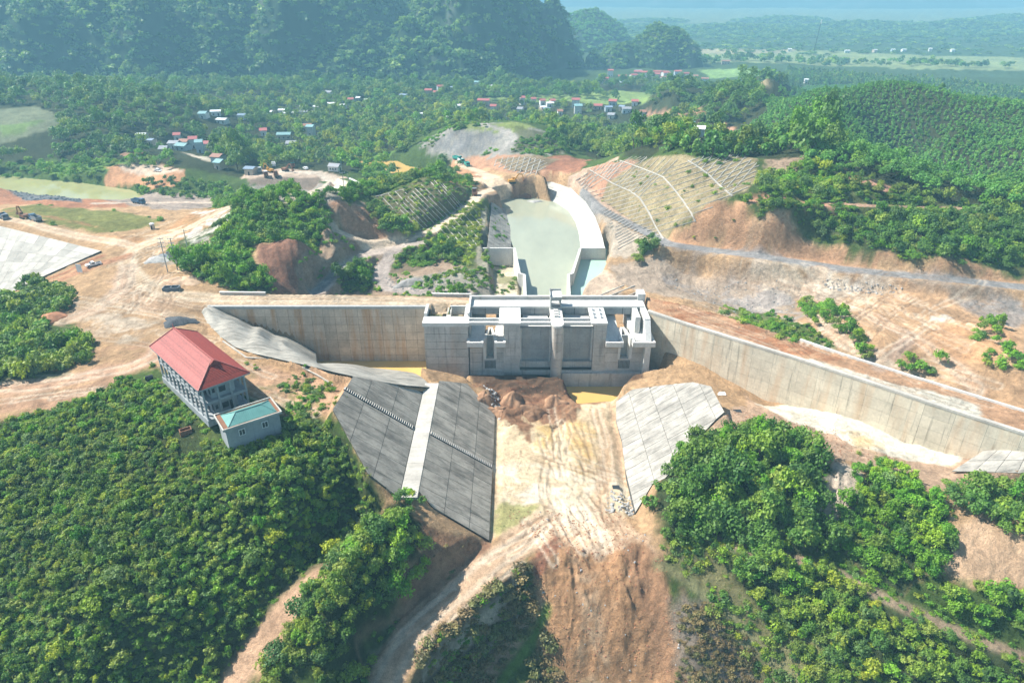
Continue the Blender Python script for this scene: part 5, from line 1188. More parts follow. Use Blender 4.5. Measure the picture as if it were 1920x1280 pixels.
t = thing_at('slope_lattice', 1270, 350, 'concrete ribs crossing the third band of the netted hill', 'slope lattice'); fam(t, D2, D3+c1("1550 470,1430 520,1380 570,1220 640"), (1, -.33), 18, .4, cut=.04); fam(t, D2[:3], c1("740 112,1150 150,1260 220"), (1, -1.0), 9, .35)
t = thing_at('slope_lattice', 1370, 330, 'concrete ribs on the uppermost right band of the netted hill', 'slope lattice'); fam(t, D3, TOPR, (1, -.42), 13, .42, cut=.03); fam(t, D3, TOPR, (1, -1.15), 9, .36)
for D_, lb_ in ((D1, 'lowest grassy drain berm curving down the netted hill'), (D2, 'middle grassy drain berm curving down the netted hill'), (D3, 'upper grassy drain berm curving down the netted hill')):
    t = thing_at('drain_channel', *D_[2], lb_, 'drain')
    for i in range(len(D_)-1): drape(t, D_[i], D_[i+1], .7, .3, name='channel_segment', mt='slab_b')
t = thing_at('slope_lattice', 1140, 430, 'short concrete ribs on the pale bank between pool lining and haul road', 'slope lattice')
fam(t, c1("370 600,440 740,500 850,520 960"), c1("420 570,540 640,740 800,850 900,850 1000"), (1, -.52), 15, .35, cut=.06)
RD = c2("545 640,650 570,720 540,850 470,960 400,1040 340")
t = thing_at('slope_lattice', 780, 390, 'long straight ribs down the ribbed green hillock above the haul road', 'slope lattice')
fam(t, c2("340 430,360 385,410 320,455 290,500 225,540 200,580 180"), RD, (1, 1.0), 10, .38); fam(t, c2("620 150,700 140,780 180"), RD, (1, 1.12), 4, .38, cut=.05)
t = thing_at('slope_lattice', 710, 375, 'few thin ribs at the upper left end of the ribbed hillock', 'slope lattice'); fam(t, c2("140 305,420 228"), c2("270 440,340 380,440 260"), (1, 1.05), 4, .38); drape(t, *c2("125 303,425 225"), .4, .3)
t = thing_at('slope_lattice', 880, 420, 'thin ribs on the yellow-green bank between haul road and pool', 'slope lattice')
fam(t, c2("670 640,760 590,900 500,1080 400"), c2("1210 480,1180 540,1110 730,1080 800,800 700,700 740"), (1, 1.12), 9, .35)
t = thing_at('slope_lattice', 930, 305, 'criss-cross concrete lattice above the dirt road at the spoil hill', 'slope lattice')
fam(t, c4("1240 440,1330 462,1500 520,1680 560,1840 620,1980 660"), c4("1250 370,1400 310,1600 300,1900 310,2150 380"), (.33, -1), 9, .55); fam(t, c4("1230 440,1330 470,1420 500,1680 570,1850 620"), c4("1200 360,1400 310,1900 310,2150 380,2120 500"), (1, -.45), 8, .55)
t = thing_at('slope_lattice', 1150, 545, 'few ribs on the weedy bank behind the right end of the spillway', 'slope lattice')
for a, b_ in (((1120, 556), (1170, 535)), ((1140, 556), (1190, 536)), ((1175, 556), (1200, 545))): drape(t, a, b_, .35)
# ------------------------------------------------------------------ vehicles
def head(t, a, b_):
    A, B_ = Vector(G(*a)), Vector(G(*b_)); t.location = (A+B_)/2; t.rotation_euler.z = math.atan2(B_.y-A.y, B_.x-A.x)
    EXC.append((t.location.x, t.location.y, 6.0))
def wheel(t, x, y, r=.5, w_=.35):
    o = MB().cyl((0, -w_/2, 0), (0, w_/2, 0), r, 14).build('wheel', M['rubber'], t, loc=(x, y, r)); MB().cyl((0, -w_/2-.02, 0), (0, w_/2+.02, 0), r*.5, 10).build('rim', M['steel'], o)
def truck(a, b_, cm, bm, label, L=7.6):
    t = empty('dump_truck', (0, 0, 0), label, 'truck', 'site vehicles'); head(t, a, b_); h = L/2
    MB().box(-h, h, -.5, .5, .6, .95).build('chassis', M['rubber'], t)
    mb = MB(); mb.hexa([(h-1.7, -1.2, .7), (h+.1, -1.2, .7), (h+.1, 1.2, .7), (h-1.7, 1.2, .7)], [(h-1.7, -1.15, 2.9), (h-.25, -1.15, 2.9), (h-.25, 1.15, 2.9), (h-1.7, 1.15, 2.9)])
    cb = mb.build('cab', M[cm], t); MB().hexa([(h+.0, -1.0, 1.75), (h+.08, -1.0, 1.75), (h+.08, 1.0, 1.75), (h+.0, 1.0, 1.75)], [(h-.2, -1.0, 2.7), (h-.12, -1.0, 2.7), (h-.12, 1.0, 2.7), (h-.2, 1.0, 2.7)]).build('windscreen', M['glass'], cb)
    for s_ in (-1, 1): MB().box(h-1.4, h-.5, s_*1.17-.04, s_*1.17+.04, 1.8, 2.6).build('side_window', M['glass'], cb)
    bd = MB(); bd.box(-h, h-1.9, -1.25, 1.25, 1.0, 1.2); bd.box(-h, h-1.9, -1.25, -1.12, 1.2, 2.5); bd.box(-h, h-1.9, 1.12, 1.25, 1.2, 2.5); bd.box(-h, -h+.12, -1.12, 1.12, 1.2, 2.3); bd.box(h-2.05, h-1.9, -1.12, 1.12, 1.2, 2.7); bd.build('dump_body', M[bm], t)
    for x in (h-.9, -h+1.0, -h+2.2):
        for s_ in (-1, 1): wheel(t, x, s_*1.05)
    return t
truck((2, 408), (16, 414), 'tgrey', 'tblue', 'grey dump truck parked at the top edge of the far left dam face')
truck((76, 417), (60, 412), 'tblue', 'tgrey', 'dark blue dump truck parked right of the small loader on the left haul road', 6.6)
truck((251, 380), (270, 383), 'tblue', 'tblue', 'blue dump truck on the road below the orange cut')
truck((891, 371), (889, 361), 'tgrey', 'rust', 'dark truck driving on the haul road above the pool', 7)
truck((872, 309), (880, 314), 'tgreen', 'tgreen', 'green dump truck lowest in the line on the red road', 7)
truck((862, 303), (868, 307), 'tgreen', 'white', 'green truck behind the lowest one on the red road', 7)
truck((855, 299), (860, 301), 'tgreen', 'tgreen', 'topmost green truck at the head of the red road', 7)
truck((488, 327), (487, 321), 'white', 'tgrey', 'white truck leftmost in the machine yard', 7)
truck((500, 334), (499, 329), 'white', 'rust', 'truck with rusty bed at the front edge of the machine yard', 7); truck((519, 334), (517, 328), 'rust', 'rust', 'rust-brown truck right of the other at the front edge of the yard', 7)
truck((549, 318), (550, 312), 'tgreen', 'rust', 'truck with brown load at the right end of the machine yard', 7)
truck((514, 315), (513, 311), 'white', 'white', 'white box truck behind the excavator in the yard', 6.5)
def car(a, b_, cm, label, pick=False, L=5.2):
    t = empty('pickup_truck' if pick else 'parked_car', (0, 0, 0), label, 'pickup truck' if pick else 'car', 'site vehicles'); head(t, a, b_); h = L/2; w_ = .92
    pr = [(-h, .45), (h, .45), (h+.05, .85), (h-.2, 1.0), (h-1.3, 1.08), (h-2.0, 1.72), (-.25 if pick else -h+.9, 1.75), (-.6 if pick else -h+.25, 1.08), (-h, 1.05)]
    V = [(x, -w_, z) for x, z in pr]+[(x, w_, z) for x, z in pr]; n = len(pr); Fq = [tuple(reversed(range(n))), tuple(range(n, 2*n))]+[(i, (i+1) % n, n+(i+1) % n, n+i) for i in range(n)]
    Fq = [tuple(reversed(f)) for f in Fq]
    bo = link('body', newmesh('body', V, Fq, M[cm]), t)
    MB().hexa([(h-1.42, -.8, 1.14), (h-1.36, -.8, 1.2), (h-1.36, .8, 1.2), (h-1.42, .8, 1.14)], [(h-2.02, -.8, 1.7), (h-1.96, -.8, 1.72), (h-1.96, .8, 1.72), (h-2.02, .8, 1.7)]).build('windscreen', M['glass'], bo)
    for s_ in (-1, 1): MB().box(-.5 if pick else -h+1.0, h-2.0, s_*w_-.02, s_*w_+.02, 1.12, 1.6).build('side_window', M['glass'], bo)
    if pick: MB().box(-h+.15, -.75, -.75, .75, 1.04, 1.09).build('cargo_bed', M['black'], bo)
    for x in (h-.95, -h+1.05):
        for s_ in (-1, 1): wheel(t, x, s_*.85, .38, .26)
car((187, 496), (165, 501), 'white', 'white double-cab pickup truck parked beside the blank sign board', True)
car((576, 319), (570, 316), 'white', 'white car parked at the right side of the machine yard'); car((290, 321), (304, 322), 'white', 'white van parked on the terrace above the orange cut', False, 6.0); car((258, 296), (250, 297), 'white', 'white car parked by the brown debris heap near the hamlet')
def excavator(a, b_, m, label):
    t = empty('excavator', (0, 0, 0), label, 'excavator', 'site vehicles'); head(t, a, b_)
    for s_ in (-1, 1): MB().hexa([(-1.6, s_*1.1-.3, 0), (1.6, s_*1.1-.3, 0), (1.6, s_*1.1+.3, 0), (-1.6, s_*1.1+.3, 0)], [(-2.0, s_*1.1-.3, .8), (2.0, s_*1.1-.3, .8), (2.0, s_*1.1+.3, .8), (-2.0, s_*1.1+.3, .8)]).build('track', M['rubber'], t)
    MB().box(-2.2, 1.4, -1.3, 1.3, .95, 2.1).build('body', M[m], t); c = MB().box(.2, 1.7, .3, 1.35, 1.2, 3.0).build('cab', M[m], t); MB().box(1.7, 1.74, .4, 1.25, 1.9, 2.8).build('window', M['glass'], c)
    MB().bar((1.2, -.2, 1.8), (3.6, -.2, 4.9), .4, .6).bar((3.6, -.2, 4.9), (5.4, -.2, 4.6), .4, .5).build('boom', M[m], t); MB().bar((5.3, -.2, 4.8), (6.4, -.2, 1.9), .35, .45).build('arm', M[m], t)
    MB().hexa([(5.9, -.8, .9), (6.9, -.8, .6), (6.9, .4, .6), (5.9, .4, .9)], [(6.1, -.8, 2.0), (7.0, -.8, 1.6), (7.0, .4, 1.6), (6.1, .4, 2.0)]).build('bucket', M['rust'], t)
excavator((512, 324), (502, 322), 'yellow', 'yellow excavator with raised boom in the middle of the machine yard')
excavator((955, 345), (966, 342), 'yellow', 'yellow excavator digging at the head of the intake pool')
excavator((530, 320), (541, 322), 'rust', 'brown excavator lowered beside the yellow one in the yard')
excavator((52, 411), (42, 409), 'rust', 'small rusty loader left of the dark blue truck on the left haul road')
# ------------------------------------------------------------------ poles, boards, tanks, heaps
def pole(px, py, h, label, arms=2, group=None, lean=(0, 0)):
    b_ = G(px, py); t = empty('utility_pole', b_, label, 'utility pole', group)
    MB().cyl((0, 0, -1), (lean[0], lean[1], h), .20, 8, .12).build('pole', M['pole'], t)
    for k in range(arms): z = h-.5-k*1.5; MB().box(-1.1, 1.1, -.08, .08, z, z+.16).build('cross_arm', M['steel'], t); [MB().cyl((x, 0, z+.16), (x, 0, z+.5), .08, 6).build('insulator', M['white'], t) for x in (-1, 0, 1)]
    return t
t = pole(315, 511, 13, 'left pole of the transformer pair, with the longest shaft', 3)
t = pole(333, 506, 12, 'right pole of the transformer pair carrying grey boxes', 3)
for nm, q in (('transformer_box', (-1.7, -.2, -.8, .8, 5.0, 6.6)), ('meter_box', (-.2, .7, -.7, .0, 2.7, 4.2)), ('platform', (-2.2, .3, -.9, .9, 4.7, 4.9)), ('bushing_box', (-2.6, -1.8, -.4, .4, 6.0, 6.9))): MB().box(*q).build(nm, M['steel'], t)
pole(356, 484, 11, 'single concrete pole right of the transformer pair', 1)
pole(647, 372, 11, 'tall thin pole in front of the white causeway', 1); pole(655, 355, 7, 'short pole behind the tall one by the white causeway', 0)
pole(153, 245, 12, 'thin pole standing among the trees of the left hill', 1); pole(138, 272, 12, 'thin pole on the wooded slope above the reservoir', 1)
b_ = G(151, 513); t = empty('sign_board', b_, 'blank white sign board on two posts by the pickup truck', 'sign board', rz=-.25)
MB().box(-1.2, 1.2, -.05, .05, .5, 3.6).build('board', M['white'], t); MB().cyl((-1.0, .12, -.3), (-1.0, .12, 3.4), .05, 6).build('post', M['steel'], t); MB().cyl((1.0, .12, -.3), (1.0, .12, 3.4), .05, 6).build('post', M['steel'], t)
b_ = G(287, 430); t = empty('guard_booth', b_, 'small white cylindrical booth with cap beside the haul road', 'booth')
MB().cyl((0, 0, 0), (0, 0, 2.5), .9, 12).build('booth_wall', M['steel'], t); MB().cyl((0, 0, 2.5), (0, 0, 2.9), 1.1, 12, .5).build('roof', M['white'], t); MB().box(-.3, .3, -.95, -.88, .1, 1.8).build('door', M['dark'], t)
b_ = G(322, 543); t = empty('concrete_tank', b_, 'open dark concrete tank with two chambers by the dirt bank', 'tank', rz=.12)
for q in ((-2.6, 2.6, -1.3, -1.05), (-2.6, 2.6, 1.05, 1.3), (-2.6, -2.35, -1.05, 1.05), (2.35, 2.6, -1.05, 1.05), (-.1, .1, -1.05, 1.05)): MB().box(*q, -.5, 1.1).build('tank_wall', M['rock_d'], t)
MB().box(-2.3, 2.3, -1.0, 1.0, -.5, .1).build('tank_floor', M['dark'], t)
b_ = G(349, 812); t = empty('brick_pit', b_, 'small dark open box pit in the scrub below the colonnade', 'pit', rz=.6)
for q in ((-1.3, 1.3, -.8, -.6), (-1.3, 1.3, .6, .8), (-1.3, -1.1, -.6, .6), (1.1, 1.3, -.6, .6)): MB().box(*q, -.3, 1.2).build('pit_wall', M['rust'], t)
EXC.append((b_[0], b_[1], 3.2)); EXC.append((b_[0]*.97, b_[1]*.97, 2.5))
b_ = G(281, 712); t = empty('water_tank', b_, 'black plastic water tank lying at the back corner of the colonnade', 'water tank', rz=.5)
MB().cyl((-.9, 0, .7), (.9, 0, .7), .65, 14).build('tank_shell', M['black'], t); MB().cyl((-1.0, 0, .7), (-.9, 0, .7), .3, 10).build('lid', M['black'], t); MB().box(-.9, .9, -.5, .5, 0, .1).build('stand', M['steel'], t)
def heap(px, py, rx, ry, h, m, label, name='gravel_heap', seed=0, cat='heap', z=None):
    b_ = G(px, py) if z is None else P(px, py, z); V = [(0, 0, h)]; Fq = []; nr, ns = 9, 40; z_ = z
    for i in range(1, nr+1):
        for j in range(ns):
            a = 2*math.pi*j/ns; r = i/nr; k = 1+.22*math.sin(3*a+seed)+.1*math.sin(7*a+seed*2); x, y = rx*r*k*math.cos(a), ry*r*k*math.sin(a)
            z = h*(1-r**1.4)*(.75+.5*float(fbm(np.array([x/2.5+seed]), np.array([y/2.5]), 2)[0])) if i < nr else 0
            V.append((x, y, (z+float(Hat(b_[0]+x, b_[1]+y))-b_[2]-(.3 if i == nr else 0)) if z_ is None else z-(.8 if i == nr else 0)))
    for j in range(ns): Fq.append((0, 1+j, 1+(j+1) % ns))
    for i in range(nr-1):
        for j in range(ns): a = 1+i*ns+j; c = 1+i*ns+(j+1) % ns; Fq.append((a, a+ns, c+ns, c))
    o = link(name, newmesh(name, V, Fq, M[m], True), None, label, cat, loc=b_)
heap(336, 603, 5.4, 3.9, 1.7, 'gravel', 'dark blue-grey gravel heap on the dirt plateau behind the red roof', seed=1)
heap(298, 487, 5, 3.4, 1.4, 'rock', 'pale sand heap left of the transformer poles', 'sand_heap', 3); heap(318, 482, 5.5, 3, 1.2, 'rock_d', 'grey gravel heap behind the transformer poles', seed=5)
heap(92, 600, 5, 5, 2.0, 'soil', 'red soil heap beside the left shrub patch', 'soil_heap', 7); heap(104, 573, 3, 2.6, 1.3, 'soil', 'smaller red soil heap above the larger one', 'soil_heap', 9)
heap(980, 366, 6, 3.5, 2.2, 'rust', 'dark brown soil heap at the head of the green pool', 'soil_heap', 11, z=-9.5); heap(1003, 378, 4.2, 2.2, .9, 'rock', 'grey rubble heap at the water edge of the pool', 'rubble_heap', 13, z=-10.5)
heap(765, 533, 6, 3.2, 2.0, 'rock', 'grey rock heap below the cut bank left of the pool', 'rock_heap', 15); heap(345, 528, 7, 3.0, 1.6, 'soil_p', 'eroded brown dirt bank behind the concrete tank', 'dirt_bank', 17)
for i_, (hx_, hy_, rx_, ry_, hh_, lb_) in enumerate(((906, 752, 2.6, 2.2, 1.7, 'small brown earth heap against the edge of the dark slab lining'), (962, 750, 3.4, 2.8, 2.6, 'pointed brown earth heap left of centre in front of the gates'), (1000, 775, 4.2, 2.6, 1.8, 'low broad brown earth heap at the front of the churned ground'), (1042, 752, 3.6, 2.4, 2.0, 'brown earth heap beside the muddy pit'), (930, 775, 3.0, 2.2, 1.5, 'leftmost low earth heap at the front of the churned ground'))):
    heap(hx_, hy_, rx_, ry_, hh_, 'soil_b', lb_, 'earth_heap', 21+i_*2.3)
heap(250, 290, 9, 5, 3.0, 'rust', 'rust-brown debris heap by the hamlet', 'debris_heap', 19)
# causeway with piers, far left middle distance
cw = [G(648, 350), G(694, 366)]; c0 = P(622, 352, -8.3), P(682, 375, -8.3), P(700, 352, -8.3), P(656, 333, -8.3)
t = empty('causeway', c0[0], 'white concrete causeway slab on short piers across the stream', 'causeway')
o_ = Vector(c0[0]); MB().hexa([tuple(Vector(p)-o_-Vector((0, 0, .7))) for p in c0], [tuple(Vector(p)-o_) for p in c0]).build('deck', M['bright'], t)
for k in range(7):
    q = Vector(c0[0]).lerp(Vector(c0[1]), (k+.5)/7)-o_+Vector((.3, .5, 0)); MB().box(q.x-.3, q.x+.3, q.y, q.y+1.5, -7, -.7).build('pier', M['spill'], t)
MB().box(-.2, .1, 0, .1, -7, -.7)
b_ = G(629, 320); t = empty('site_hut', b_, 'small grey-roofed block hut at the right side of the machine yard', 'hut', rz=-.3); EXC.append((b_[0], b_[1], 7))
MB().box(-3.5, 3.5, -2.5, 2.5, 0, 3).build('wall', M['hw_white'], t); MB().hexa([(-3.9, -2.9, 3), (3.9, -2.9, 3), (3.9, 2.9, 3), (-3.9, 2.9, 3)], [(-3.9, -.1, 4.6), (3.9, -.1, 4.6), (3.9, .1, 4.6), (-3.9, .1, 4.6)]).build('roof', M['r_grey'], t)
for x in (-2.4, -.6, 1.2): MB().box(x, x+.8, -2.55, -2.5, .9, 2.1).build('window', M['dark'], t)
MB().box(3.5, 3.55, -.5, .5, .1, 2.2).build('door', M['dark'], t)
# far mast
b_ = P(1526, 97, -17); t = empty('radio_mast', b_, 'very tall thin lattice mast on the hazy far plain', 'radio mast')
for a in range(3): MB().cyl((1.2*math.cos(a*2.1), 1.2*math.sin(a*2.1), 0), (.35*math.cos(a*2.1)+4, .35*math.sin(a*2.1), 60), .35, 5, .2).build('mast_leg', M['rubber'], t)
for k in range(12): z = 3+k*4.8; f = 4*z/60; MB().box(f-1.0+.06*k, f+1.0-.06*k, -.15, .15, z, z+.3).build('mast_brace', M['rubber'], t)
MB().cyl((4, 0, 52), (4, 0, 60), .9, 8).build('antenna', M['white'], t)
# loose stones and scraps on the bare earth (uncountable)
def litter(name, polys, n, m, s0, s1, label, flat=.6):
    V = []; Fq = []; r = np.random.default_rng(len(name)+n)
    for s in polys:
        p = np.array(GP(s) if isinstance(s, str) else s)[:, :2]; x0, y0 = p.min(0); x1, y1 = p.max(0); X = r.uniform(x0, x1, n*3); Y = r.uniform(y0, y1, n*3); k = sdf(p, X, Y) < 0; X, Y = X[k][:n], Y[k][:n]; Zz = Hat(X, Y)
        for x, y, z in zip(X, Y, Zz):
            q = s0+(s1-s0)*r.random()**3; a = r.uniform(0, 6.28); c, s_ = math.cos(a), math.sin(a); k0 = len(V)
            for dx, dy, dz in ((-1, -.7, -.2), (1, -.6, -.2), (.8, .8, -.2), (-.9, .7, -.2), (-.6, -.4, flat), (.6, -.5, flat*.8), (.5, .5, flat), (-.5, .4, flat*.7)):
                dx += r.uniform(-.25, .25); V.append((x+(dx*c-dy*s_)*q, y+(dx*s_+dy*c)*q, z+dz*q))
            Fq += [tuple(k0+i for i in f) for f in ((0, 3, 2, 1), (4, 5, 6, 7), (0, 1, 5, 4), (1, 2, 6, 5), (2, 3, 7, 6), (3, 0, 4, 7))]
    o = link(name, newmesh(name, V, Fq, M[m]), kind='stuff'); o['label'] = label
litter('white_rubble', [MOUND, "940 960,1160 950,1230 1030,1040 1040"], 45, 'rock', .10, .34, 'pale scraps and stones scattered on the bare earth mound')
litter('stones', ["1140 920,1190 930,1190 965,1130 960", "905 720,935 745,940 790,925 770"], 90, 'rock', .2, .7, 'grey broken stones at the foot of the linings')
litter('clods', [MOUND, "940 960,1160 950,1230 1030,1040 1040", "890 725,1070 735,1060 800,940 800", "1400 770,1560 800,1700 870,1560 850,1400 800,1330 790"], 900, 'soil', .05, .24, 'clods of earth on the disturbed ground')
litter('riprap', ["0 342,60 355,150 372,155 380,100 376,0 352"], 500, 'rock_d', .4, 1.0, 'blue-grey riprap along the reservoir bank')
litter('gravel_bits', ["1240 510,1500 530,1540 590,1380 590", "1540 520,1700 535,1680 550,1560 545", "720 515,880 530,860 550,740 550"], 350, 'rock', .15, .5, 'loose grey stones on the bare flats')
for px, py, w_, lab_ in ((1383, 771, 1.0, 'small dark plastic sheet on the earth right of the white slabs'), (1155, 913, .9, 'small brown sheet on the channel floor beside the white slabs')):
    b_ = G(px, py); t = MB().box(-w_, w_, -w_*.8, w_*.8, .02, .12).build('plastic_sheet', M['dark'], loc=b_, label=lab_, cat='sheet')
b_ = G(1352, 738); MB().box(-1.3, 1.3, -.9, .9, .02, .15).build('plywood_sheet', M['white'], loc=b_, label='pale board lying by the corner of the white slabs', cat='board')
# ------------------------------------------------------------------ vegetation
def crown_geo(seed, nclump, nleaf, leaf, shape='round', tall=1.0, clump_r=.42, low=.15):
    """leaf-sized quads in lumpy clumps; crown radius 1, standing on z=0"""
    r = np.random.default_rng(seed); V = []; Fq = []
    for c in range(nclump):
        if shape == 'cone':
            h = r.uniform(.12, 1.0); a = r.uniform(0, 2*math.pi); rad = (1-h)**.8*r.uniform(.5, 1)*.8; ctr = np.array([rad*math.cos(a), rad*math.sin(a), h*tall]); cr = clump_r*(1.1-h*.7)
        elif shape == 'tuft':
            a = r.uniform(0, 2*math.pi); rad = r.uniform(0, .8); ctr = np.array([rad*math.cos(a), rad*math.sin(a), r.uniform(.1, .6)*tall]); cr = clump_r
        else:
            a = r.uniform(0, 2*math.pi); e = math.asin(r.uniform(-.25, 1)); q = r.uniform(.45, .95)*(.8+.35*r.random())
            ctr = np.array([q*math.cos(a)*math.cos(e), q*math.sin(a)*math.cos(e), (low+.55+.62*q*math.sin(e))*tall]); cr = clump_r*r.uniform(.7, 1.25)
        for l in range(nleaf):
            d = r.normal(size=3); d /= np.linalg.norm(d)
            if d[2] < -.35: d[2] *= -1
            p = ctr + d*cr*r.uniform(.55, 1.3)*np.array([1, 1, .85])
            n = d + r.normal(size=3)*.45 + np.array([0, 0, .35]); n /= np.linalg.norm(n)
            u = np.cross(n, r.normal(size=3)); u /= np.linalg.norm(u)+1e-9; v = np.cross(n, u); s = leaf*r.uniform(.6, 1.35); s2 = s*r.uniform(.55, .9)
            k = len(V); V += [p-u*s-v*s2*.4, p+u*s*.2-v*s2, p+u*s+v*s2*.3, p-u*s*.15+v*s2]; Fq.append((k, k+1, k+2, k+3))
    V = np.array(V); V[:, 2] = np.maximum(V[:, 2], .02)
    return V, Fq
KINDS = {
 'shrub': [crown_geo(10+i, 13, 26, .155, 'round', 1.0) for i in range(5)] + [crown_geo(30+i, 10, 24, .17, 'tuft', 1.5, .5) for i in range(2)],
 'bigshrub': [crown_geo(50+i, 24, 26, .105, 'round', 1.0+.12*i, .33) for i in range(5)] + [crown_geo(60+i, 16, 30, .12, 'tuft', 1.7, .45) for i in range(2)],
 'tree': [crown_geo(70+i, 20, 20, .12, 'round', 1.25, .36, .45) for i in range(4)] + [crown_geo(80, 22, 18, .12, 'round', 1.7, .34, .5), crown_geo(81, 14, 22, .13, 'tuft', 2.2, .45)],
 'plant': [crown_geo(90+i, 9, 11, .24, 'cone', 1.9, .55) for i in range(4)],
 'far': [crown_geo(110+i, 8, 9, .30, 'round', 1.05, .45) for i in range(5)],
 'brush': [crown_geo(130+i, 9, 22, .15, 'tuft', .8, .55) for i in range(4)],
}
def scatter(poly, spacing, z=None, extra=None):
    """jittered points in a ground polygon"""
    p = np.asarray(poly)[:, :2]; x0, y0 = p.min(0); x1, y1 = p.max(0)
    nx, ny = int((x1-x0)/spacing)+1, int((y1-y0)/spacing)+1
    X, Y = np.meshgrid(x0+np.arange(nx)*spacing, y0+np.arange(ny)*spacing)
    X = (X+rng.uniform(-.55, .55, X.shape)*spacing).ravel(); Y = (Y+rng.uniform(-.55, .55, Y.shape)*spacing).ravel()
    wq = (fbm(X/6, Y/6, 2)-.5)*min(6, spacing*2)
    k = sdf(p, X, Y) < wq
    return X[k], Y[k]
def nodes_stuff(name, kind, pts_, mats, label, cat_name='foliage'):
    """one object: the plant shapes and the places they stand at, instanced by geometry nodes"""
    V = []; Fq = []; vk = []
    for i, (v, f) in enumerate(KINDS[kind]):
        n = len(V); V += v.tolist(); Fq += [tuple(n+a for a in q) for q in f]; vk += [i]*len(v)
    nv = len(V); P_ = pts_['p']; n = len(P_)
    me = bpy.data.meshes.new(name); me.from_pydata(V+P_.tolist(), [], Fq); 
    for m_ in mats: me.materials.append(m_)
    def at(nm, ty, data):
        a = me.attributes.new(nm, ty, 'POINT'); a.data.foreach_set('vector' if ty == 'FLOAT_VECTOR' else 'value', np.asarray(data).ravel())
    at('pt', 'INT', np.r_[np.zeros(nv, int), np.ones(n, int)]); at('vk', 'INT', np.r_[np.array(vk), rng.integers(0, len(KINDS[kind]), n)])
    at('rot', 'FLOAT_VECTOR', np.r_[np.zeros((nv, 3)), np.c_[rng.uniform(-.12, .12, (n, 2)), rng.uniform(0, 6.28, n)]].astype(np.float32))
    at('scl', 'FLOAT_VECTOR', np.r_[np.ones((nv, 3)), pts_['s']].astype(np.float32))
    o = link(name, me, kind='stuff'); o['label'] = label
    g = bpy.data.node_groups.new('scatter_'+name, 'GeometryNodeTree'); g.interface.new_socket('Geometry', in_out='INPUT', socket_type='NodeSocketGeometry'); g.interface.new_socket('Geometry', in_out='OUTPUT', socket_type='NodeSocketGeometry')
    N = g.nodes; L = g.links; gi = N.new('NodeGroupInput'); go = N.new('NodeGroupOutput')
    def nm(a, ty='INT'):
        q = N.new('GeometryNodeInputNamedAttribute'); q.data_type = ty; q.inputs[0].default_value = a; return q.outputs[0]
    def eq(a, v):
        c = N.new('FunctionNodeCompare'); c.data_type = 'INT'; c.operation = 'EQUAL'; L.new(a, c.inputs[2]); c.inputs[3].default_value = v; return c.outputs[0]
    sp = N.new('GeometryNodeSeparateGeometry'); L.new(gi.outputs[0], sp.inputs[0]); L.new(eq(nm('pt'), 1), sp.inputs[1])
    jn = N.new('GeometryNodeJoinGeometry')
    for i in reversed(range(len(KINDS[kind]))):
        s2 = N.new('GeometryNodeSeparateGeometry'); L.new(sp.outputs[1], s2.inputs[0]); L.new(eq(nm('vk'), i), s2.inputs[1])
        gt = N.new('GeometryNodeGeometryToInstance'); L.new(s2.outputs[0], gt.inputs[0]); L.new(gt.outputs[0], jn.inputs[0])
    ip = N.new('GeometryNodeInstanceOnPoints'); L.new(sp.outputs[0], ip.inputs['Points']); L.new(jn.outputs[0], ip.inputs['Instance']); ip.inputs['Pick Instance'].default_value = True
    L.new(nm('vk'), ip.inputs['Instance Index']); er = N.new('FunctionNodeEulerToRotation'); L.new(nm('rot', 'FLOAT_VECTOR'), er.inputs[0]); L.new(er.outputs[0], ip.inputs['Rotation']); L.new(nm('scl', 'FLOAT_VECTOR'), ip.inputs['Scale'])
    L.new(ip.outputs[0], go.inputs[0]); md = o.modifiers.new('scatter', 'NODES'); md.node_group = g
    return o
# (pixel polygon, kind, material, spacing m, radius range, height factor, what it is, label of one of them)
FL = []
def forest(s, kind, m, sp, r0, r1, word, label, hf=1.0, ground=None, keep=1.0, single=False, jit=0):
    poly = GP(s) if isinstance(s, str) else s
    X, Y = scatter(poly, sp)
    if keep < 1:
        q = fbm(X/9+3, Y/9, 2) > (1-keep)*.9+.05; q &= rng.random(len(X)) < keep+.25; X, Y = X[q], Y[q]
    for ex, ey, er in EXC:
        q = (X-ex)**2+(Y-ey)**2 > er*er; X, Y = X[q], Y[q]
    if ground is None: Zt = Hat(X, Y)
    else: Zt = ground(X, Y); 
    R = r0+(r1-r0)*rng.random(len(X))**1.7
    big = fbm(X/25+80, Y/25, 3); R *= .75+.5*big
    FL.append(dict(kind=kind, m=m, X=X, Y=Y, Z=Zt, R=R, hf=hf, word=word, label=label, single=single))
forest("-260 850,-100 770,0 790,60 775,150 752,225 712,275 720,300 745,345 805,385 830,430 838,520 815,560 775,620 790,650 840,695 900,700 935,640 960,560 1070,480 1160,400 1290,300 1360,0 1360,-300 1300", 'shrub', 'leaf', 1.15, .42, 1.2, 'shrub', 'leafy green shrub in the dense scrub slope below the red-roofed building')
forest("0 860,200 820,330 880,560 860,660 900,640 950,500 1100,380 1250,100 1290,0 1200", 'bigshrub', 'leaf', 6.5, .9, 1.9, 'shrub', 'broad green bush standing above the scrub below the red-roofed building')
forest("690 985,760 945,800 1000,790 1060,740 1130,700 1200,690 1320,470 1330,540 1170,600 1080,640 1020", 'bigshrub', 'leaf', 2.0, 1.1, 2.4, 'tree', 'round leafy tree on the narrow ridge left of the dirt haul road')
forest("600 990,690 930,700 960,640 1030,590 1060", 'shrub', 'leaf', 2.6, .8, 1.5, 'shrub', 'small shrub in the saddle between the scrub slope and wooded ridge')
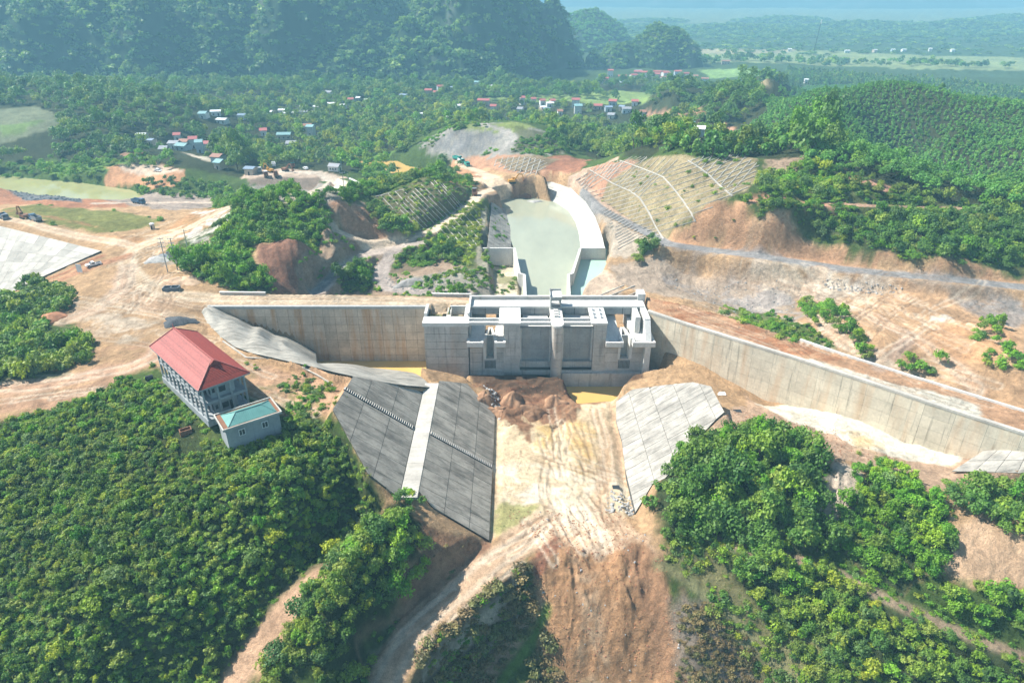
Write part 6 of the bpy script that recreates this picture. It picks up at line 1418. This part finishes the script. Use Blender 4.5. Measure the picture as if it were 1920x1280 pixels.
forest("1270 850,1340 815,1420 800,1500 830,1545 870,1530 930,1555 990,1580 1040,1440 1035,1330 1010,1250 1000,1235 930", 'bigshrub', 'leaf_d', 2.1, 1.1, 2.8, 'tree', 'dark bushy tree in the thicket below the white right-bank slabs', 1.1)
forest("1600 885,1640 870,1700 895,1770 955,1790 1020,1770 1090,1710 1120,1640 1085,1580 1030,1575 960", 'bigshrub', 'leaf_v', 1.8, 1.0, 2.2, 'tree', 'bright green tree in the middle thicket right of the gullied pale scar', 1.1)
forest("1360 1050,1450 1045,1560 1070,1600 1110,1700 1155,1800 1205,1920 1235,2050 1270,2050 1400,1600 1400,1500 1300,1480 1220,1410 1140", 'bigshrub', 'leaf', 1.8, .9, 2.0, 'shrub', 'yellow-green bush in the belt below the diagonal footpath at lower right')
forest("1450 1150,1560 1180,1660 1250,1800 1290,1600 1300,1530 1230", 'shrub', 'leaf_y', 6, 1.0, 1.8, 'shrub', 'bright yellow-green shrub among the lower right bushes')
forest("1775 1100,1850 1105,1920 1112,2050 1135,2050 1190,1900 1170,1800 1155,1750 1130", 'bigshrub', 'leaf_v', 2.2, 1.3, 2.4, 'tree', 'rounded green tree in the row between the bare tan slope and footpath')
forest("1775 915,1850 925,1920 910,2030 930,2030 1010,1900 995,1830 980,1790 950", 'bigshrub', 'leaf_d', 2.4, 1.5, 3.0, 'tree', 'dark green tree above the bare tan slope near the right edge')
forest("-160 570,20 565,60 528,130 542,135 575,95 600,80 640,175 640,170 680,110 700,0 718,-160 730", 'shrub', 'leaf', 2.1, 1.2, 2.6, 'shrub', 'green shrub in the patch beside the left dirt plateau')
forest("400 375,470 362,560 363,612 390,626 425,560 455,475 457,455 478,512 545,440 546,380 525,335 505,340 488,400 470,415 430,440 400", 'bigshrub', 'leaf_v', 2.6, 1.2, 2.5, 'shrub', 'green bush covering the hillock behind the stained retaining wall')
forest("325 482,380 475,440 500,430 530,370 528,330 508", 'bigshrub', 'leaf_v', 4.2, 2.4, 3.6, 'tree', 'round bright tree beside the transformer poles', 1.25)
forest("645 500,690 500,698 540,645 545,628 530", 'bigshrub', 'leaf_d', 2.6, 1.4, 2.6, 'shrub', 'dark shrub on the mound beside the grey slope road')
forest("690 385,705 372,730 395,745 415,785 435,770 446,740 444,710 430,690 405", 'bigshrub', 'leaf_d', 2.8, 1.6, 2.6, 'shrub', 'dark bush at the left foot of the ribbed green hillock')
forest("795 455,830 452,870 478,850 500,800 495,780 490", 'bigshrub', 'leaf_d', 3, 1.3, 2.4, 'shrub', 'dark bush on the cut bank below the ribbed slope')
forest("690 350,780 322,845 328,885 350,885 368,860 345,800 332,745 345,700 368,640 385,610 385,600 370,640 362", 'bigshrub', 'leaf_v', 3.4, 1.2, 2.3, 'shrub', 'green bush along the crest of the ribbed hillock')
forest("850 400,890 380,912 392,905 430,895 480,880 512,845 475,800 458", 'brush', 'leaf_y', 2.6, .9, 1.5, 'shrub', 'yellow-green tuft on the planted slope left of the intake pool', .9)
forest("710 372,760 348,800 335,838 342,878 372,868 393,800 438,764 440,732 418,702 400", 'brush', 'leaf', 2.6, .7, 1.3, 'shrub', 'small tuft between the concrete ribs of the green hillock', .8)
forest("840 540,885 535,880 552,820 552", 'bigshrub', 'leaf_v', 2.6, 1, 1.8, 'shrub', 'bright shrub behind the crest road near the spillway')
forest("1180 470,1210 455,1232 480,1225 492,1185 490", 'bigshrub', 'leaf_d', 3.2, 1.8, 3.0, 'tree', 'dark tree standing alone right of the turquoise side pool')
forest("1505 565,1560 575,1600 620,1580 628,1530 608,1510 590", 'bigshrub', 'leaf_v', 2.8, 1.3, 2.2, 'shrub', 'bush in the elongated green clump on the bare right flats')
forest("1600 625,1655 640,1650 660,1615 670,1605 645", 'bigshrub', 'leaf_v', 3, 1.3, 2.2, 'shrub', 'bush in the small clump beside the crossing dirt tracks')
forest("1690 675,1760 680,1745 708,1695 700", 'bigshrub', 'leaf_v', 3, 1.3, 2.2, 'shrub', 'bush in the clump just behind the far kerb of the red fill')
forest("1820 620,1880 600,1870 618,1830 640", 'bigshrub', 'leaf_v', 3, 1.2, 2.0, 'shrub', 'bush on the orange mound near the right edge'); forest("1850 640,1900 640,1890 660,1850 652", 'bigshrub', 'leaf_v', 3.5, 1.2, 2.0, 'shrub', 'bush on the orange mound near the right edge')
forest("1845 665,1920 670,1915 695,1850 688", 'bigshrub', 'leaf_v', 3, 1.3, 2.2, 'shrub', 'bush on the lower flank of the right orange mound')
forest("1335 572,1400 590,1480 615,1540 632,1570 642,1480 638,1400 606", 'brush', 'leaf', 3.2, .9, 1.7, 'shrub', 'low tuft in the weedy strip behind the red fill')
forest("1840 540,1900 545,1910 560,1850 556", 'brush', 'leaf', 4, 1.0, 1.8, 'shrub', 'low tuft beside the asphalt road at right')
forest("1370 375,1420 385,1500 400,1600 402,1700 398,1800 400,1920 405,2080 420,2080 505,1920 510,1860 500,1740 495,1660 470,1600 470,1540 455,1480 430,1400 395", 'bigshrub', 'leaf_d', 3.3, 1.7, 3.0, 'tree', 'tree in the wooded belt above the orange road cut', 1.05)
forest("1430 330,1520 315,1600 325,1700 355,1800 375,1920 385,2080 395,2080 408,1920 395,1700 383,1500 378,1420 368", 'bigshrub', 'leaf', 4.2, 1.4, 2.5, 'shrub', 'bush on the hillside between the two orange tracks', 1.0)
forest("1480 285,1560 275,1680 310,1800 345,1920 360,2080 370,2080 395,1920 390,1800 375,1700 352,1600 322,1500 312", 'tree', 'leaf_p', 4.5, 2.0, 3.2, 'tree', 'bright green tree along the ridge above the orange tracks')
forest("1470 270,1520 255,1560 262,1590 285,1560 300,1480 296", 'tree', 'leaf_d', 6.5, 3.5, 5.0, 'tree', 'tall dark round tree behind the concrete-netted slope', 1.1)
forest("985 1055,1005 1100,1000 1170,950 1240,900 1320,790 1320,800 1210,860 1150,940 1090", 'brush', 'leaf_b', 1.15, .9, 1.9, 'shrub', 'dry brown brush on the shaded bank right of the haul road', .8)
forest("860 1150,930 1100,900 1180,850 1290,790 1290,810 1210", 'brush', 'leaf_v', 2.2, .8, 1.5, 'shrub', 'green shoot clump on the dark bank right of the haul road', .8)
forest("1030 1180,1060 1290,980 1320,990 1240", 'brush', 'leaf_b', 1.2, .9, 1.8, 'shrub', 'dry brown brush left of the bare earth mound', .8)
forest("1265 1060,1340 1040,1440 1100,1540 1220,1640 1320,1450 1320,1370 1180,1290 1110", 'brush', 'leaf', 1.8, .7, 1.4, 'shrub', 'small weed clump along the faint trail at lower right', .8, keep=.7)
forest("1270 1140,1330 1120,1400 1200,1440 1320,1270 1320", 'brush', 'leaf_b', 1.2, .5, 1.1, 'shrub', 'dry grey-brown brush beside the bare earth mound', .6)
forest("820 985,910 1015,870 1045,800 1060,795 1010", 'brush', 'leaf_b', 3, .5, .9, 'shrub', 'dry tuft on the red bank below the slab lining', .6, keep=.6)
forest("1235 1035,1340 1010,1440 1040,1560 1050,1640 1100,1760 1150,1920 1230,2050 1290,1920 1330,1500 1330,1400 1200,1300 1100", 'brush', 'leaf', 2.3, .7, 1.5, 'shrub', 'low weed clump on the brushy lower right slope', .8, keep=.8)
forest("1560 960,1600 1000,1650 1080,1760 1120,1920 1200,1920 1170,1800 1150,1700 1100,1780 1010,1800 960", 'brush', 'leaf_v', 2.6, .7, 1.4, 'shrub', 'low green tuft beside the diagonal footpath', .8, keep=.8)
forest([(-1300, 700, 0), (-1300, 930, 0), (40, 930, 0), (120, 800, 0), (-250, 790, 0), (-700, 720, 0)], 'tree', 'leaf_d', 9, 3.5, 6, 'tree', 'tree at the foot of the forested limestone mountain', 1.1)
forest("745 915,770 925,800 945,790 955,750 940", 'shrub', 'leaf_v', 1.8, .8, 1.4, 'shrub', 'bright shrub at the lower end of the berm strip')
forest("1205 925,1250 880,1270 850,1300 825,1290 860,1250 920,1220 960", 'shrub', 'leaf_d', 2.2, .9, 1.6, 'shrub', 'dark shrub along the front edge of the white slabs')
forest("1560 840,1640 850,1760 880,1700 890,1600 870", 'brush', 'leaf', 3.5, .8, 1.5, 'shrub', 'low tuft between the white basin and thickets', keep=.6)
forest("560 740,615 742,600 790,540 800,530 780", 'brush', 'leaf_v', 2.6, .7, 1.3, 'shrub', 'bright tuft on the plateau beside the annex', keep=.8)
forest("290 745,400 800,420 830,350 810,300 780", 'brush', 'leaf_v', 2.6, .7, 1.2, 'shrub', 'bright tuft at the foot of the colonnade', keep=.8)
forest("1090 375,1400 300,1400 400,1250 450", 'brush', 'leaf', 9, .8, 1.5, 'shrub', 'small bush on the concrete-netted hillside', .9)
# left middle distance
forest("-260 340,90 300,230 300,330 300,330 318,200 312,190 345,90 335,-100 330", 'tree', 'leaf_v', 6, 2.0, 3.6, 'tree', 'bright green tree beside the olive reservoir')
forest("300 335,345 335,420 345,440 372,350 375,280 368,250 360", 'shrub', 'leaf_d', 5, 1.5, 2.6, 'shrub', 'bush on the low ground below the orange cut')
forest("380 310,470 290,480 330,450 350,400 345", 'tree', 'leaf_d', 8, 3.8, 5.6, 'tree', 'tall dark tree beside the machine yard', 1.25)
forest("625 300,700 295,750 330,690 345,640 318", 'tree', 'leaf_v', 8, 2.5, 5, 'tree', 'green tree along the stream near the concrete causeway', 1.2)
forest("850 300,870 308,830 345,800 342,800 318", 'tree', 'leaf_d', 5.5, 1.6, 3.0, 'tree', 'dark tree at the foot of the grey spoil hill', 1.1)
forest("-300 150,0 158,130 160,260 172,380 190,470 205,420 240,400 290,240 295,80 298,110 240,120 212,60 200,-300 200", 'tree', 'leaf_d', 8, 2.8, 5, 'tree', 'broad forest tree on the wooded left hillside', 1.15)
forest("-300 200,-40 200,-60 290,80 296,0 320,-300 330", 'tree', 'leaf_d', 8, 2.8, 5, 'tree', 'broad forest tree on the wooded left hillside', 1.15)
# valley woodland
forest("380 190,520 180,700 178,900 185,905 200,1060 200,1200 200,1220 230,1320 240,1340 270,1460 262,1440 290,1250 290,1120 292,1070 270,1040 250,950 226,880 230,830 240,790 262,760 295,700 292,560 315,460 320,380 300,400 230", 'tree', 'leaf', 7.0, 2.2, 4.6, 'tree', 'leafy valley tree among the village houses', 1.15)
forest("500 180,700 170,900 172,1060 168,1200 158,1210 165,1050 176,900 182,700 178", 'tree', 'leaf_d', 10, 3.5, 6, 'tree', 'tree at the foot of the forested limestone mountain', 1.1)
forest("1130 155,1300 150,1440 150,1400 165,1240 172,1200 160", 'tree', 'leaf_d', 10, 3.5, 6, 'tree', 'tree around the far red-roofed village', 1.1)
forest("1290 122,1400 118,1700 125,1900 130,1900 122,1700 118,1450 110,1320 112", 'far', 'leaf_d', 14, 4, 8, 'tree', 'tree in the line crossing the flat fields', 1.1, keep=.55)
forest("1300 170,1400 165,1430 190,1400 215,1370 245,1310 232,1290 212,1215 205,1225 190", 'tree', 'leaf_d', 6.5, 3.0, 4.6, 'tree', 'dark tree on the wooded knoll above the orange scar', 1.2)
forest("1420 145,1480 135,1560 140,1700 152,1920 170,2080 175,2080 190,1920 182,1760 172,1600 158,1500 160,1440 160", 'plant', 'leaf_d', 4.6, 2.6, 3.6, 'tree', 'tall dark tree in the row along the plantation ridge', 1.3)
forest("1460 175,1500 165,1600 160,1760 173,1920 184,2100 190,2100 380,1920 360,1800 345,1700 312,1560 280,1450 265,1340 260,1400 240,1440 210,1430 190", 'plant', 'leaf_p', 2.4, 1.0, 1.6, 'tree', 'young plantation tree on the broad green hillside at right', 1.1)
forest("1240 285,1340 268,1460 268,1490 290,1430 292,1330 300,1250 295", 'plant', 'leaf_p', 4.5, 2.4, 3.4, 'tree', 'slender green tree directly behind the concrete-netted hill', 1.3)
KA = [(-1500, 830, 0), (-1500, 1700, 0), (160, 1700, 0), (160, 1000, 0), (60, 900, 0), (-300, 860, 0)]
def kground(K): return lambda x, y: np.where(grid_h(K, x, y) > Hat(x, y), grid_h(K, x, y)-.6, -999)
forest([(-1350, 840, 0), (-1250, 1500, 0), (60, 1500, 0), (160, 1000, 0), (40, 880, 0)], 'far', 'leaf_k', 6.6, 2.6, 7.6, 'tree', '', 1.0, ground=kground(K1))
forest([(125, 1085, 0), (455, 1085, 0), (455, 1415, 0), (125, 1415, 0)], 'far', 'leaf_k', 6.0, 2.8, 5.2, 'tree', '', 1.0, ground=kground(K2))
forest([(65, 1485, 0), (475, 1485, 0), (475, 1795, 0), (65, 1795, 0)], 'far', 'leaf_p', 8, 3.5, 6, 'tree', '', .8, ground=kground(K3))
forest([(250, 1950, 0), (2300, 1950, 0), (2300, 2900, 0), (250, 2900, 0)], 'far', 'leaf_k', 14, 5, 9, 'tree', '', .6, ground=kground(K4))
forest("1255 1020,1330 1000,1440 1040,1520 1050,1440 1110,1340 1080,1270 1050", 'brush', 'leaf', 1.5, .6, 1.3, 'shrub', 'low weed clump under the edge of the dark thicket', .9, keep=.8)
forest("1560 1030,1640 1060,1780 1110,1920 1170,2000 1190,2000 1230,1840 1190,1700 1130,1600 1080", 'brush', 'leaf_v', 1.7, .5, 1.2, 'shrub', 'low green tuft on the strip above the footpath', .8, keep=.8)
forest("1275 1135,1330 1120,1400 1190,1440 1300,1270 1300", 'brush', 'leaf_b', 1.3, .6, 1.2, 'shrub', 'dry grey-brown brush beside the bare earth mound', .6)
# plants wherever the ground itself is weedy
_area = (R_*(ta[1]-ta[0])*np.gradient(rr)[:, None].repeat(NA, 1).ravel())
def weedy(n, r0, r1, kind, m, ra, rb, thr, label):
    bare = np.zeros(len(R_), bool)
    for s_ in (NETR, NETL1, NETL2, '0 392,120 388,250 398,300 420,250 430,180 438,100 420,0 402', '800 290,840 250,900 240,960 246,900 290', '905 250,1040 240,1060 285,960 290', 'ZZ')[:6]:
        p_ = GP(s_); I_ = region(p_, 1); bare[I_[sdf(p_, gxf[I_], gyf[I_]) < 1]] = True
    q = np.where(~bare & (R_ > r0) & (R_ < r1) & (weed > thr), _area*weed, 0); q[(gxf > -30) & (gxf < 45) & (gyf > 112) & (gyf < 210)] = 0
    I = rng.choice(len(q), n, p=q/q.sum()); X = gxf[I]+rng.uniform(-.3, .3, n); Y = gyf[I]+rng.uniform(-.3, .3, n)
    k = fbm(X/7+3, Y/7, 3) > .42; X, Y = X[k], Y[k]
    for ex, ey, er in EXC:
        k = (X-ex)**2+(Y-ey)**2 > er*er; X, Y = X[k], Y[k]
    FL.append(dict(kind=kind, m=m, X=X, Y=Y, Z=Hat(X, Y), R=ra+(rb-ra)*rng.random(len(X))**2, hf=.85, word='shrub', label='', single=False))
weedy(14000, 90, 330, 'brush', 'leaf', .35, 1.0, .3, ''); weedy(2500, 150, 330, 'shrub', 'leaf_v', .6, 1.2, .25, '')
weedy(5000, 250, 700, 'brush', 'leaf_v', .8, 2.0, .3, ''); weedy(900, 300, 700, 'bigshrub', 'leaf', 1.2, 2.6, .35, '')
q_ = (weed < 1)
forest("1060 285,1000 262,1045 256,1085 288,1130 285,1240 288,1230 275,1100 270,1050 250,1040 243", 'bigshrub', 'leaf_d', 4.5, 1.5, 3.2, 'tree', 'bushy tree on the dark side of the spoil hill', 1.0)
forest("965 262,1040 256,1062 284,1012 290,962 284", 'bigshrub', 'leaf_d', 3.6, 1.0, 2.0, 'shrub', 'dark low bush on the shoulder of the spoil hill', .8, keep=.7)
forest([(250, 1450, 0), (1500, 1450, 0), (2300, 1950, 0), (300, 1950, 0)], 'far', 'leaf_k', 20, 5, 9, 'tree', '', .5, keep=.5)
forest([(300, 1900, 0), (2200, 1900, 0), (2600, 2500, 0), (300, 2500, 0)], 'far', 'leaf_k', 20, 6, 11, 'tree', '', .45, keep=.85)
# keep the foreground clear of plants on structures
def visible_pts(X, Y, Z):
    u, v, dep = project(X, Y, Z); ok = (u > -30) & (u < 1950) & (v > -30) & (v < 1310)
    for s in np.linspace(.5, .97, 22):
        ok &= (CZ+(Z-CZ)*s) > Hat(X*s, Y*s)-.5
    return ok, dep
cand = []
for fi, f in enumerate(FL):
    if f['label'] == '': continue
    ok, dep = visible_pts(f['X'], f['Y'], f['Z']+f['R']*1.0); sz = f['R']/dep*np.where(ok, 1, 0)
    for i in np.nonzero(sz > .0022)[0]: cand.append((sz[i], fi, i))
sel = {}
for word, nmax in (('shrub', 290), ('tree', 290)):
    c = sorted([q for q in cand if FL[q[1]]['word'] == word], reverse=True)[:nmax]
    for s_, fi, i in c: sel.setdefault(fi, []).append(i)
_mc = {}
def crown_mesh(kind, vi, m):
    k = (kind, vi, m)
    if k not in _mc:
        V, Fq = KINDS[kind][vi]; _mc[k] = newmesh('crown', V, Fq, M[m])
    return _mc[k]
def trunk_mesh():
    if 'trunk' not in _mc:
        mb = MB(); mb.cyl((0, 0, -.5), (.03, .02, .75), .09, 6, .05)
        for a in range(4): mb.cyl((.03, .02, .5), (.45*math.cos(a*1.6), .45*math.sin(a*1.6), 1.0), .04, 4, .02)
        _mc['trunk'] = newmesh('trunk', mb.v, mb.f, M['bark'])
    return _mc['trunk']
pool = {}
MIX = {'leaf': ['leaf_v', 'leaf_d', 'leaf_y'], 'leaf_d': ['leaf', 'leaf_v'], 'leaf_v': ['leaf_d', 'leaf'], 'leaf_p': ['leaf_p'], 'leaf_k': ['leaf_d'], 'leaf_y': ['leaf'], 'leaf_b': ['leaf_b']}
FL2 = []
for fi, f in enumerate(FL):  # a quarter of each stand belongs to other species
    u = rng.random(len(f['X'])); alt = MIX[f['m']]; cls = np.where(u < .28, (u/.28*len(alt)).astype(int)+1, 0); cls[np.array(sel.get(fi, []), int)] = 0
    f['mix'] = cls
for fi, f in enumerate(FL):
    n = len(f['X']); keep = (f['Z'] > -100)
    for i in sel.get(fi, []):
        keep[i] = False; r = float(f['R'][i]); o = bpy.data.objects.new(f['word'] if f['word'] == 'shrub' else 'broadleaf_tree', None); COL.objects.link(o)
        o.location = (float(f['X'][i]), float(f['Y'][i]), float(f['Z'][i])-.1); o.rotation_euler.z = random.uniform(0, 6.28); o.scale = (r, r, r*f['hf']*random.uniform(.7, 1.6))
        o['label'] = f['label']; o['category'] = f['word']; o['group'] = f['label'].replace(f['label'].split()[0]+' ', '', 1) if False else 'plants: '+f['label']
        vi = random.randrange(len(KINDS[f['kind']])); mm = f['m'] if random.random() > .28 else random.choice(MIX[f['m']]); link('crown', crown_mesh(f['kind'], vi, mm), o); link('trunk', trunk_mesh(), o)
    u, v, dep = project(f['X'], f['Y'], f['Z']+f['R']); keep &= (u > -500) & (u < 2450)
    lay = {'shrub': 'scrub', 'bigshrub': 'bushes', 'tree': 'woodland', 'plant': 'plantation', 'far': 'mountain_forest', 'brush': 'undergrowth'}[f['kind']]
    for ci, mm in enumerate([f['m']]+MIX[f['m']]):
        kk = keep & (f['mix'] == ci)
        q = pool.setdefault((lay, f['kind'], mm), [[], []]); s = f['R'][kk]
        q[0].append(np.c_[f['X'][kk], f['Y'][kk], f['Z'][kk]-.15]); q[1].append(np.c_[s, s, s*f['hf']*(rng.uniform(.65, 1.7, len(s)) if f['kind'] in ('shrub', 'bigshrub', 'brush') else rng.uniform(.75, 1.2, len(s)))])
tot = 0
lab = {'scrub': 'dense scrub covering the slopes', 'bushes': 'mass of bushes on the hillsides', 'woodland': 'valley woodland around the villages', 'plantation': 'plantation forest on the right hills', 'mountain_forest': 'forest clothing the far mountains', 'undergrowth': 'low undergrowth on banks'}
for (nm_, kind, m_), (a, b_) in pool.items():
    a = np.concatenate(a); b_ = np.concatenate(b_); tot += len(a)
    if len(a): nodes_stuff(nm_, kind, dict(p=a, s=b_), [M[m_]], lab[nm_]+' ('+m_.replace('leaf', 'leafy').replace('_', ' ')+')' if False else lab[nm_])
print('PLANTS', tot, 'singles', sum(len(v) for v in sel.values()))
